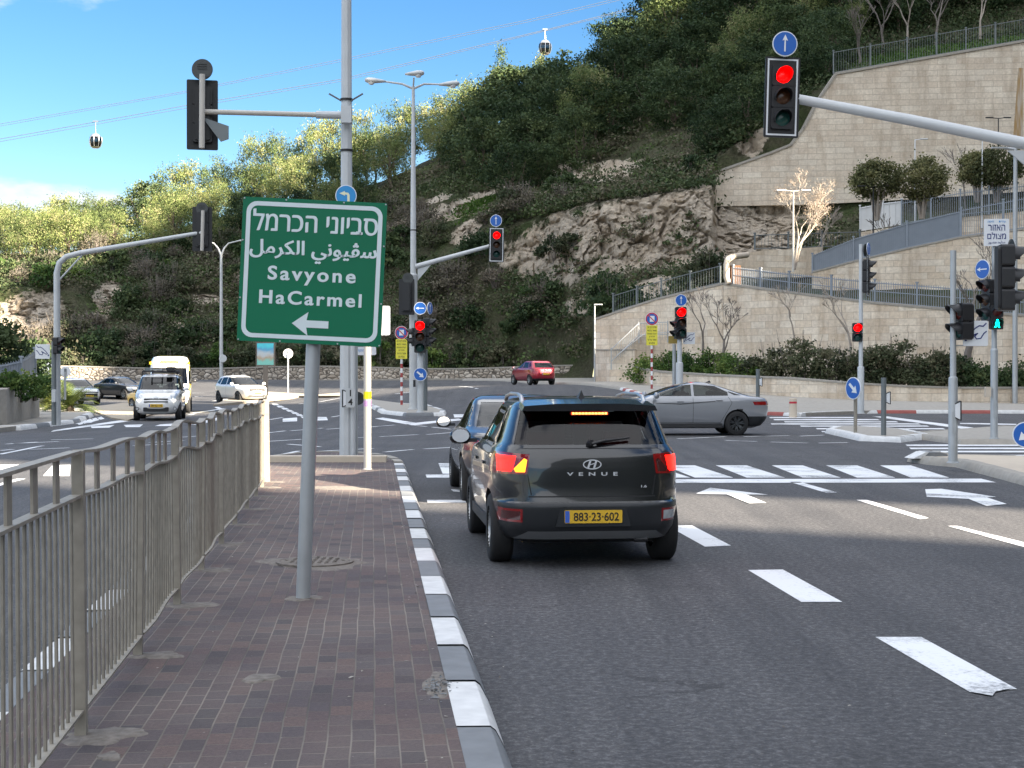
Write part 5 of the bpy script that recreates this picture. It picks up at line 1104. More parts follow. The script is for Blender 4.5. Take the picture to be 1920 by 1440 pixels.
# main concrete pole G
t = TL('traffic_light', 'tall grey pole by the green sign holding a signal seen from behind', 650, 28.8, KH)
zt = Zp(-60, 28.8)-KH
b = MB(); zs = [0, zt]; b.lathe([(.145, -.05), (.135, .9), (.128, 2.2), (.112, 5), (.096, zt)], 10); 
for py in (190, 285): z = Zp(py, 28.8)-KH; b.lathe([(.125, z), (.125, z+.045)], 14, mi=1)
b.build('pole', ['pale_paint', 'sign_black'], t, smooth=25)
b = MB()
for s in (-1, 1): b.tube((s*.1, -.05, Zp(190, 28.8)-KH), (s*.33, -.1, Zp(178, 28.8)-KH), .018, n=6)
b.build('clamp_prong', 'galv_dark', t)
a0, a1 = rel(645, 217, 28.6, t), rel(382, 210, 28.2, t); pole(t, [a0, a1], .05, 'white_pole', 'arm'); b = MB(); b.tube(a0+Vector((.1, 0, 0)), a0+(a1-a0)*.2, .075); b.box(a0+Vector((.06, -.05, 0)), (.2, .2, .32)); b.build('arm_clamp', 'pale_paint', t)
pole(t, [rel(380, 140, 28.1, t), rel(379, 278, 28.1, t)], .055, 'white_pole', 'head_bracket'); b = MB(); b.prism([(0, 0), (.45, -.15), (.45, -.4), (.3, -.45), (0, -.05)], .02, rel(385, 222, 28.15, t)); b.build('bracket_plate', 'galv_dark', t)
signal_head(t, rel(380, 217, 28.45, t), R(192), None, 3, True, .92); sign_disc(t, rel(380, 131, 28.2, t), 0, .2, None, back=True)
sign_disc(t, rel(649, 367, 28.5, t), R(4), .205, 'turn', 'sign_light_blue')
pole(t, [rel(662, 858, 28.7, t), rel(662, 560, 28.7, t)], .055, 'pale_paint', 'side_post'); pole(t, [rel(668, 858, 28.8, t), rel(668, 560, 28.8, t)], .03, 'galv', 'side_post', 8)
button_box(t, rel(652, 747, 28.5, t), .85, -1)
pl = plate(t, 'number_plate', rel(657, 746, 28.45, t), .175, .37, R(8), 'pale_paint'); text('1', .17, 'lettering', 'sign_black', pl, (0, -.009, .085), bold=.004); text('4', .17, 'lettering', 'sign_black', pl, (0, -.009, -.085), bold=.004)
sign_disc(t, rel(671, 747, 29.3, t), R(15), .13, None, back=True)
pl = plate(t, 'street_sign', rel(686, 658, 30.2, t), .42, .17, 0); fit_text('ירקוחה', .22, 'lettering', 'sign_light_blue', pl, (-.08, -.01, 0), h=.06)
# white pole H
t = thing('white_pole', 'white round pole with yellow tape and pink sticker on the median tip', 'pole', (X(689, 25.2), 25.2, KH))
b = MB(); H_ = Zp(575, 25.2)-KH; b.lathe([(.085, 0), (.066, .02), (.064, H_), (0, H_+.01)], 18); b.build('post', 'white_pole', t, smooth=40)
b = MB(); z = Zp(748, 25.2)-KH; b.lathe([(.0665, z), (.0665, z+.125)], 18); b.build('tape', mat('tape_yellow', (.85, .72, .0), .5, 0, .03).name, t, smooth=40)
b = MB(); z = Zp(762, 25.2)-KH; b.lathe([(.0662, z), (.0662, z+.1)], 18); b.build('sticker', mat('sticker_pink', (.72, .36, .66), .5, 0, .5, 30).name, t, smooth=40)
plate(t, 'sign_plate', rel(712, 601, 25.1, t), .36, .5, R(8), 'sign_white')
# left mast I
t = TL('traffic_light', 'left curved mast arm with a signal seen from behind over the left road', 107, 47)
zt = Zp(512, 47)-t.location.z; e = rel(380, 436, 46, t)
pole(t, [(0, 0, 0), (0, 0, zt*.6), (.0, 0, zt), (.08, 0, zt+.32), (.3, 0, zt+.52), (.75, 0, zt+.64), (2.4, -.4, zt+.64+(e.z-zt-.64)*.4), e], [.115, .105, .10, .095, .09, .085, .075, .06], 'pale_paint')
pole(t, [(.05, 0, zt-.25), (.85, 0, zt+.62)], .03, 'pale_paint', 'strut', 8)
pole(t, [rel(381, 395, 45.9, t), rel(379, 470, 45.9, t)], .055, 'white_pole', 'head_bracket'); signal_head(t, rel(380, 430, 46.2, t), R(186), None, 3, True, .95); sign_disc(t, rel(379, 391, 46, t), 0, .19, None, back=True)
pole(t, [rel(101, 797, 46.5, t), rel(101, 640, 46.5, t)], .075, 'galv_dark', 'side_post'); signal_head(t, rel(111, 648, 46.5, t), R(75), None, 2, False, .76); hand_sign(t, rel(80, 659, 46.6, t), .46, 0, -1)
b = MB(); b.tube(rel(70, 672, 46.7, t), rel(104, 671, 46.7, t), .015, n=6); b.build('sign_bracket', 'galv', t)
b = MB(); b.rbox((0, 0, 0), (.12, .1, .4), .03); b.build('push_button', 'pale_paint', t, loc=rel(101, 742, 46.35, t))
# no-parking signs
YL = ['כנ בכר טרפ', 'דבלב רתומ', 'תוטסמ הלעה', 'ןורחא', 'רוריג רוזא', 'םיעסונ']
def no_parking(label, px, py, base, d, r, pw, ph):
    x = X(px, d); t = thing('no_parking_sign', label, 'road sign', (x, d, Zp(base, d)), 0, 'no parking signs')
    H_ = Zp(py, d)-t.location.z; b = MB(); n = 14; hh = (H_-r*1.2)/n
    for i in range(n): b.lathe([(.062, i*hh), (.062, (i+1)*hh)], 12, mi=i % 2)
    b.build('post', ['sign_red_dull', 'sign_white'], t, smooth=50)
    q = MB(); q.disc((0, -.05, 0), r, .02, 36, 0); q.disc((0, -.062, 0), r*.93, .006, 36, 1); q.disc((0, -.068, 0), r*.74, .006, 36, 2); o = q.build('sign_disc', ['sign_white', 'sign_red', 'sign_blue'], t, loc=(0, -.02, H_))
    q = MB(); q.prism([(-.32*r, -.42*r), (.38*r, -.42*r), (.38*r, .45*r), (-.32*r, .45*r)], .004, (0, -.074, 0)); q.build('symbol', 'sign_white', o)
    q = MB(); q.prism(rot2([(-.8*r, -.07*r), (.8*r, -.07*r), (.8*r, .07*r), (-.8*r, .07*r)], R(-45)), .004, (0, -.08, 0)); q.build('slash', 'sign_red', o)
    pl = plate(t, 'yellow_panel', (.0, -.08, H_-r*.95-ph/2), pw, ph, 0, 'sign_yellow')
    for i, s in enumerate(YL): fit_text(s, pw*(.8 if i not in (3, 5) else .5), 'lettering', 'sign_black', pl, (0, -.01, ph*(.40-i*.158)), h=ph*.085, bold=.01)
    return t
mat('sign_red_dull', (.36, .06, .06), .6, 0, .2, 8)
no_parking('no parking sign with yellow Hebrew panel in front of the stairs and green hedge', 1222, 598, 729, 83, .38, .63, 1.12); no_parking('no parking sign with yellow Hebrew panel half hidden by the middle island signal', 753, 624, 759, 75, .34, .58, 1.0)
# keep right sign, grey posts and bollard
t = thing('keep_right_sign', 'blue round arrow sign seen edge on, on a brown grey post', 'road sign', (X(1604, 41), 41, KH)); pole(t, [(0, 0, 0), (0, 0, Zp(710, 41)-KH)], .05, 'rail_paint', 'post'); sign_disc(t, rel(1600, 728, 40.9, t), R(-62), .31, 'down_right')
t = thing('signal_post', 'short dark grey post with a white push button box on its right', 'post', (X(1657, 39.5), 39.5, KH)); pole(t, [(0, 0, 0), (0, 0, Zp(708, 39.5)-KH)], .07, 'galv_dark', 'post'); button_box(t, rel(1662, 746, 39.45, t), .85)
t = thing('signal_post', 'short grey post with button box behind the boot of the grey sedan', 'post', (X(1421, 64), 64, G(X(1421, 64), 64)+KH)); pole(t, [(0, 0, 0), (0, 0, Zp(692, 64)-t.location.z)], .085, 'galv_dark', 'post'); button_box(t, rel(1424, 716, 63.9, t), 1.0)
t = thing('bollard', 'beige stone bollard with a red band on the right pavement', 'bollard', (X(1487, 61), 61, G(X(1487, 61), 61))); b = MB(); b.lathe([(.17, 0), (.16, .5), (.155, .58)], 18); b.lathe([(.155, .66), (.155, .76), (.13, .8), (0, .8)], 18); b.build('body', 'cream', t, smooth=30); b = MB(); b.lathe([(.155, .58), (.162, .585), (.162, .655), (.155, .66)], 18); b.build('band', 'sign_red', t, smooth=30)
# lamp posts on the right bank
def t_lamp(label, px, top, base, d, arm, m='black_plastic', one=0, r=.06, head=.55):
    t = thing('lamp_post', label, 'lamp post', (X(px, d), d, Zp(base, d))); H_ = Zp(top, d)-t.location.z; b = MB(); b.lathe([(r*1.2, -.3), (r, .1), (r*.7, H_)], 10); b.build('post', m, t, smooth=40)
    for s in ((-1, 1) if not one else (one,)):
        b = MB(); b.tube((0, 0, H_-.03), (s*arm*.45, 0, H_+.02), r*.5, n=8); b.build('arm', m, t); b = MB(); b.rbox((s*(arm-head/2), 0, H_+.04), (head, .22, .07), .03, 0, 2); b.build('lamp_head', m, t)
    return t
t_lamp('white slim lamp post with one arm above the round trees', 1715, 262, 420, 112, .95, 'sign_white', 1); t_lamp('black lamp post with two flat arms high before the huge wall', 1871, 222, 420, 112, .95)
t_lamp('black lamp post with two flat arms in front of the white panel fence', 1637, 350, 500, 97, 1.0); t_lamp('pale sunlit lamp post with two flat arms inside the bare sunlit tree', 1487, 358, 500, 87, 1.0, 'white_pole'); t_lamp('small slim lamp post at the foot of the stairs', 1115, 572, 716, 96.5, .5, 'galv', 1)
t_lamp('white thin sunlit post beside the dark bushy tree on the terrace', 1841, 262, 420, 107.5, .5, 'sign_white', 1)
t_lamp('grey lamp post at the right edge with a dark flat head turned left', 1903, 279, 760, 74.5, 1.2, 'galv', -1, .14, .8)
# far Y-shaped lamp post, round signs, advertising panel
t = thing('lamp_post', 'distant grey lamp post splitting into two curved arms', 'lamp post', (X(415, 122), 122, 1.5)); zt = Zp(478, 122)-1.5; pole(t, [(0, 0, -.2), (0, 0, zt)], [.16, .11], 'pale_paint', 'post')
for s in (-1, 1): pole(t, [(0, 0, zt-.05), (s*.25, 0, zt+.55), (s*.6, 0, zt+.95), (s*1.6, 0, zt+1.2)], [.09, .075, .06, .05], 'pale_paint', 'arm', 8)
for s in (-1, 1): lamp_head(t, (s*1.9, 0, zt+1.2), s, .8)
sign_disc(t, rel(418, 672, 121.5, t), 0, .31, None, 'pale_paint')
def back_sign(label, px, py, base, d, r):
    t = thing('round_sign', label, 'road sign', (X(px, d), d, Zp(base, d))); z = Zp(py, d)-t.location.z; b = MB(); b.lathe([(.05, -.1), (.05, z)], 10); b.build('post', 'galv', t, smooth=50); b = MB(); b.disc((0, .06, 0), r, .02, 30, 0); b.box((0, .04, 0), (.1, .03, r*1.2), 1); b.build('sign_disc', ['sign_white', 'galv_dark'], t, loc=(0, 0, z))
back_sign('round white sign seen from behind near the advertising panel', 540, 663, 736, 92, .30); back_sign('round white sign seen from behind beside the left mast', 122, 697, 745, 62, .22)
t = thing('advertising_panel', 'tall blue picture panel on a black post behind the green sign', 'billboard', (X(498, 97), 97, Zp(740, 97))); b = MB(); b.box((0, 0, 1.0), (.28, .2, 2.1)); b.build('post', 'black_plastic', t); z = rel(498, 664, 97, t).z; b = MB(); b.box((0, 0, z), (1.25, .18, 1.6)); b.build('frame', 'black_plastic', t)
m, n_, l, bb = nodes('poster'); cc = coords(n_, l); sx_ = n_.new('ShaderNodeSeparateXYZ'); l.new(cc, sx_.inputs[0]); f = tex(n_, l, 'Noise', cc, Scale=2.2, Detail=5); ad = n_.new('ShaderNodeMath'); ad.operation = 'MULTIPLY_ADD'; l.new(f.outputs['Fac'], ad.inputs[0]); ad.inputs[1].default_value = .9; l.new(sx_.outputs['Z'], ad.inputs[2])
l.new(ramp(n_, l, ad.outputs[0], [(-.0, (.02, .08, .09)), (.25, (.05, .045, .04)), (.45, (.06, .08, .11)), (.75, (.006, .05, .11)), (1.0, (.003, .09, .14))]), bb.inputs['Base Color']); MATS['poster'] = m
b = MB(); b.box((0, 0, 0), (1.08, .02, 1.42)); b.build('poster', 'poster', t, loc=(0, -.1, z))
# ---------------------------------------------------------------- green direction sign
t = thing('direction_sign', 'large tilted green direction sign with white border on a leaning galvanised pole', 'road sign', (SIGNX, SIGNY, KH)); t.rotation_euler = (0, R(2.35), 0)
pm = SIGNY/F; pole(t, [(0, 0, -.05), (0, 0, 2.80)], .052, 'galv', 'pole', 20)
zc = Zp(511, SIGNY)-KH; xc = X(588, SIGNY)-SIGNX-zc*math.sin(R(2.35))+.0
S = 1.026; b = MB(); b.rbox((0, 0, 0), (S, .012, S), .012, 0); b.rbox((0, .01, 0), (S*.985, .008, S*.985), .01, 1); pn = b.build('panel', ['sign_green', 'sign_back'], t, loc=(xc, -.075, zc)); pn.rotation_euler = (0, R(.35), 0)
def ring(w0, w1, r0, r1, y):
    b = MB(); o = []
    for w_, r_ in ((w0, r0), (w1, r1)):
        for sx, sy, t0 in ((1, 1, 0), (-1, 1, 90), (-1, -1, 180), (1, -1, 270)):
            for i in range(7): a = R(t0+15*i); o.append((sx*(w_/2-r_)+r_*math.cos(a), sy*(w_/2-r_)+r_*math.sin(a)))
    n = 28; vs = [(x, y, z) for x, z in o]; b.add(vs, [(i, (i+1) % n, n+(i+1) % n, n+i) for i in range(n)]); return b
mat('sign_ink', (.66, .74, .76), .4, 0, .05, 8)
ring(S*.945, S*.885, .075, .05, -.0085).build('border', 'sign_ink', pn)
pxm = 1/(F/SIGNY)
fit_text('למרכה ינויבס'[::-1][::-1], 231*pxm, 'lettering', 'sign_ink', pn, (1.5*pxm, -.007, 92*pxm), bold=.0, h=40*pxm, dup=.0065)
AR = ''.join(['\ufede', '\ufee3', '\ufeae', '\ufedc', '\ufedf', '\ufe8d', ' ', '\ufef2', '\ufee7', '\ufeee', '\ufef4', '\ufb6d', '\ufeb3'])
fit_text(AR, 236*pxm, 'lettering', 'sign_ink', pn, (0, -.007, 36*pxm), bold=.014, h=42*pxm, dup=.0035)
fit_text('Savyone', 163*pxm, 'lettering', 'sign_ink', pn, (-.5*pxm, -.007, -9*pxm), bold=.018, space=1.28, h=34*pxm, dup=.003); fit_text('HaCarmel', 190*pxm, 'lettering', 'sign_ink', pn, (-1*pxm, -.007, -50*pxm), bold=.018, space=1.24, h=25.5*pxm, dup=.003)
b = MB(); b.box((82*pxm, -.0095, 76.2*pxm), (7*pxm, .001, 5.5*pxm)); b.build('lettering', 'sign_ink', pn)
b = MB(); b.prism([(-34*pxm, 0), (-4*pxm, 22*pxm), (-7*pxm, 6.5*pxm), (34*pxm, 6.5*pxm), (34*pxm, -7*pxm), (-7*pxm, -7*pxm), (-4*pxm, -22*pxm)], .003, (1*pxm, -.008, -97*pxm)); b.build('arrow', 'sign_ink', pn)
b = MB()
for x_, z_ in [(s*q, e) for s in (-.49, .49) for q, e in ((1, -.49), (1, -.2), (1, .2), (1, .49))]+[(x_, s) for s in (-.49, .49) for x_ in (-.2, .2)]: b.disc((x_*S, -.008, z_*S), .006, .006, 8)
b.build('rivets', 'galv', pn)
b = MB(); b.box((0, .03, .3), (.5, .04, .05)); b.box((0, .03, -.3), (.5, .04, .05)); b.build('mounting_rail', 'galv', pn)
# ---------------------------------------------------------------- railing on the median
rg = thing('pedestrian_railing', 'long wavy bent taupe railing with flat bars along the left side of the brick median', 'railing', (0, 0, KH))
rnd = random.Random(12)
tops = [rnd.uniform(-.02, .02)-.03*sm(9, 20, y) for y in POSTS]; leans = [rnd.uniform(-.014, .014) for _ in POSTS]; tops[-1] = -.02
for i, y in enumerate(POSTS):
    H_ = 1.26+tops[i]; b = MB(); w_ = .058 if i < len(POSTS)-1 else .12
    M = Matrix.Rotation(R(6.4), 3, 'Z') @ Matrix.Rotation(leans[i], 3, 'Y')
    b.box((0, 0, H_/2), (.05 if i < len(POSTS)-1 else .08, w_, H_), 0, M); o = b.build('post', 'rail_paint', rg, loc=(FX(y), y, 0))
WAVE = [(.0, .0), (.0, .0), (-.01, .0), (.015, .01), (.025, -.012), (-.02, .012), (.02, -.006), (-.02, .006), (.018, .004), (-.015, .004), (.0, 0)]
for i in range(len(POSTS)-1):
    y0, y1 = POSTS[i]+.04, POSTS[i+1]-.04; aw, ax = WAVE[i]; n = 12; b = MB(); q = MB()
    def pt(u, z): y = y0+(y1-y0)*u; return Vector((FX(y)+ax*math.sin(math.pi*u*2)+leans[i]*z*(1-u)+leans[i+1]*z*u, y, z+(tops[i]*(1-u)+tops[i+1]*u)*(z > .5)+(aw*math.sin(math.pi*2*u)+abs(aw)*.3*math.sin(math.pi*u) if z > .5 else 0)))
    for z, wd, th in ((1.255, .055, .014), (1.06, .05, .014), (.115, .05, .012)):
        for k in range(n):
            p, r_ = pt(k/n, z), pt((k+1)/n, z)
            b.add([p+Vector((sx*wd/2, 0, sz*th/2)) for sx in (-1, 1) for sz in (-1, 1)]+[r_+Vector((sx*wd/2, 0, sz*th/2)) for sx in (-1, 1) for sz in (-1, 1)], [(0, 1, 5, 4), (1, 3, 7, 5), (3, 2, 6, 7), (2, 0, 4, 6)]+([(0, 2, 3, 1)] if k == 0 else [])+([(4, 5, 7, 6)] if k == n-1 else []))
    nb = max(3, round((y1-y0)/.118))
    for k in range(1, nb):
        p, r_ = pt(k/nb, .115), pt(k/nb, 1.06); q.tube(p, r_, .0085, n=6)
    for k in range(1, 4):
        p, r_ = pt(k/4, 1.06), pt(k/4, 1.255); q.add([p+Vector((sx*.006, sy*.028, 0)) for sx in (-1, 1) for sy in (-1, 1)]+[r_+Vector((sx*.006, sy*.028, 0)) for sx in (-1, 1) for sy in (-1, 1)], [(0, 1, 5, 4), (1, 3, 7, 5), (3, 2, 6, 7), (2, 0, 4, 6)])
    k_ = len(b.v); b.v += q.v; b.f += [[k_+j for j in f] for f in q.f]; b.m += q.m; b.build('panel', 'rail_paint', rg, recalc=False)
# ---------------------------------------------------------------- cable car
def cable(label, pts, r=.055):
    b = MB(); P0 = [P(px, py, 262) for px, py in pts]; b.path(P0, r, 5); tag(b.build('cable', 'cable'), label, 'cable', 'cables of the aerial lift')
cable('lower front cable of the aerial lift crossing the sky', [(-400, 322), (-100, 278), (0, 261), (180, 229), (345, 199), (640, 149), (900, 86), (1022, 57), (1190, 15), (1500, -70)])
cable('second lower cable just under the front one', [(-400, 327), (0, 266), (345, 204), (640, 153), (900, 89), (1190, 18), (1500, -66)], .045)
cable('upper cable of the aerial lift', [(-400, 296), (0, 233), (345, 172), (640, 112), (1000, 36), (1400, -60)], .045)
cable('fainter second upper cable of the aerial lift', [(-400, 300), (0, 237), (345, 175), (640, 116), (1000, 40), (1400, -56)], .04)
def gondola(label, px, py, top):
    t = thing('gondola', label, 'cable car', P(px, top, 262)); z = Zp(py, 262)-Zp(top, 262); b = MB()
    b.path([(0, 0, .15), (0, 0, z*.3), (.05, 0, z+1.2)], [.09, .08, .1], 8); b.box((0, 0, .1), (.9, .3, .3)); b.build('hanger', 'steel', t)
    prof = [(0, -1.35), (.55, -1.35), (.85, -1.1), (1.05, -.5), (1.12, 0), (1.0, .6), (.72, 1.05), (.4, 1.22), (0, 1.25)]
    b = MB(); b.lathe(prof[0:3], 20); b.lathe(prof[5:], 20)
    for k in range(8):
        a = math.pi*2*k/8; b.path([(1.02*r*math.cos(a), 1.02*r*math.sin(a), h) for r, h in prof[2:6]], .05, 4)
    c = b.build('cabin', 'steel', t, smooth=50, loc=(0, 0, z)); g_ = MB(); g_.lathe(prof[2:6], 20); g_.build('window', 'tinted_glass', c, smooth=50); s_ = MB(); s_.box((0, .3, -.6), (1.3, .4, .9)); s_.build('bench', 'black_plastic', c)
gondola('grey gondola hanging alone in the left sky', 180, 264, 229); gondola('sunlit gondola hanging just above the pointed trees', 1022, 89, 57)
# ---------------------------------------------------------------- cars
mat('rubber_trim', (0.02, 0.02, 0.022), .6, 0, .1, 10); mat('seat_cloth', (0.03, 0.03, 0.033), .9, 0, .2, 10); mat('chrome', (.72, .73, .75), .3, .35, 0)
mat('tail_red', (.22, .004, .006), .12, 0, 0, coat=1.0); mat('tail_dark', (.06, .01, .012), .12, 0, 0, coat=1.0); mat('brake_lit', (.5, .01, .01), .3, 0, 0, emit=(1, .004, .002), es=1.6); mat('turn_lit', (.6, .3, .02), .3, 0, 0, emit=(1, .20, .004), es=.85)
mat('led_lit', (.6, .1, .02), .3, 0, 0, emit=(1, .13, .03), es=2.2); mat('head_glass', (.55, .57, .58), .08, .2, .3, 20, coat=1.0); mat('head_lit', (.8, .8, .75), .2, 0, 0, emit=(1, .95, .8), es=1.3)
mat('plate_yellow', (.72, .44, .03), .45, 0, .05, 8); mat('eu_blue', (.04, .12, .5), .5, 0, 0); mat('alloy', (.42, .43, .44), .3, .7, .05, 8); mat('alloy_dark', (.07, .075, .08), .35, .6, .05, 8); mat('skid', (.16, .165, .17), .45, .3, .05, 8); mat('seam', (.006, .006, .007), .7, 0, 0)
def paint(name, c, metal=.35, rough=.28): return mat(name, c, rough, metal, .03, 2, coat=1.0)
mat('paint_slate', (.011, .0125, .015), .25, .1, .03, 2, coat=.9); paint('paint_black', (.025, .027, .030)); paint('paint_grey', (.27, .28, .30), .2); paint('paint_white', (.80, .80, .79), 0); paint('paint_pearl', (.66, .64, .60), .1); paint('paint_red', (.30, .012, .03), .3); paint('paint_yellow', (.75, .60, .05), 0); paint('paint_tan', (.62, .42, .12), 0); paint('paint_dark', (.03, .035, .045))
def lerp_prof(prof, n_per=3):
    out = []
    for a, b in zip(prof, prof[1:]):
        for k in range(n_per): t = k/n_per; out.append([p+(q-p)*t for p, q in zip(a, b)])
    out.append(list(prof[-1])); return out
def shell(prof, N=96):
    # prof rows: z, y_rear, y_front, half width, rear squareness, front squareness
    rows = lerp_prof(prof); bm = bmesh.new(); rings = []
    # smooth the profile a little
    sm_ = [r[:] for r in rows]
    for i in range(1, len(rows)-1):
        for j in range(1, 4): sm_[i][j] = rows[i-1][j]*.22+rows[i][j]*.56+rows[i+1][j]*.22
    for z, yr, yf, W_, nr, nf in sm_:
        yc = (yr+yf)/2; hl = (yf-yr)/2; ring = []
        for k in range(N):
            a = 2*math.pi*k/N; c, s = math.cos(a), math.sin(a); nn = nf if s > 0 else nr
            # spread samples evenly around the rounded box
            m_ = max(abs(c), abs(s)); cx, sy = c/m_, s/m_; q = (abs(cx)**nn+abs(sy)**nn)**(1/nn); ring.append(bm.verts.new((W_*cx/q, yc+hl*sy/q, z)))
        rings.append(ring)
    for r0, r1 in zip(rings, rings[1:]):
        for k in range(N): bm.faces.new((r0[k], r0[(k+1) % N], r1[(k+1) % N], r1[k]))
    bm.faces.new(rings[0][::-1]); bm.faces.new(rings[-1]); return bm
def arches(bm, axles, r, zc, W_):
    me = bpy.data.meshes.new('tmp'); bm.to_mesh(me); bm.free(); o = bpy.data.objects.new('tmp', me); col.objects.link(o); cut_ = []
    for y in axles:
        for sx in (-1, 1):
            b = MB(); b.lathe([(0, -.32), (r, -.32), (r, .32), (0, .32)], 36, axis='x'); c = b.build('cutter', 'seam', loc=(sx*W_, y, zc)); cut_.append(c); md = o.modifiers.new('b', 'BOOLEAN'); md.operation = 'DIFFERENCE'; md.object = c; md.solver = 'EXACT'
    dg = bpy.context.evaluated_depsgraph_get(); dg.update(); m2 = bpy.data.meshes.new_from_object(o.evaluated_get(dg)); bm = bmesh.new(); bm.from_mesh(m2)
    for q in cut_+[o]: col.objects.unlink(q); bpy.data.objects.remove(q)
    for f in bm.faces:
        f.material_index = 0; c = f.calc_center_median()
        for y in axles:
            if math.hypot(c.y-y, c.z-zc) < r+.004 and (math.hypot(c.y-y, c.z-zc) > r-.03 or abs(c.x) < W_-.3) and abs(c.x) < W_+.05: f.material_index = 1
    return bm
def inside(poly, a, b):
    s = 0
    for (x0, y0), (x1, y1) in zip(poly, poly[1:]+poly[:1]):
        c = (x1-x0)*(b-y0)-(y1-y0)*(a-x0)
        if abs(c) < 1e-12: continue
        if s == 0: s = 1 if c > 0 else -1
        elif (c > 0) != (s > 0): return False
    return True
def b_hi(hi): return hi[1] > .99
AXD = {'side': (1, 2, 0), 'end': (0, 2, 1), 'top': (0, 1, 2)}
def cut(bm, poly, view, sgn, nmin=.15):
    ia, ib, ic = AXD[view]; lo = [min(p[k] for p in poly)-.01 for k in (0, 1)]; hi = [max(p[k] for p in poly)+.01 for k in (0, 1)]
    def ok(f):
        if f.normal[ic]*sgn < nmin: return False
        va = [v.co[ia] for v in f.verts]; vb = [v.co[ib] for v in f.verts]
        if max(va) < lo[0] or min(va) > hi[0] or max(vb) < lo[1] or min(vb) > hi[1]: return False
        c = f.calc_center_median(); return c[ic]*sgn > (.0 if view == 'side' else (.2 if b_hi(hi) else 1.62))
    for (a0, b0), (a1, b1) in zip(poly, poly[1:]+poly[:1]):
        fs = [f for f in bm.faces if ok(f)]; ge = set(fs)
        for f in fs: ge.update(f.edges); ge.update(f.verts)
        no = [0, 0, 0]; no[ia], no[ib] = (b1-b0), -(a1-a0); co = [0, 0, 0]; co[ia], co[ib] = a0, b0
        bmesh.ops.bisect_plane(bm, geom=list(ge), plane_co=co, plane_no=Vector(no).normalized(), dist=1e-5)
    bm.normal_update(); return [f for f in bm.faces if ok(f) and inside(poly, f.calc_center_median()[ia], f.calc_center_median()[ib])]
def detach(bm, faces, name, m, parent, inset=0.0, keep=False):
    if not faces: return None
    vm = {}; me = bpy.data.meshes.new(name); vs = []; fs = []
    for f in faces:
        ids = []
        for v in f.verts:
            if v not in vm: vm[v] = len(vs); vs.append(v.co-v.normal*inset)
            ids.append(vm[v])
        fs.append(ids)
    me.from_pydata(vs, [], fs); me.materials.append(MATS[m]); me.polygons.foreach_set('use_smooth', [True]*len(fs)); o = bpy.data.objects.new(name, me); col.objects.link(o); o.parent = parent
    if not keep: bmesh.ops.delete(bm, geom=faces, context='FACES')
    return o
def seam(bm, pts, view, sgn, w_=.009):
    for (a0, b0), (a1, b1) in zip(pts, pts[1:]):
        d = Vector((a1-a0, b1-b0)).normalized(); n = Vector((-d.y, d.x))*w_/2; p, q = Vector((a0, b0))-d*.002, Vector((a1, b1))+d*.002
        for f in cut(bm, [tuple(p-n), tuple(q-n), tuple(q+n), tuple(p+n)], view, sgn): f.material_index = 2
def wheel(parent, x, y, r, w_, rim='alloy', spokes=5, out=1):
    b = MB(); b.lathe([(r*.62, -w_/2), (r*.9, -w_/2), (r*.97, -w_*.42), (r, -w_*.3), (r, w_*.3), (r*.97, w_*.42), (r*.9, w_/2), (r*.66, w_/2), (r*.62, w_*.3), (r*.62, -w_/2)], 32, axis='x')
    t = b.build('wheel', 'tyre', parent, smooth=40, loc=(x, y, r-.008)); q = MB()
    q.lathe([(r*.66, out*w_*.48), (r*.63, out*w_*.49), (r*.6, out*w_*.3), (r*.58, -out*w_*.3)], 28, axis='x'); q.lathe([(0, out*w_*.36), (r*.14, out*w_*.36), (r*.15, out*w_*.25)], 14, axis='x'); q.lathe([(0, -out*w_*.05), (r*.6, -out*w_*.05)], 20, axis='x', mi=1)
    for i in range(spokes):
        a = 2*math.pi*i/spokes+.3
        for da in (-.16, .16):
            p0 = Vector((out*w_*.32, r*.1*math.cos(a), r*.1*math.sin(a))); p1 = Vector((out*w_*.42, r*.62*math.cos(a+da), r*.62*math.sin(a+da))); d = p1-p0; s = Vector((0, -math.sin(a), math.cos(a)))*r*.05; e = Vector((out*.03, 0, 0))
            q.add([p0-s, p0+s, p1-s, p1+s, p0-s-e, p0+s-e, p1-s-e, p1+s-e], [(0, 1, 3, 2), (4, 5, 7, 6), (0, 2, 6, 4), (1, 3, 7, 5), (2, 3, 7, 6)])
    q.build('rim', [rim, 'seam'], t, smooth=30); return t
def mirror(parent, x, y, z, m, sgn, s=1.0):
    b = MB(); prof = [(0, -.10), (.06, -.10), (.085, -.05), (.085, .02), (.05, .09), (0, .10)]; b.lathe(prof, 14)
    for i, v in enumerate(b.v): b.v[i] = (v[1]*1.0*s+sgn*.11*s, (v[0])*.75*s, v[2]*.0+v[2]*.85*s)
    b.v = [((v[0]-sgn*.11*s)*1.35+sgn*.11*s, v[1], v[2]) for v in b.v]; b.box((sgn*.0, .0, -.05*s), (.14*s, .05*s, .04*s), 1)
    o = b.build('wing_mirror', [m, 'black_plastic'], parent, smooth=60, loc=(x, y, z)); g_ = MB(); g_.disc((sgn*.11*s, -.055*s, 0), .07*s, .004, 16); g_.v = [((v[0]-sgn*.11*s)*1.3+sgn*.11*s, v[1]-.012*s, v[2]) for v in g_.v]; g_.build('mirror_glass', 'chrome', o); return o
def plate_obj(parent, loc, rot, s='12·345·67', fs=.085):
    b = MB(); b.rbox((0, 0, 0), (.52, .012, .115), .008, 0); b.box((-.237, -.0065, 0), (.04, .002, .105), 1); o = b.build('number_plate', ['plate_yellow', 'eu_blue'], parent, loc=loc); o.rotation_euler = (0, 0, rot)
    if s: fit_text(s, .41, 'lettering', 'sign_black', o, (.025, -.0075, 0), bold=.012, h=.075);
    return o
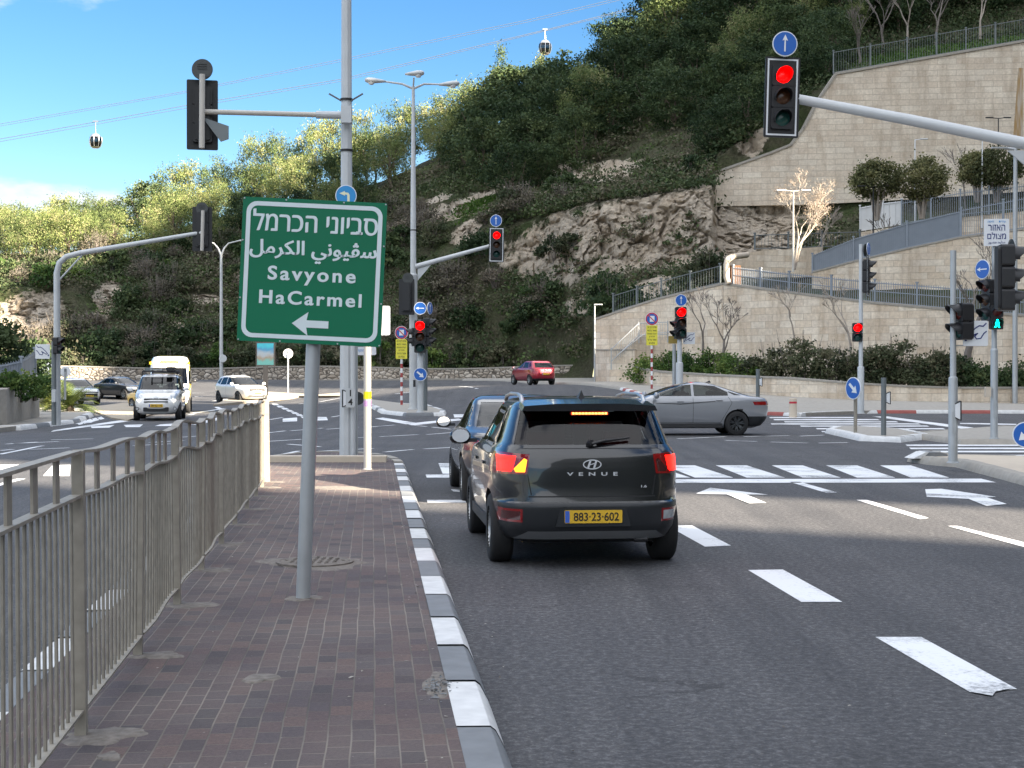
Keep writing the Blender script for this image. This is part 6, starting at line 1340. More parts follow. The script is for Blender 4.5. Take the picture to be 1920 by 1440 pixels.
def seats(parent, y0, y1, z, w_=.5, zt=1.2):
    for y in (y0, y1):
        for sx in (-1, 1):
            b = MB(); M = Matrix.Rotation(R(-14), 3, 'X'); b.rbox((sx*.37, y, z+.02), (w_, .5, .16), .06, 0, 0); b.rbox((sx*.37, y-.26, z+.34), (w_, .14, .62), .05, 0, 0, M); b.rbox((sx*.37, y-.36, zt-.08), (.26, .1, .18), .04, 0, 0, M); b.build('seat', 'seat_cloth', parent, smooth=40)
    b = MB(); b.box((0, (y0+y1)/2, .36), (1.3, 2.6, .06)); b.rbox((0, y0+.85, z+.33), (1.3, .35, .22), .08, 0, 0); b.build('cabin_floor', 'seat_cloth', parent)
def car(name, label, loc, rotz, prof, pm, ax, wr, W_, wins, screen, rear, cat='car', seams=(), tint='tinted_glass', rear_tint='tinted_glass', wscale=1.0, rim='alloy', mirrors=None, seat=None, arch=.035, ends=(), spokes=5, ws='tinted_glass'):
    t = thing(name, label, cat, loc, rotz); bm = shell(prof); bm = arches(bm, ax, wr+arch, wr, W_+.02); bm.normal_update()
    for sgn in (-1, 1):
        for kind, poly in wins: detach(bm, cut(bm, poly, 'side', sgn, .25), 'side_window' if kind == 'glass' else kind, tint if kind == 'glass' else 'rubber_trim', t, .004)
        for s_ in seams: seam(bm, s_, 'side', sgn)
    if screen: detach(bm, cut(bm, screen, 'end', 1), 'windscreen', ws, t, .003)
    if rear: detach(bm, cut(bm, rear, 'end', -1), 'rear_window', rear_tint, t, .003)
    for nm, poly, view, sgn, m in ends:
        fs = cut(bm, poly, view, sgn, .04 if view == 'end' else .15)
        if nm == 'seam':
            for f in fs: f.material_index = 2
        else: detach(bm, fs, nm, m, t, -.002)
    me = bpy.data.meshes.new('body'); bm.to_mesh(me); bm.free()
    for m in (pm, 'rubber_trim', 'seam'): me.materials.append(MATS[m])
    me.polygons.foreach_set('use_smooth', [True]*len(me.polygons)); me.set_sharp_from_angle(angle=R(38)); o = bpy.data.objects.new('body', me); col.objects.link(o); o.parent = t
    for y in ax:
        for sx in (-1, 1): wheel(t, sx*(W_-.115), y, wr, .21, rim, spokes, sx)
    if mirrors:
        for sx in (-1, 1): mirror(t, sx*mirrors[0], mirrors[1], mirrors[2], mirrors[3], sx)
    if seat: seats(t, *seat)
    return t
def mir(p): return [(-a, b) for a, b in p][::-1]
# --- dark slate small SUV in front of us
VP = [(.24,-1.86,1.82,.74,5,4),(.27,-1.94,1.92,.80,6,4),(.36,-2.0,1.99,.85,6,4),(.50,-2.02,2.02,.875,6,4),(.585,-2.025,2.02,.882,6,4),(.61,-1.985,2.015,.884,6,4),(.72,-1.965,1.99,.885,6.5,4),(.80,-1.962,1.97,.885,6.5,4),(.90,-1.955,1.93,.88,6.5,4),(.97,-1.945,1.80,.872,6.5,4),(1.0,-1.94,1.5,.865,6.5,4.5),(1.035,-1.93,1.02,.85,6.5,5),(1.07,-1.915,.92,.83,6.5,5),(1.11,-1.895,.85,.80,6.5,5),
      (1.2,-1.84,.64,.765,6.5,5),(1.3,-1.775,.42,.73,6.5,5),(1.4,-1.705,.18,.69,6.5,5),(1.455,-1.665,.04,.665,6.5,5),(1.49,-1.63,-.08,.63,6,5),(1.515,-1.52,-.22,.57,5,5),(1.532,-1.3,-.42,.46,4,4),(1.54,-1.0,-.65,.2,3,3)]
ven = car('parked_car', 'dark slate small SUV braking with left indicator lit, nearest car on the road', (.52, 15.22, 0), R(5.9), VP, 'paint_slate', (-1.26, 1.26), .325, .885,
   [('glass', [(.72,1.09),(.10,1.425),(-.30,1.44),(-.30,1.09)]), ('glass', [(-.37,1.09),(-.37,1.44),(-.98,1.43),(-1.16,1.09)]), ('glass', [(-1.25,1.10),(-1.06,1.42),(-1.22,1.40),(-1.46,1.16)])],
   [(-.72,1.075),(.72,1.075),(.60,1.43),(-.60,1.43)], [(-.69,1.115),(.69,1.115),(.61,1.42),(-.61,1.42)], 'car', [[(-.335,1.06),(-.335,.40)],[(.62,1.05),(.72,.75),(.62,.40)],[(-1.2,1.05),(-1.0,.68)],[(.62,.40),(-.9,.40)]],
   mirrors=(.90,.66,1.10,'paint_slate'), ws='clear_glass', seat=(.25,-.75,.62), rear_tint='dark_rear' if 'dark_rear' in MATS else (m_glass('dark_rear', (.42,.46,.46), 1.5) or 'dark_rear'),
   ends=[('indicator', [(-.605,.872),(-.585,.98),(-.61,.995),(-.70,.90),(-.685,.872)], 'end', -1, 'turn_lit'), ('brake_lamp', [(-.83,.875),(-.715,.875),(-.71,.895),(-.625,1.0),(-.63,1.015),(-.83,1.02)], 'end', -1, 'brake_lit'),
         ('indicator', [(.605,.872),(.585,.98),(.61,.995),(.70,.90),(.685,.872)][::-1], 'end', -1, 'tail_dark'), ('brake_lamp', [(.83,.875),(.715,.875),(.71,.895),(.625,1.0),(.63,1.015),(.83,1.02)][::-1], 'end', -1, 'brake_lit'),
         ('tail_light', [(-.90,.85),(-.585,.855),(-.56,1.03),(-.90,1.055)], 'end', -1, 'tail_red'), ('tail_light', [(.90,.85),(.90,1.055),(.56,1.03),(.585,.855)], 'end', -1, 'tail_red'),
         ('reflector', [(-.80,.445),(-.65,.445),(-.65,.525),(-.80,.525)], 'end', -1, 'tail_dark'), ('reversing_lamp', [(.80,.445),(.65,.445),(.65,.525),(.80,.525)][::-1], 'end', -1, 'head_glass'), ('reflector_frame', [(-.83,.425),(-.63,.425),(-.63,.545),(-.83,.545)], 'end', -1, 'tail_red'), ('reflector_frame', [(.83,.425),(.63,.425),(.63,.545),(.83,.545)][::-1], 'end', -1, 'tail_red'),
         ('skid_plate', [(-.70,.27),(.70,.27),(.58,.345),(-.58,.345)], 'end', -1, 'skid'),
         ('seam', [(-.62,1.085),(.62,1.085),(.62,1.078),(-.62,1.078)], 'end', -1, None), ('seam', [(-.575,.66),(.575,.66),(.575,.648),(-.575,.648)], 'end', -1, None), ('seam', [(-.585,.845),(-.577,.845),(-.545,.67),(-.555,.665)], 'end', -1, None), ('seam', [(.585,.845),(.555,.665),(.545,.67),(.577,.845)], 'end', -1, None),
         ('lower_bumper', [(-.92,.25),(.92,.25),(.92,.595),(-.92,.595)], 'end', -1, 'bumper_dark' if 'bumper_dark' in MATS else mat('bumper_dark', (.018,.020,.023), .4, .1, .05, 10).name)])
def on_rear(z, prof):
    for a, b in zip(prof, prof[1:]):
        if a[0] <= z <= b[0]: t = (z-a[0])/(b[0]-a[0]); return a[1]+(b[1]-a[1])*t
    return prof[-1][1]
yr = lambda z: on_rear(z, VP)
b = MB(); b.prism([(-.62,-.015),(.62,-.015),(.60,.03),(.3,.05),(-.3,.05),(-.60,.03)], .34, (0,-1.66,1.452), 0, Matrix.Rotation(R(6),3,'X')); b.box((0,-1.80,1.432),(1.15,.05,.03),1); b.build('spoiler', ['paint_slate','black_plastic'], ven, smooth=40)
b = MB(); b.rbox((0,0,0),(.36,.03,.028),.012,1)
for i in range(11): b.box((-.15+.03*i,-.016,0),(.022,.006,.018),0)
b.build('brake_light', ['led_lit','tail_red'], ven, loc=(0,-1.785,1.395))
p_ = plate_obj(ven, (0, yr(.48)-.012, .478), 0, '883·23·602')
b = MB(); b.prism([(-.34,-.09),(.34,-.09),(.30,.07),(.27,.085),(-.27,.085),(-.30,.07)], .012, (0, yr(.48)-.002, .478)); b.build('plate_recess', 'bumper_dark', ven)
# oval emblem with slanted letter
b = MB(); a_, c_ = .085, .045; n = 32
vs = []
for k, (ra, rc) in enumerate(((a_,c_),(a_-.010,c_-.010))): vs += [(ra*math.cos(2*math.pi*i/n), -.004, rc*math.sin(2*math.pi*i/n)) for i in range(n)]
b.add(vs, [(i,(i+1)%n,n+(i+1)%n,n+i) for i in range(n)])
b.prism([(-.045,-.028),(-.028,-.033),(-.008,.033),(-.026,.030)], .004, (0,-.003,0)); b.prism([(.008,-.033),(.026,-.030),(.045,.028),(.028,.033)], .004, (0,-.003,0)); b.prism([(-.022,-.006),(.018,.004),(.022,.013),(-.018,.002)], .004, (0,-.004,0))
b.build('emblem', 'chrome', ven, loc=(0,yr(.94)-.004,.94))
fit_text('VENUE', .46, 'lettering', 'chrome', ven, (0,yr(.855)-.004,.855), bold=.025, space=2.1, h=.032)
fit_text('1.6', .05, 'lettering', 'chrome', ven, (.47,yr(.75)-.003,.742), bold=.02, h=.022)
b = MB(); b.path([(-.02,0,0),(.0,-.03,.01)],.03,8); b.path([(0,-.03,.0),(.12,-.028,.03),(.34,-.005,.052)],[.016,.012,.006],6); b.box((.2,-.0,.030),(.30,.02,.018),0,Matrix.Rotation(R(-8),3,'Y')); b.build('rear_wiper', 'black_plastic', ven, loc=(0,yr(1.125)-.015,1.125))
b = MB(); b.prism([(-.03,0),(.03,0),(.0,.07)], .03, (0,0,0)); b.add([(-.03,-.06,0),(.03,-.06,0),(.03,.1,0),(-.03,.1,0),(0,-.05,.075),(0,-.02,.07)],[(0,1,4),(1,2,5,4),(2,3,5),(3,0,4,5)]); b.build('shark_fin', 'black_plastic', ven, loc=(0,-1.25,1.528))
for sx in (-1,1):
    b = MB(); b.path([(0,-1.45,1.475),(0,-1.36,1.535),(0,-1.1,1.56),(0,-.4,1.56),(0,.0,1.53),(0,.08,1.49)],[.025,.022,.018,.018,.02,.022],8); b.build('roof_rail', 'alloy', ven, smooth=60, loc=(sx*.575,0,0)); 
    for y in (.1,-.75): b = MB(); b.rbox((sx*.888,y,.90),(.02,.17,.03),.01); b.build('door_handle', 'paint_slate', ven)
    b = MB(); b.box((sx*.80,-.0,.33),(.12,1.9,.10)); b.build('sill', 'rubber_trim', ven)
b = MB(); b.lathe([(.03,-.06),(.03,.06)],10,axis='x'); b.build('exhaust', 'black_plastic', ven, loc=(.45,-1.9,.26)); b = MB(); b.box((0,-1.3,.27),(1.2,.9,.1)); b.build('underbody', 'seam', ven)
b = MB(); b.rbox((0,.55,1.36),(.22,.03,.06),.02); b.build('rear_view_mirror', 'black_plastic', ven)
# --- dark sedan ahead
SP = [(.2,-2.0,2.05,.72,5,4),(.26,-2.15,2.2,.80,5,4),(.42,-2.24,2.28,.86,5,4),(.55,-2.25,2.3,.885,5,4),(.7,-2.23,2.26,.89,5.5,4),(.82,-2.22,2.15,.885,5.5,4),(.90,-2.19,1.75,.87,5.5,4.5),(.945,-2.10,1.15,.85,5,5),(.98,-1.85,.98,.83,5,5),(1.02,-1.68,.88,.80,5,5),(1.1,-1.5,.7,.765,5,5),(1.2,-1.28,.48,.725,5,5),(1.3,-1.02,.24,.68,5,5),(1.37,-.8,.05,.63,5,5),(1.41,-.62,-.1,.55,4.5,4),(1.43,-.4,-.25,.4,4,4),(1.438,-.35,-.28,.1,3,3)]
SW = [('glass', [(.72,1.0),(.14,1.345),(-.16,1.36),(-.16,1.0)]), ('glass', [(-.23,1.0),(-.23,1.36),(-.74,1.33),(-1.05,1.0)]), ('glass', [(-1.12,1.0),(-.84,1.30),(-1.0,1.25),(-1.34,1.02)])]
SS = [[(-.195,.97),(-.195,.36)],[(.78,.97),(.82,.7),(.7,.36)],[(-1.06,.97),(-.98,.62)],[(.7,.36),(-.85,.36)]]
blk = car('parked_car', 'glossy black car waiting just ahead of the slate SUV, mostly hidden by it', (.03, 21.95, 0), R(5.6), [(z*1.02, a, b, c, d, e) for z, a, b, c, d, e in SP], 'paint_black', (-1.3,1.33), .325, .885, SW,
   [(-.72,1.0),(.72,1.0),(.58,1.36),(-.58,1.36)], [(-.68,1.03),(.68,1.03),(.56,1.36),(-.56,1.36)], 'car', SS, mirrors=(.9,.75,1.04,'paint_black'), ws='clear_glass', seat=(.25,-.7,.55,.5,1.15), rear_tint='clear_glass',
   ends=[('tail_light', [(-.92,.72),(-.60,.74),(-.58,.86),(-.92,.88)], 'end', -1, 'tail_red'), ('tail_light', [(.92,.72),(.92,.88),(.58,.86),(.60,.74)], 'end', -1, 'tail_red')])
for z_, m_, nm in ((.83,'turn_lit','indicator'),(.76,'brake_lit','brake_lamp')): b = MB(); b.rbox((-.62,-2.215,z_),(.13,.05,.05),.02); b.build(nm, m_, blk)
for sx in (-1,1):
    for y in (.1,-.75): b = MB(); b.rbox((sx*.888,y,.86),(.02,.17,.03),.01); b.build('door_handle', 'chrome', blk)
plate_obj(blk, (0,-2.265,.62), 0, '27·184·53')
# --- grey sedan crossing
EP = [(.19,-1.95,2.1,.72,5,4),(.26,-2.15,2.25,.82,5,4),(.42,-2.30,2.33,.875,4.5,4),(.58,-2.34,2.35,.90,4.5,4),(.70,-2.36,2.33,.905,4.5,4),(.80,-2.36,2.28,.90,4.5,4),(.90,-2.33,2.0,.885,4.5,4.5),(.965,-2.28,1.55,.865,4.5,4.5),(1.0,-2.18,1.25,.845,4.5,5),(1.035,-1.9,1.12,.82,4.5,5),(1.10,-1.62,.92,.78,4.5,5),(1.18,-1.36,.70,.735,4.5,5),(1.27,-1.06,.42,.685,4.5,5),(1.34,-.82,.15,.64,4.5,5),(1.385,-.6,-.08,.57,4.5,4.5),(1.41,-.4,-.22,.45,4,4),(1.42,-.35,-.3,.1,3,3)]
ela = car('parked_car', 'grey saloon car crossing the junction from right to left', (4.98, 43.6, 0), R(94), EP, 'paint_grey', (-1.36,1.36), .325, .90,
   [('glass', [(.95,1.04),(.90,1.06),(.20,1.32),(-.10,1.345),(-.10,1.04)]), ('glass', [(-.17,1.04),(-.17,1.345),(-.78,1.30),(-1.12,1.14),(-1.12,1.05)]), ('trim', [(-1.14,1.06),(-1.14,1.14),(-1.02,1.20),(-1.20,1.15),(-1.50,1.06)])],
   [(-.72,1.06),(.72,1.06),(.56,1.37),(-.56,1.37)], [(-.66,1.05),(.66,1.05),(.54,1.36),(-.54,1.36)], 'car', [[(-.135,1.0),(-.135,.34)],[(.95,1.0),(.98,.7),(.85,.34)],[(-1.12,1.02),(-1.22,.86),(-1.0,.5),(-.9,.34)],[(.85,.34),(-.9,.34)]],
   mirrors=(.92,.92,1.06,'paint_grey'), seat=(.3,-.65,.52,.5,1.12), rim='alloy_dark', spokes=7,
   ends=[('tail_light', [(-.82,.80),(.82,.80),(.82,.89),(-.82,.89)], 'end', -1, 'tail_red'), ('lower_bumper', [(-.92,.26),(.92,.26),(.92,.52),(-.92,.52)], 'end', -1, 'bumper_dark'),
         ('body_crease', [(1.0,.88),(.3,.80),(-.55,.93),(-.5,.945),(.3,.83),(1.0,.885)], 'side', 1, 'bumper_dark')] if False else
        [('tail_light', [(-.82,.80),(.82,.80),(.82,.89),(-.82,.89)], 'end', -1, 'tail_red'), ('lower_bumper', [(-.92,.24),(.92,.24),(.92,.50),(-.92,.50)], 'end', -1, 'bumper_dark'), ('tail_light', [(-2.37,.80),(-2.20,.82),(-2.04,.895),(-2.37,.90)], 'side', -1, 'tail_red'), ('tail_light', [(-2.37,.80),(-2.20,.82),(-2.04,.895),(-2.37,.90)], 'side', 1, 'tail_red')])
for sx in (-1,1):
    for y in (.22,-.86): b = MB(); b.rbox((sx*.898,y,.90 if y > 0 else .93),(.025,.19,.03),.01); b.build('door_handle', 'paint_grey', ela)
    b = MB(); b.add([(sx*.903,1.0,.86),(sx*.905,.2,.82),(sx*.903,-.75,.90),(sx*.895,-.75,.915),(sx*.9,.2,.845),(sx*.9,1.0,.87)],[(0,1,4,5),(1,2,3,4)]); b.build('door_crease_shade', 'bumper_dark', ela)  # dark strip painted for the shade line along the door crease
    b = MB(); b.box((sx*.83,0,.27),(.10,1.9,.10)); b.build('sill', 'rubber_trim', ela)
b = MB(); b.add([(-.02,-.08,0),(.02,-.08,0),(.02,.08,0),(-.02,.08,0),(0,-.06,.06),(0,-.03,.055)],[(0,1,4),(1,2,5,4),(2,3,5),(3,0,4,5)]); b.build('shark_fin', 'black_plastic', ela, loc=(0,-.72,1.385))
ela.scale = (1.05, 1.05, 1.10); ela.location.x += .05
# --- white van with roof rack
def front_bits(t, prof, zg, wg, zl, m='head_glass', plate_z=None, yf=None, lit=None, fog=None):
    def fy(z):
        for a, b in zip(prof, prof[1:]):
            if a[0] <= z <= b[0]: u = (z-a[0])/(b[0]-a[0]); return a[2]+(b[2]-a[2])*u
    for z, w_, h_ in zg: b = MB(); b.rbox((0,fy(z)-.015,z),(w_,.05,h_),min(.03,h_*.45)); b.build('grille', 'black_plastic', t)
    if plate_z: plate_obj(t, (0,fy(plate_z)+.03,plate_z), math.pi, '38·421·75')
    if fog:
        for sx in (-1,1): b = MB(); b.disc((sx*fog[0],fy(fog[1])-.05,fog[1]),.07,.06,18,0); b.disc((sx*fog[0],fy(fog[1])-.015,fog[1]),.05,.01,18,1); b.build('fog_light', ['black_plastic','head_glass'], t)
BP = [(.24,-2.1,1.95,.74,6,4),(.32,-2.17,2.08,.83,6,4),(.50,-2.19,2.16,.88,6,4),(.66,-2.19,2.17,.90,6,4),(.80,-2.19,2.13,.90,6.5,4),(.95,-2.18,2.03,.90,6.5,4),(1.05,-2.17,1.85,.89,7,4),(1.12,-2.16,1.45,.875,7,4.5),(1.17,-2.15,1.25,.86,7,5),(1.3,-2.13,1.08,.83,7,5),(1.5,-2.1,.80,.79,7,5.5),(1.66,-2.07,.55,.75,7,5.5),(1.74,-2.03,.38,.70,6,5),(1.79,-1.9,.2,.6,5,5),(1.80,-1.5,-.1,.3,4,4)]
van = car('van', 'white panel van with a loaded roof rack driving towards the viewer', (-13.95, 58.6, 0), R(189), BP, 'paint_white', (-1.36,1.32), .33, .90, [('glass', [(1.1,1.2),(.62,1.62),(.0,1.64),(.0,1.18)])],
   [(-.78,1.185),(.78,1.185),(.68,1.68),(-.68,1.68)], [(-.6,1.25),(.6,1.25),(.58,1.65),(-.58,1.65)], 'van', ws='dark_glass', seams=[[(-.05,1.15),(-.05,.4)],[(1.1,1.15),(1.05,.4)],[(-1.0,1.6),(-1.0,.4)]], mirrors=(.95,1.0,1.22,'paint_white'), seat=(.3,-.7,.7,.5,1.4), rim='alloy_dark',
   ends=[('headlight', [(-.88,.78),(-.55,.80),(-.52,1.0),(-.72,1.06),(-.88,1.02)], 'end', 1, 'head_glass'), ('headlight', [(.88,.78),(.88,1.02),(.72,1.06),(.52,1.0),(.55,.80)], 'end', 1, 'head_glass')])
front_bits(van, BP, [(.83,.9,.06),(.73,.9,.05),(.44,.95,.16)], 0, 0, plate_z=.585, fog=(.70,.47))
b = MB(); b.prism([(-.12,.0),(0,.08),(.12,0),(.12,-.03),(0,.05),(-.12,-.03)], .02, (0,2.14,.86)); b.build('emblem', 'chrome', van)
for sx in (-1,1): b = MB(); b.box((sx*.62,2.0,.80),(.22,.05,.05)); b.build('lit_lamp', 'head_lit', van)
rk = MB()
for y in (-1.2,-.4,.3): rk.tube((-.68,y,1.9),(.68,y,1.9),.025,n=8); rk.tube((-.66,y,1.72),(-.66,y,1.9),.02,n=6); rk.tube((.66,y,1.72),(.66,y,1.9),.02,n=6)
for x_ in (-.6,.6): rk.tube((x_,-1.5,1.93),(x_,.5,1.93),.022,n=8)
rk.build('roof_rack', 'black_plastic', van)
ld = MB()
for x_ in (-.1,.3): ld.box((x_,-.4,1.97),(.06,2.4,.07))
for k in range(8): ld.box((.1,-1.4+.3*k,1.97),(.4,.035,.035))
tag(ld.build('ladder', 'alloy', loc=van.location), 'grey ladder lying on the roof rack of the white van', 'ladder').rotation_euler = van.rotation_euler
cs = MB(); cs.rbox((-.42,-.2,2.0),(.3,1.6,.16),.05,0); cs.rbox((.48,-.6,1.99),(.2,1.8,.12),.05,1); o = cs.build('load_box', ['black_plastic','galv_dark'], loc=van.location, smooth=40); o.rotation_euler = van.rotation_euler; tag(o, 'dark tool boxes strapped on the roof rack of the white van', 'roof load')
# --- yellow and white high van behind it
YP = [(.3,-2.6,2.4,.8,6,5),(.5,-2.65,2.6,.92,7,5),(.9,-2.68,2.62,.97,7,5),(1.15,-2.68,2.4,.98,7,5),(1.3,-2.68,2.1,.98,7,5),(1.6,-2.67,1.85,.96,7,5),(2.0,-2.65,1.55,.93,7,5.5),(2.25,-2.62,1.35,.90,7,5.5),(2.45,-2.58,1.2,.87,7,5.5),(2.6,-2.5,1.0,.8,6,5),(2.66,-2.2,.6,.6,5,5)]
yv = car('van', 'tall yellow and white van half hidden behind the white van with the roof rack', (-16.3, 70.5, 0), R(191), YP, 'paint_yellow', (-1.7,1.7), .36, .97, [('glass', [(1.6,1.35),(1.25,1.95),(.4,1.98),(.4,1.35)])], [(-.85,1.35),(.85,1.35),(.78,2.1),(-.78,2.1)], None, 'van', mirrors=(1.02,1.55,1.5,'black_plastic'), seat=(.8,-.3,.9,.5,1.6),
   ends=[('roof_front', [(-.9,2.17),(.9,2.17),(.9,2.64),(-.9,2.64)], 'end', 1, 'paint_white'), ('front_panel', [(-.93,.45),(.93,.45),(.88,2.16),(-.88,2.16)], 'end', 1, 'paint_white')])
b = MB(); b.prism([(-.45,-.04),(.45,-.04),(.4,.06),(-.4,.06)], .02, (0,1.30,2.36), 0, Matrix.Rotation(R(-20),3,'X')); b.build('roof_lettering_panel', 'turn_amber' if 'turn_amber' in MATS else mat('turn_amber', (.70,.40,.02), .4, 0, .1, 12).name, yv)
for sx in (-1,1): b = MB(); b.rbox((sx*.86,1.2,2.32),(.10,.12,.12),.03); b.build('marker_lamp', 'turn_amber', yv)
# --- pearl SUV facing us, on the right of the far lane
RP = [(.26,-2.1,2.05,.76,5,4),(.34,-2.22,2.18,.86,5,4),(.52,-2.28,2.27,.91,5,4),(.7,-2.29,2.28,.925,5.5,4),(.86,-2.27,2.24,.925,5.5,4),(.98,-2.25,2.1,.915,5.5,4),(1.05,-2.22,1.7,.90,5.5,4.5),(1.10,-2.18,1.2,.88,5.5,5),(1.16,-2.12,1.08,.85,5.5,5),(1.3,-1.98,.8,.80,5.5,5),(1.45,-1.82,.5,.75,5.5,5),(1.56,-1.7,.25,.70,5.5,5),(1.63,-1.55,.05,.62,5,5),(1.68,-1.2,-.2,.45,4,4),(1.69,-.9,-.4,.1,3,3)]
RW_ = [('glass', [(.95,1.14),(.25,1.55),(-.2,1.57),(-.2,1.12)]), ('glass', [(-.28,1.12),(-.28,1.57),(-.95,1.55),(-1.1,1.12)]), ('glass', [(-1.2,1.14),(-1.05,1.53),(-1.35,1.5),(-1.65,1.22)])]
rav = car('parked_car', 'pearl white SUV with black roof line turning, furthest right of the oncoming cars', (-16.6, 90.5, G(-16.6,90.5)), R(216), RP, 'paint_pearl', (-1.35,1.35), .36, .92, RW_, [(-.76,1.13),(.76,1.13),(.62,1.58),(-.62,1.58)], [(-.66,1.2),(.66,1.2),(.58,1.55),(-.58,1.55)], 'car', [[(-.24,1.1),(-.24,.4)]], mirrors=(.96,.95,1.18,'paint_pearl'), seat=(.3,-.7,.7,.5,1.35), rim='alloy_dark',
   ends=[('headlight', [(-.90,.88),(-.55,.86),(-.55,.97),(-.88,1.03)], 'end', 1, 'head_lit'), ('headlight', [(.90,.88),(.88,1.03),(.55,.97),(.55,.86)], 'end', 1, 'head_lit')])
front_bits(rav, RP, [(.80,1.0,.16),(.45,1.1,.12)], 0, 0, plate_z=.6)
# --- white hatchback behind the cycads, dark saloon beside it
wh = car('parked_car', 'white SUV partly hidden by the cycads beside the left mast', (X(142,88), 88, G(X(142,88),88)), R(217), [(z*.93,a*.95,b_*.95,c,d,e) for z,a,b_,c,d,e in RP], 'paint_white', (-1.28,1.28), .33, .92, [(k,[(y*.95,z*.93) for y,z in p]) for k,p in RW_], [(-.76,1.05),(.76,1.05),(.62,1.47),(-.62,1.47)], None, 'car', [[(-.24,1.0),(-.24,.4)]], mirrors=(.96,.9,1.1,'black_plastic'), seat=(.3,-.7,.6,.5,1.2), rim='alloy_dark',
   ends=[('headlight', [(-.90,.80),(-.5,.79),(-.5,.87),(-.88,.93)], 'end', 1, 'head_glass'), ('headlight', [(.90,.80),(.88,.93),(.5,.87),(.5,.79)], 'end', 1, 'head_glass')])
front_bits(wh, [(z*.93,a*.95,b_*.95,c,d,e) for z,a,b_,c,d,e in RP], [(.74,1.1,.05),(.56,1.0,.22),(.36,1.1,.12)], 0, 0, plate_z=.52)
dk = car('parked_car', 'dark blue black saloon between the white SUV and the white van', (X(228,98), 98, G(X(228,98),98)), R(232), [(z*1.02,a,b_,c,d,e) for z,a,b_,c,d,e in SP], 'paint_dark', (-1.3,1.33), .32, .885, SW, [(-.72,1.0),(.72,1.0),(.58,1.36),(-.58,1.36)], [(-.68,1.03),(.68,1.03),(.56,1.36),(-.56,1.36)], 'car', SS, mirrors=(.9,.75,1.04,'paint_dark'), seat=(.25,-.7,.55,.5,1.15),
   ends=[('headlight', [(-.88,.66),(-.5,.64),(-.5,.76),(-.86,.80)], 'end', 1, 'head_glass'), ('headlight', [(.88,.66),(.86,.80),(.5,.76),(.5,.64)], 'end', 1, 'head_glass')])
front_bits(dk, SP, [(.62,.9,.12),(.36,1.1,.1)], 0, 0, plate_z=.48)
# --- tan car whose corner peeks out behind the white van
tn = car('parked_car', 'tan yellow car almost wholly hidden behind the white van, one corner showing', (X(283,80), 80, 0), R(236), [(z*.80,a*.62,b_*.62,c*.75,d,e) for z,a,b_,c,d,e in SP], 'paint_tan', (-.82,.84), .24, .66, [(k,[(y*.62,z*.80) for y,z in p]) for k,p in SW], [(-.54,.80),(.54,.80),(.44,1.09),(-.44,1.09)], None, 'car', mirrors=None)
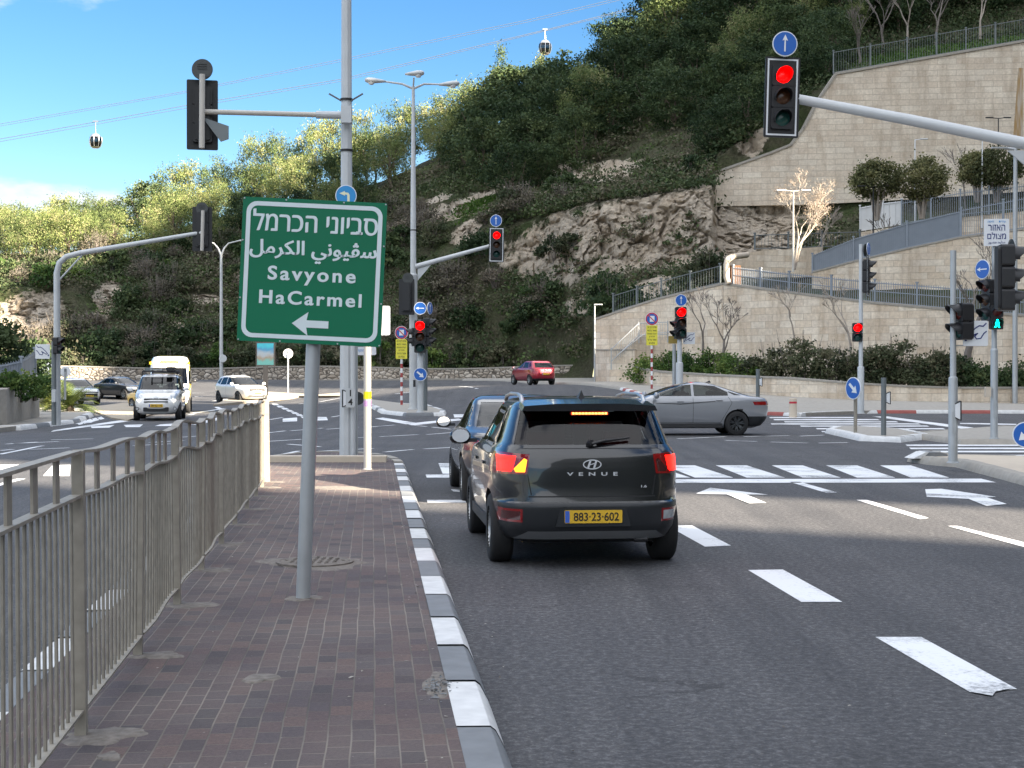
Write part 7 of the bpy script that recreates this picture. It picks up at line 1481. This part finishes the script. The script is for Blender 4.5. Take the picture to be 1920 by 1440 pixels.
# --- red hatchback seen from behind
HP = [(.24,-1.85,1.85,.72,5,4),(.32,-1.95,1.98,.80,5.5,4),(.5,-2.0,2.04,.86,5.5,4),(.68,-1.99,2.04,.885,5.5,4),(.82,-1.96,1.98,.885,5.5,4),(.92,-1.94,1.7,.875,5.5,4.5),(.98,-1.92,1.15,.86,5.5,5),(1.04,-1.88,1.0,.83,5.5,5),(1.15,-1.78,.75,.78,5.5,5),(1.28,-1.64,.45,.72,5.5,5),(1.38,-1.5,.2,.67,5.5,5),(1.44,-1.35,0,.6,5,5),(1.47,-1.0,-.3,.4,4,4),(1.475,-.8,-.5,.1,3,3)]
red = car('parked_car', 'red hatchback seen from behind on the far road before the rubble wall', (X(999,97), 97, G(X(999,97),97)+.02), R(24), [(z*1.07,a,b_,c,d,e) for z,a,b_,c,d,e in HP], 'paint_red', (-1.25,1.27), .33, .885, [('glass', [(.8,1.10),(.18,1.46),(-.2,1.48),(-.2,1.10)]),('glass', [(-.28,1.10),(-.28,1.48),(-.9,1.46),(-1.1,1.10)]),('glass',[(-1.18,1.12),(-1.0,1.44),(-1.2,1.42),(-1.4,1.2)])],
   [(-.72,1.06),(.72,1.06),(.6,1.45),(-.6,1.45)], [(-.66,1.12),(.66,1.12),(.58,1.44),(-.58,1.44)], 'car', [[(-.24,1.05),(-.24,.4)]], mirrors=(.9,.8,1.1,'paint_red'), seat=(.25,-.75,.62,.5,1.22), rear_tint='tinted_glass',
   ends=[('tail_light', [(-.92,.82),(-.56,.84),(-.52,1.02),(-.92,1.06)], 'end', -1, 'tail_red'), ('tail_light', [(.92,.82),(.92,1.06),(.52,1.02),(.56,.84)], 'end', -1, 'tail_red'), ('lower_bumper', [(-.8,.26),(.8,.26),(.75,.42),(-.75,.42)], 'end', -1, 'bumper_dark')])
plate_obj(red, (0,-2.03,.70), 0, '51·306·24')
b = MB(); b.disc((0,-1.98,.98),.05,.02,16); b.build('emblem', 'chrome', red)
# drop the working copies of tree prototypes that were not planted
for o in list(bpy.data.objects):
    if o.type == 'EMPTY' and o.name.startswith('tree') and not o.children and 'label' not in o: bpy.data.objects.remove(o)

# crumbs of mortar, dry leaves and grit along the kerb and on the paving
def litter():
    r = np.random.RandomState(21); b = MB()
    for i in range(420):
        y = 5+r.rand()**1.4*20; u = r.rand()
        if u < .45: x = KX(y)-.27-abs(r.normal())*.08; z = KH
        elif u < .75: x = FX(y)+r.rand()*(KX(y)-.3-FX(y)); z = KH
        elif u < .9: x = KX(y)+.02+abs(r.normal())*.12; z = 0.0
        else: x = KX(y)+r.rand()*5; z = 0.0
        s = .003+.007*r.rand()**2; q = r.normal(size=(4, 3))*s; q[:, 2] = np.abs(q[:, 2])*.5
        b.add([(x+p[0], y+p[1], z+.003+p[2]) for p in q], [(0, 1, 2), (0, 1, 3), (1, 2, 3), (0, 2, 3)], int(r.rand() < .35))
    for i in range(160):
        x, y = swl(822, 1290); s = .004+.006*r.rand(); x += r.normal()*.035; y += r.normal()*.13; q = r.normal(size=(4, 3))*s; q[:, 2] = np.abs(q[:, 2])*.7
        b.add([(x+p[0], y+p[1], KH+.004+p[2]) for p in q], [(0, 1, 2), (0, 1, 3), (1, 2, 3), (0, 2, 3)], 2)
    struct(b.build('grit', ['concrete', 'trunk', 'kerb_grey'], recalc=False), 'stuff')
litter()
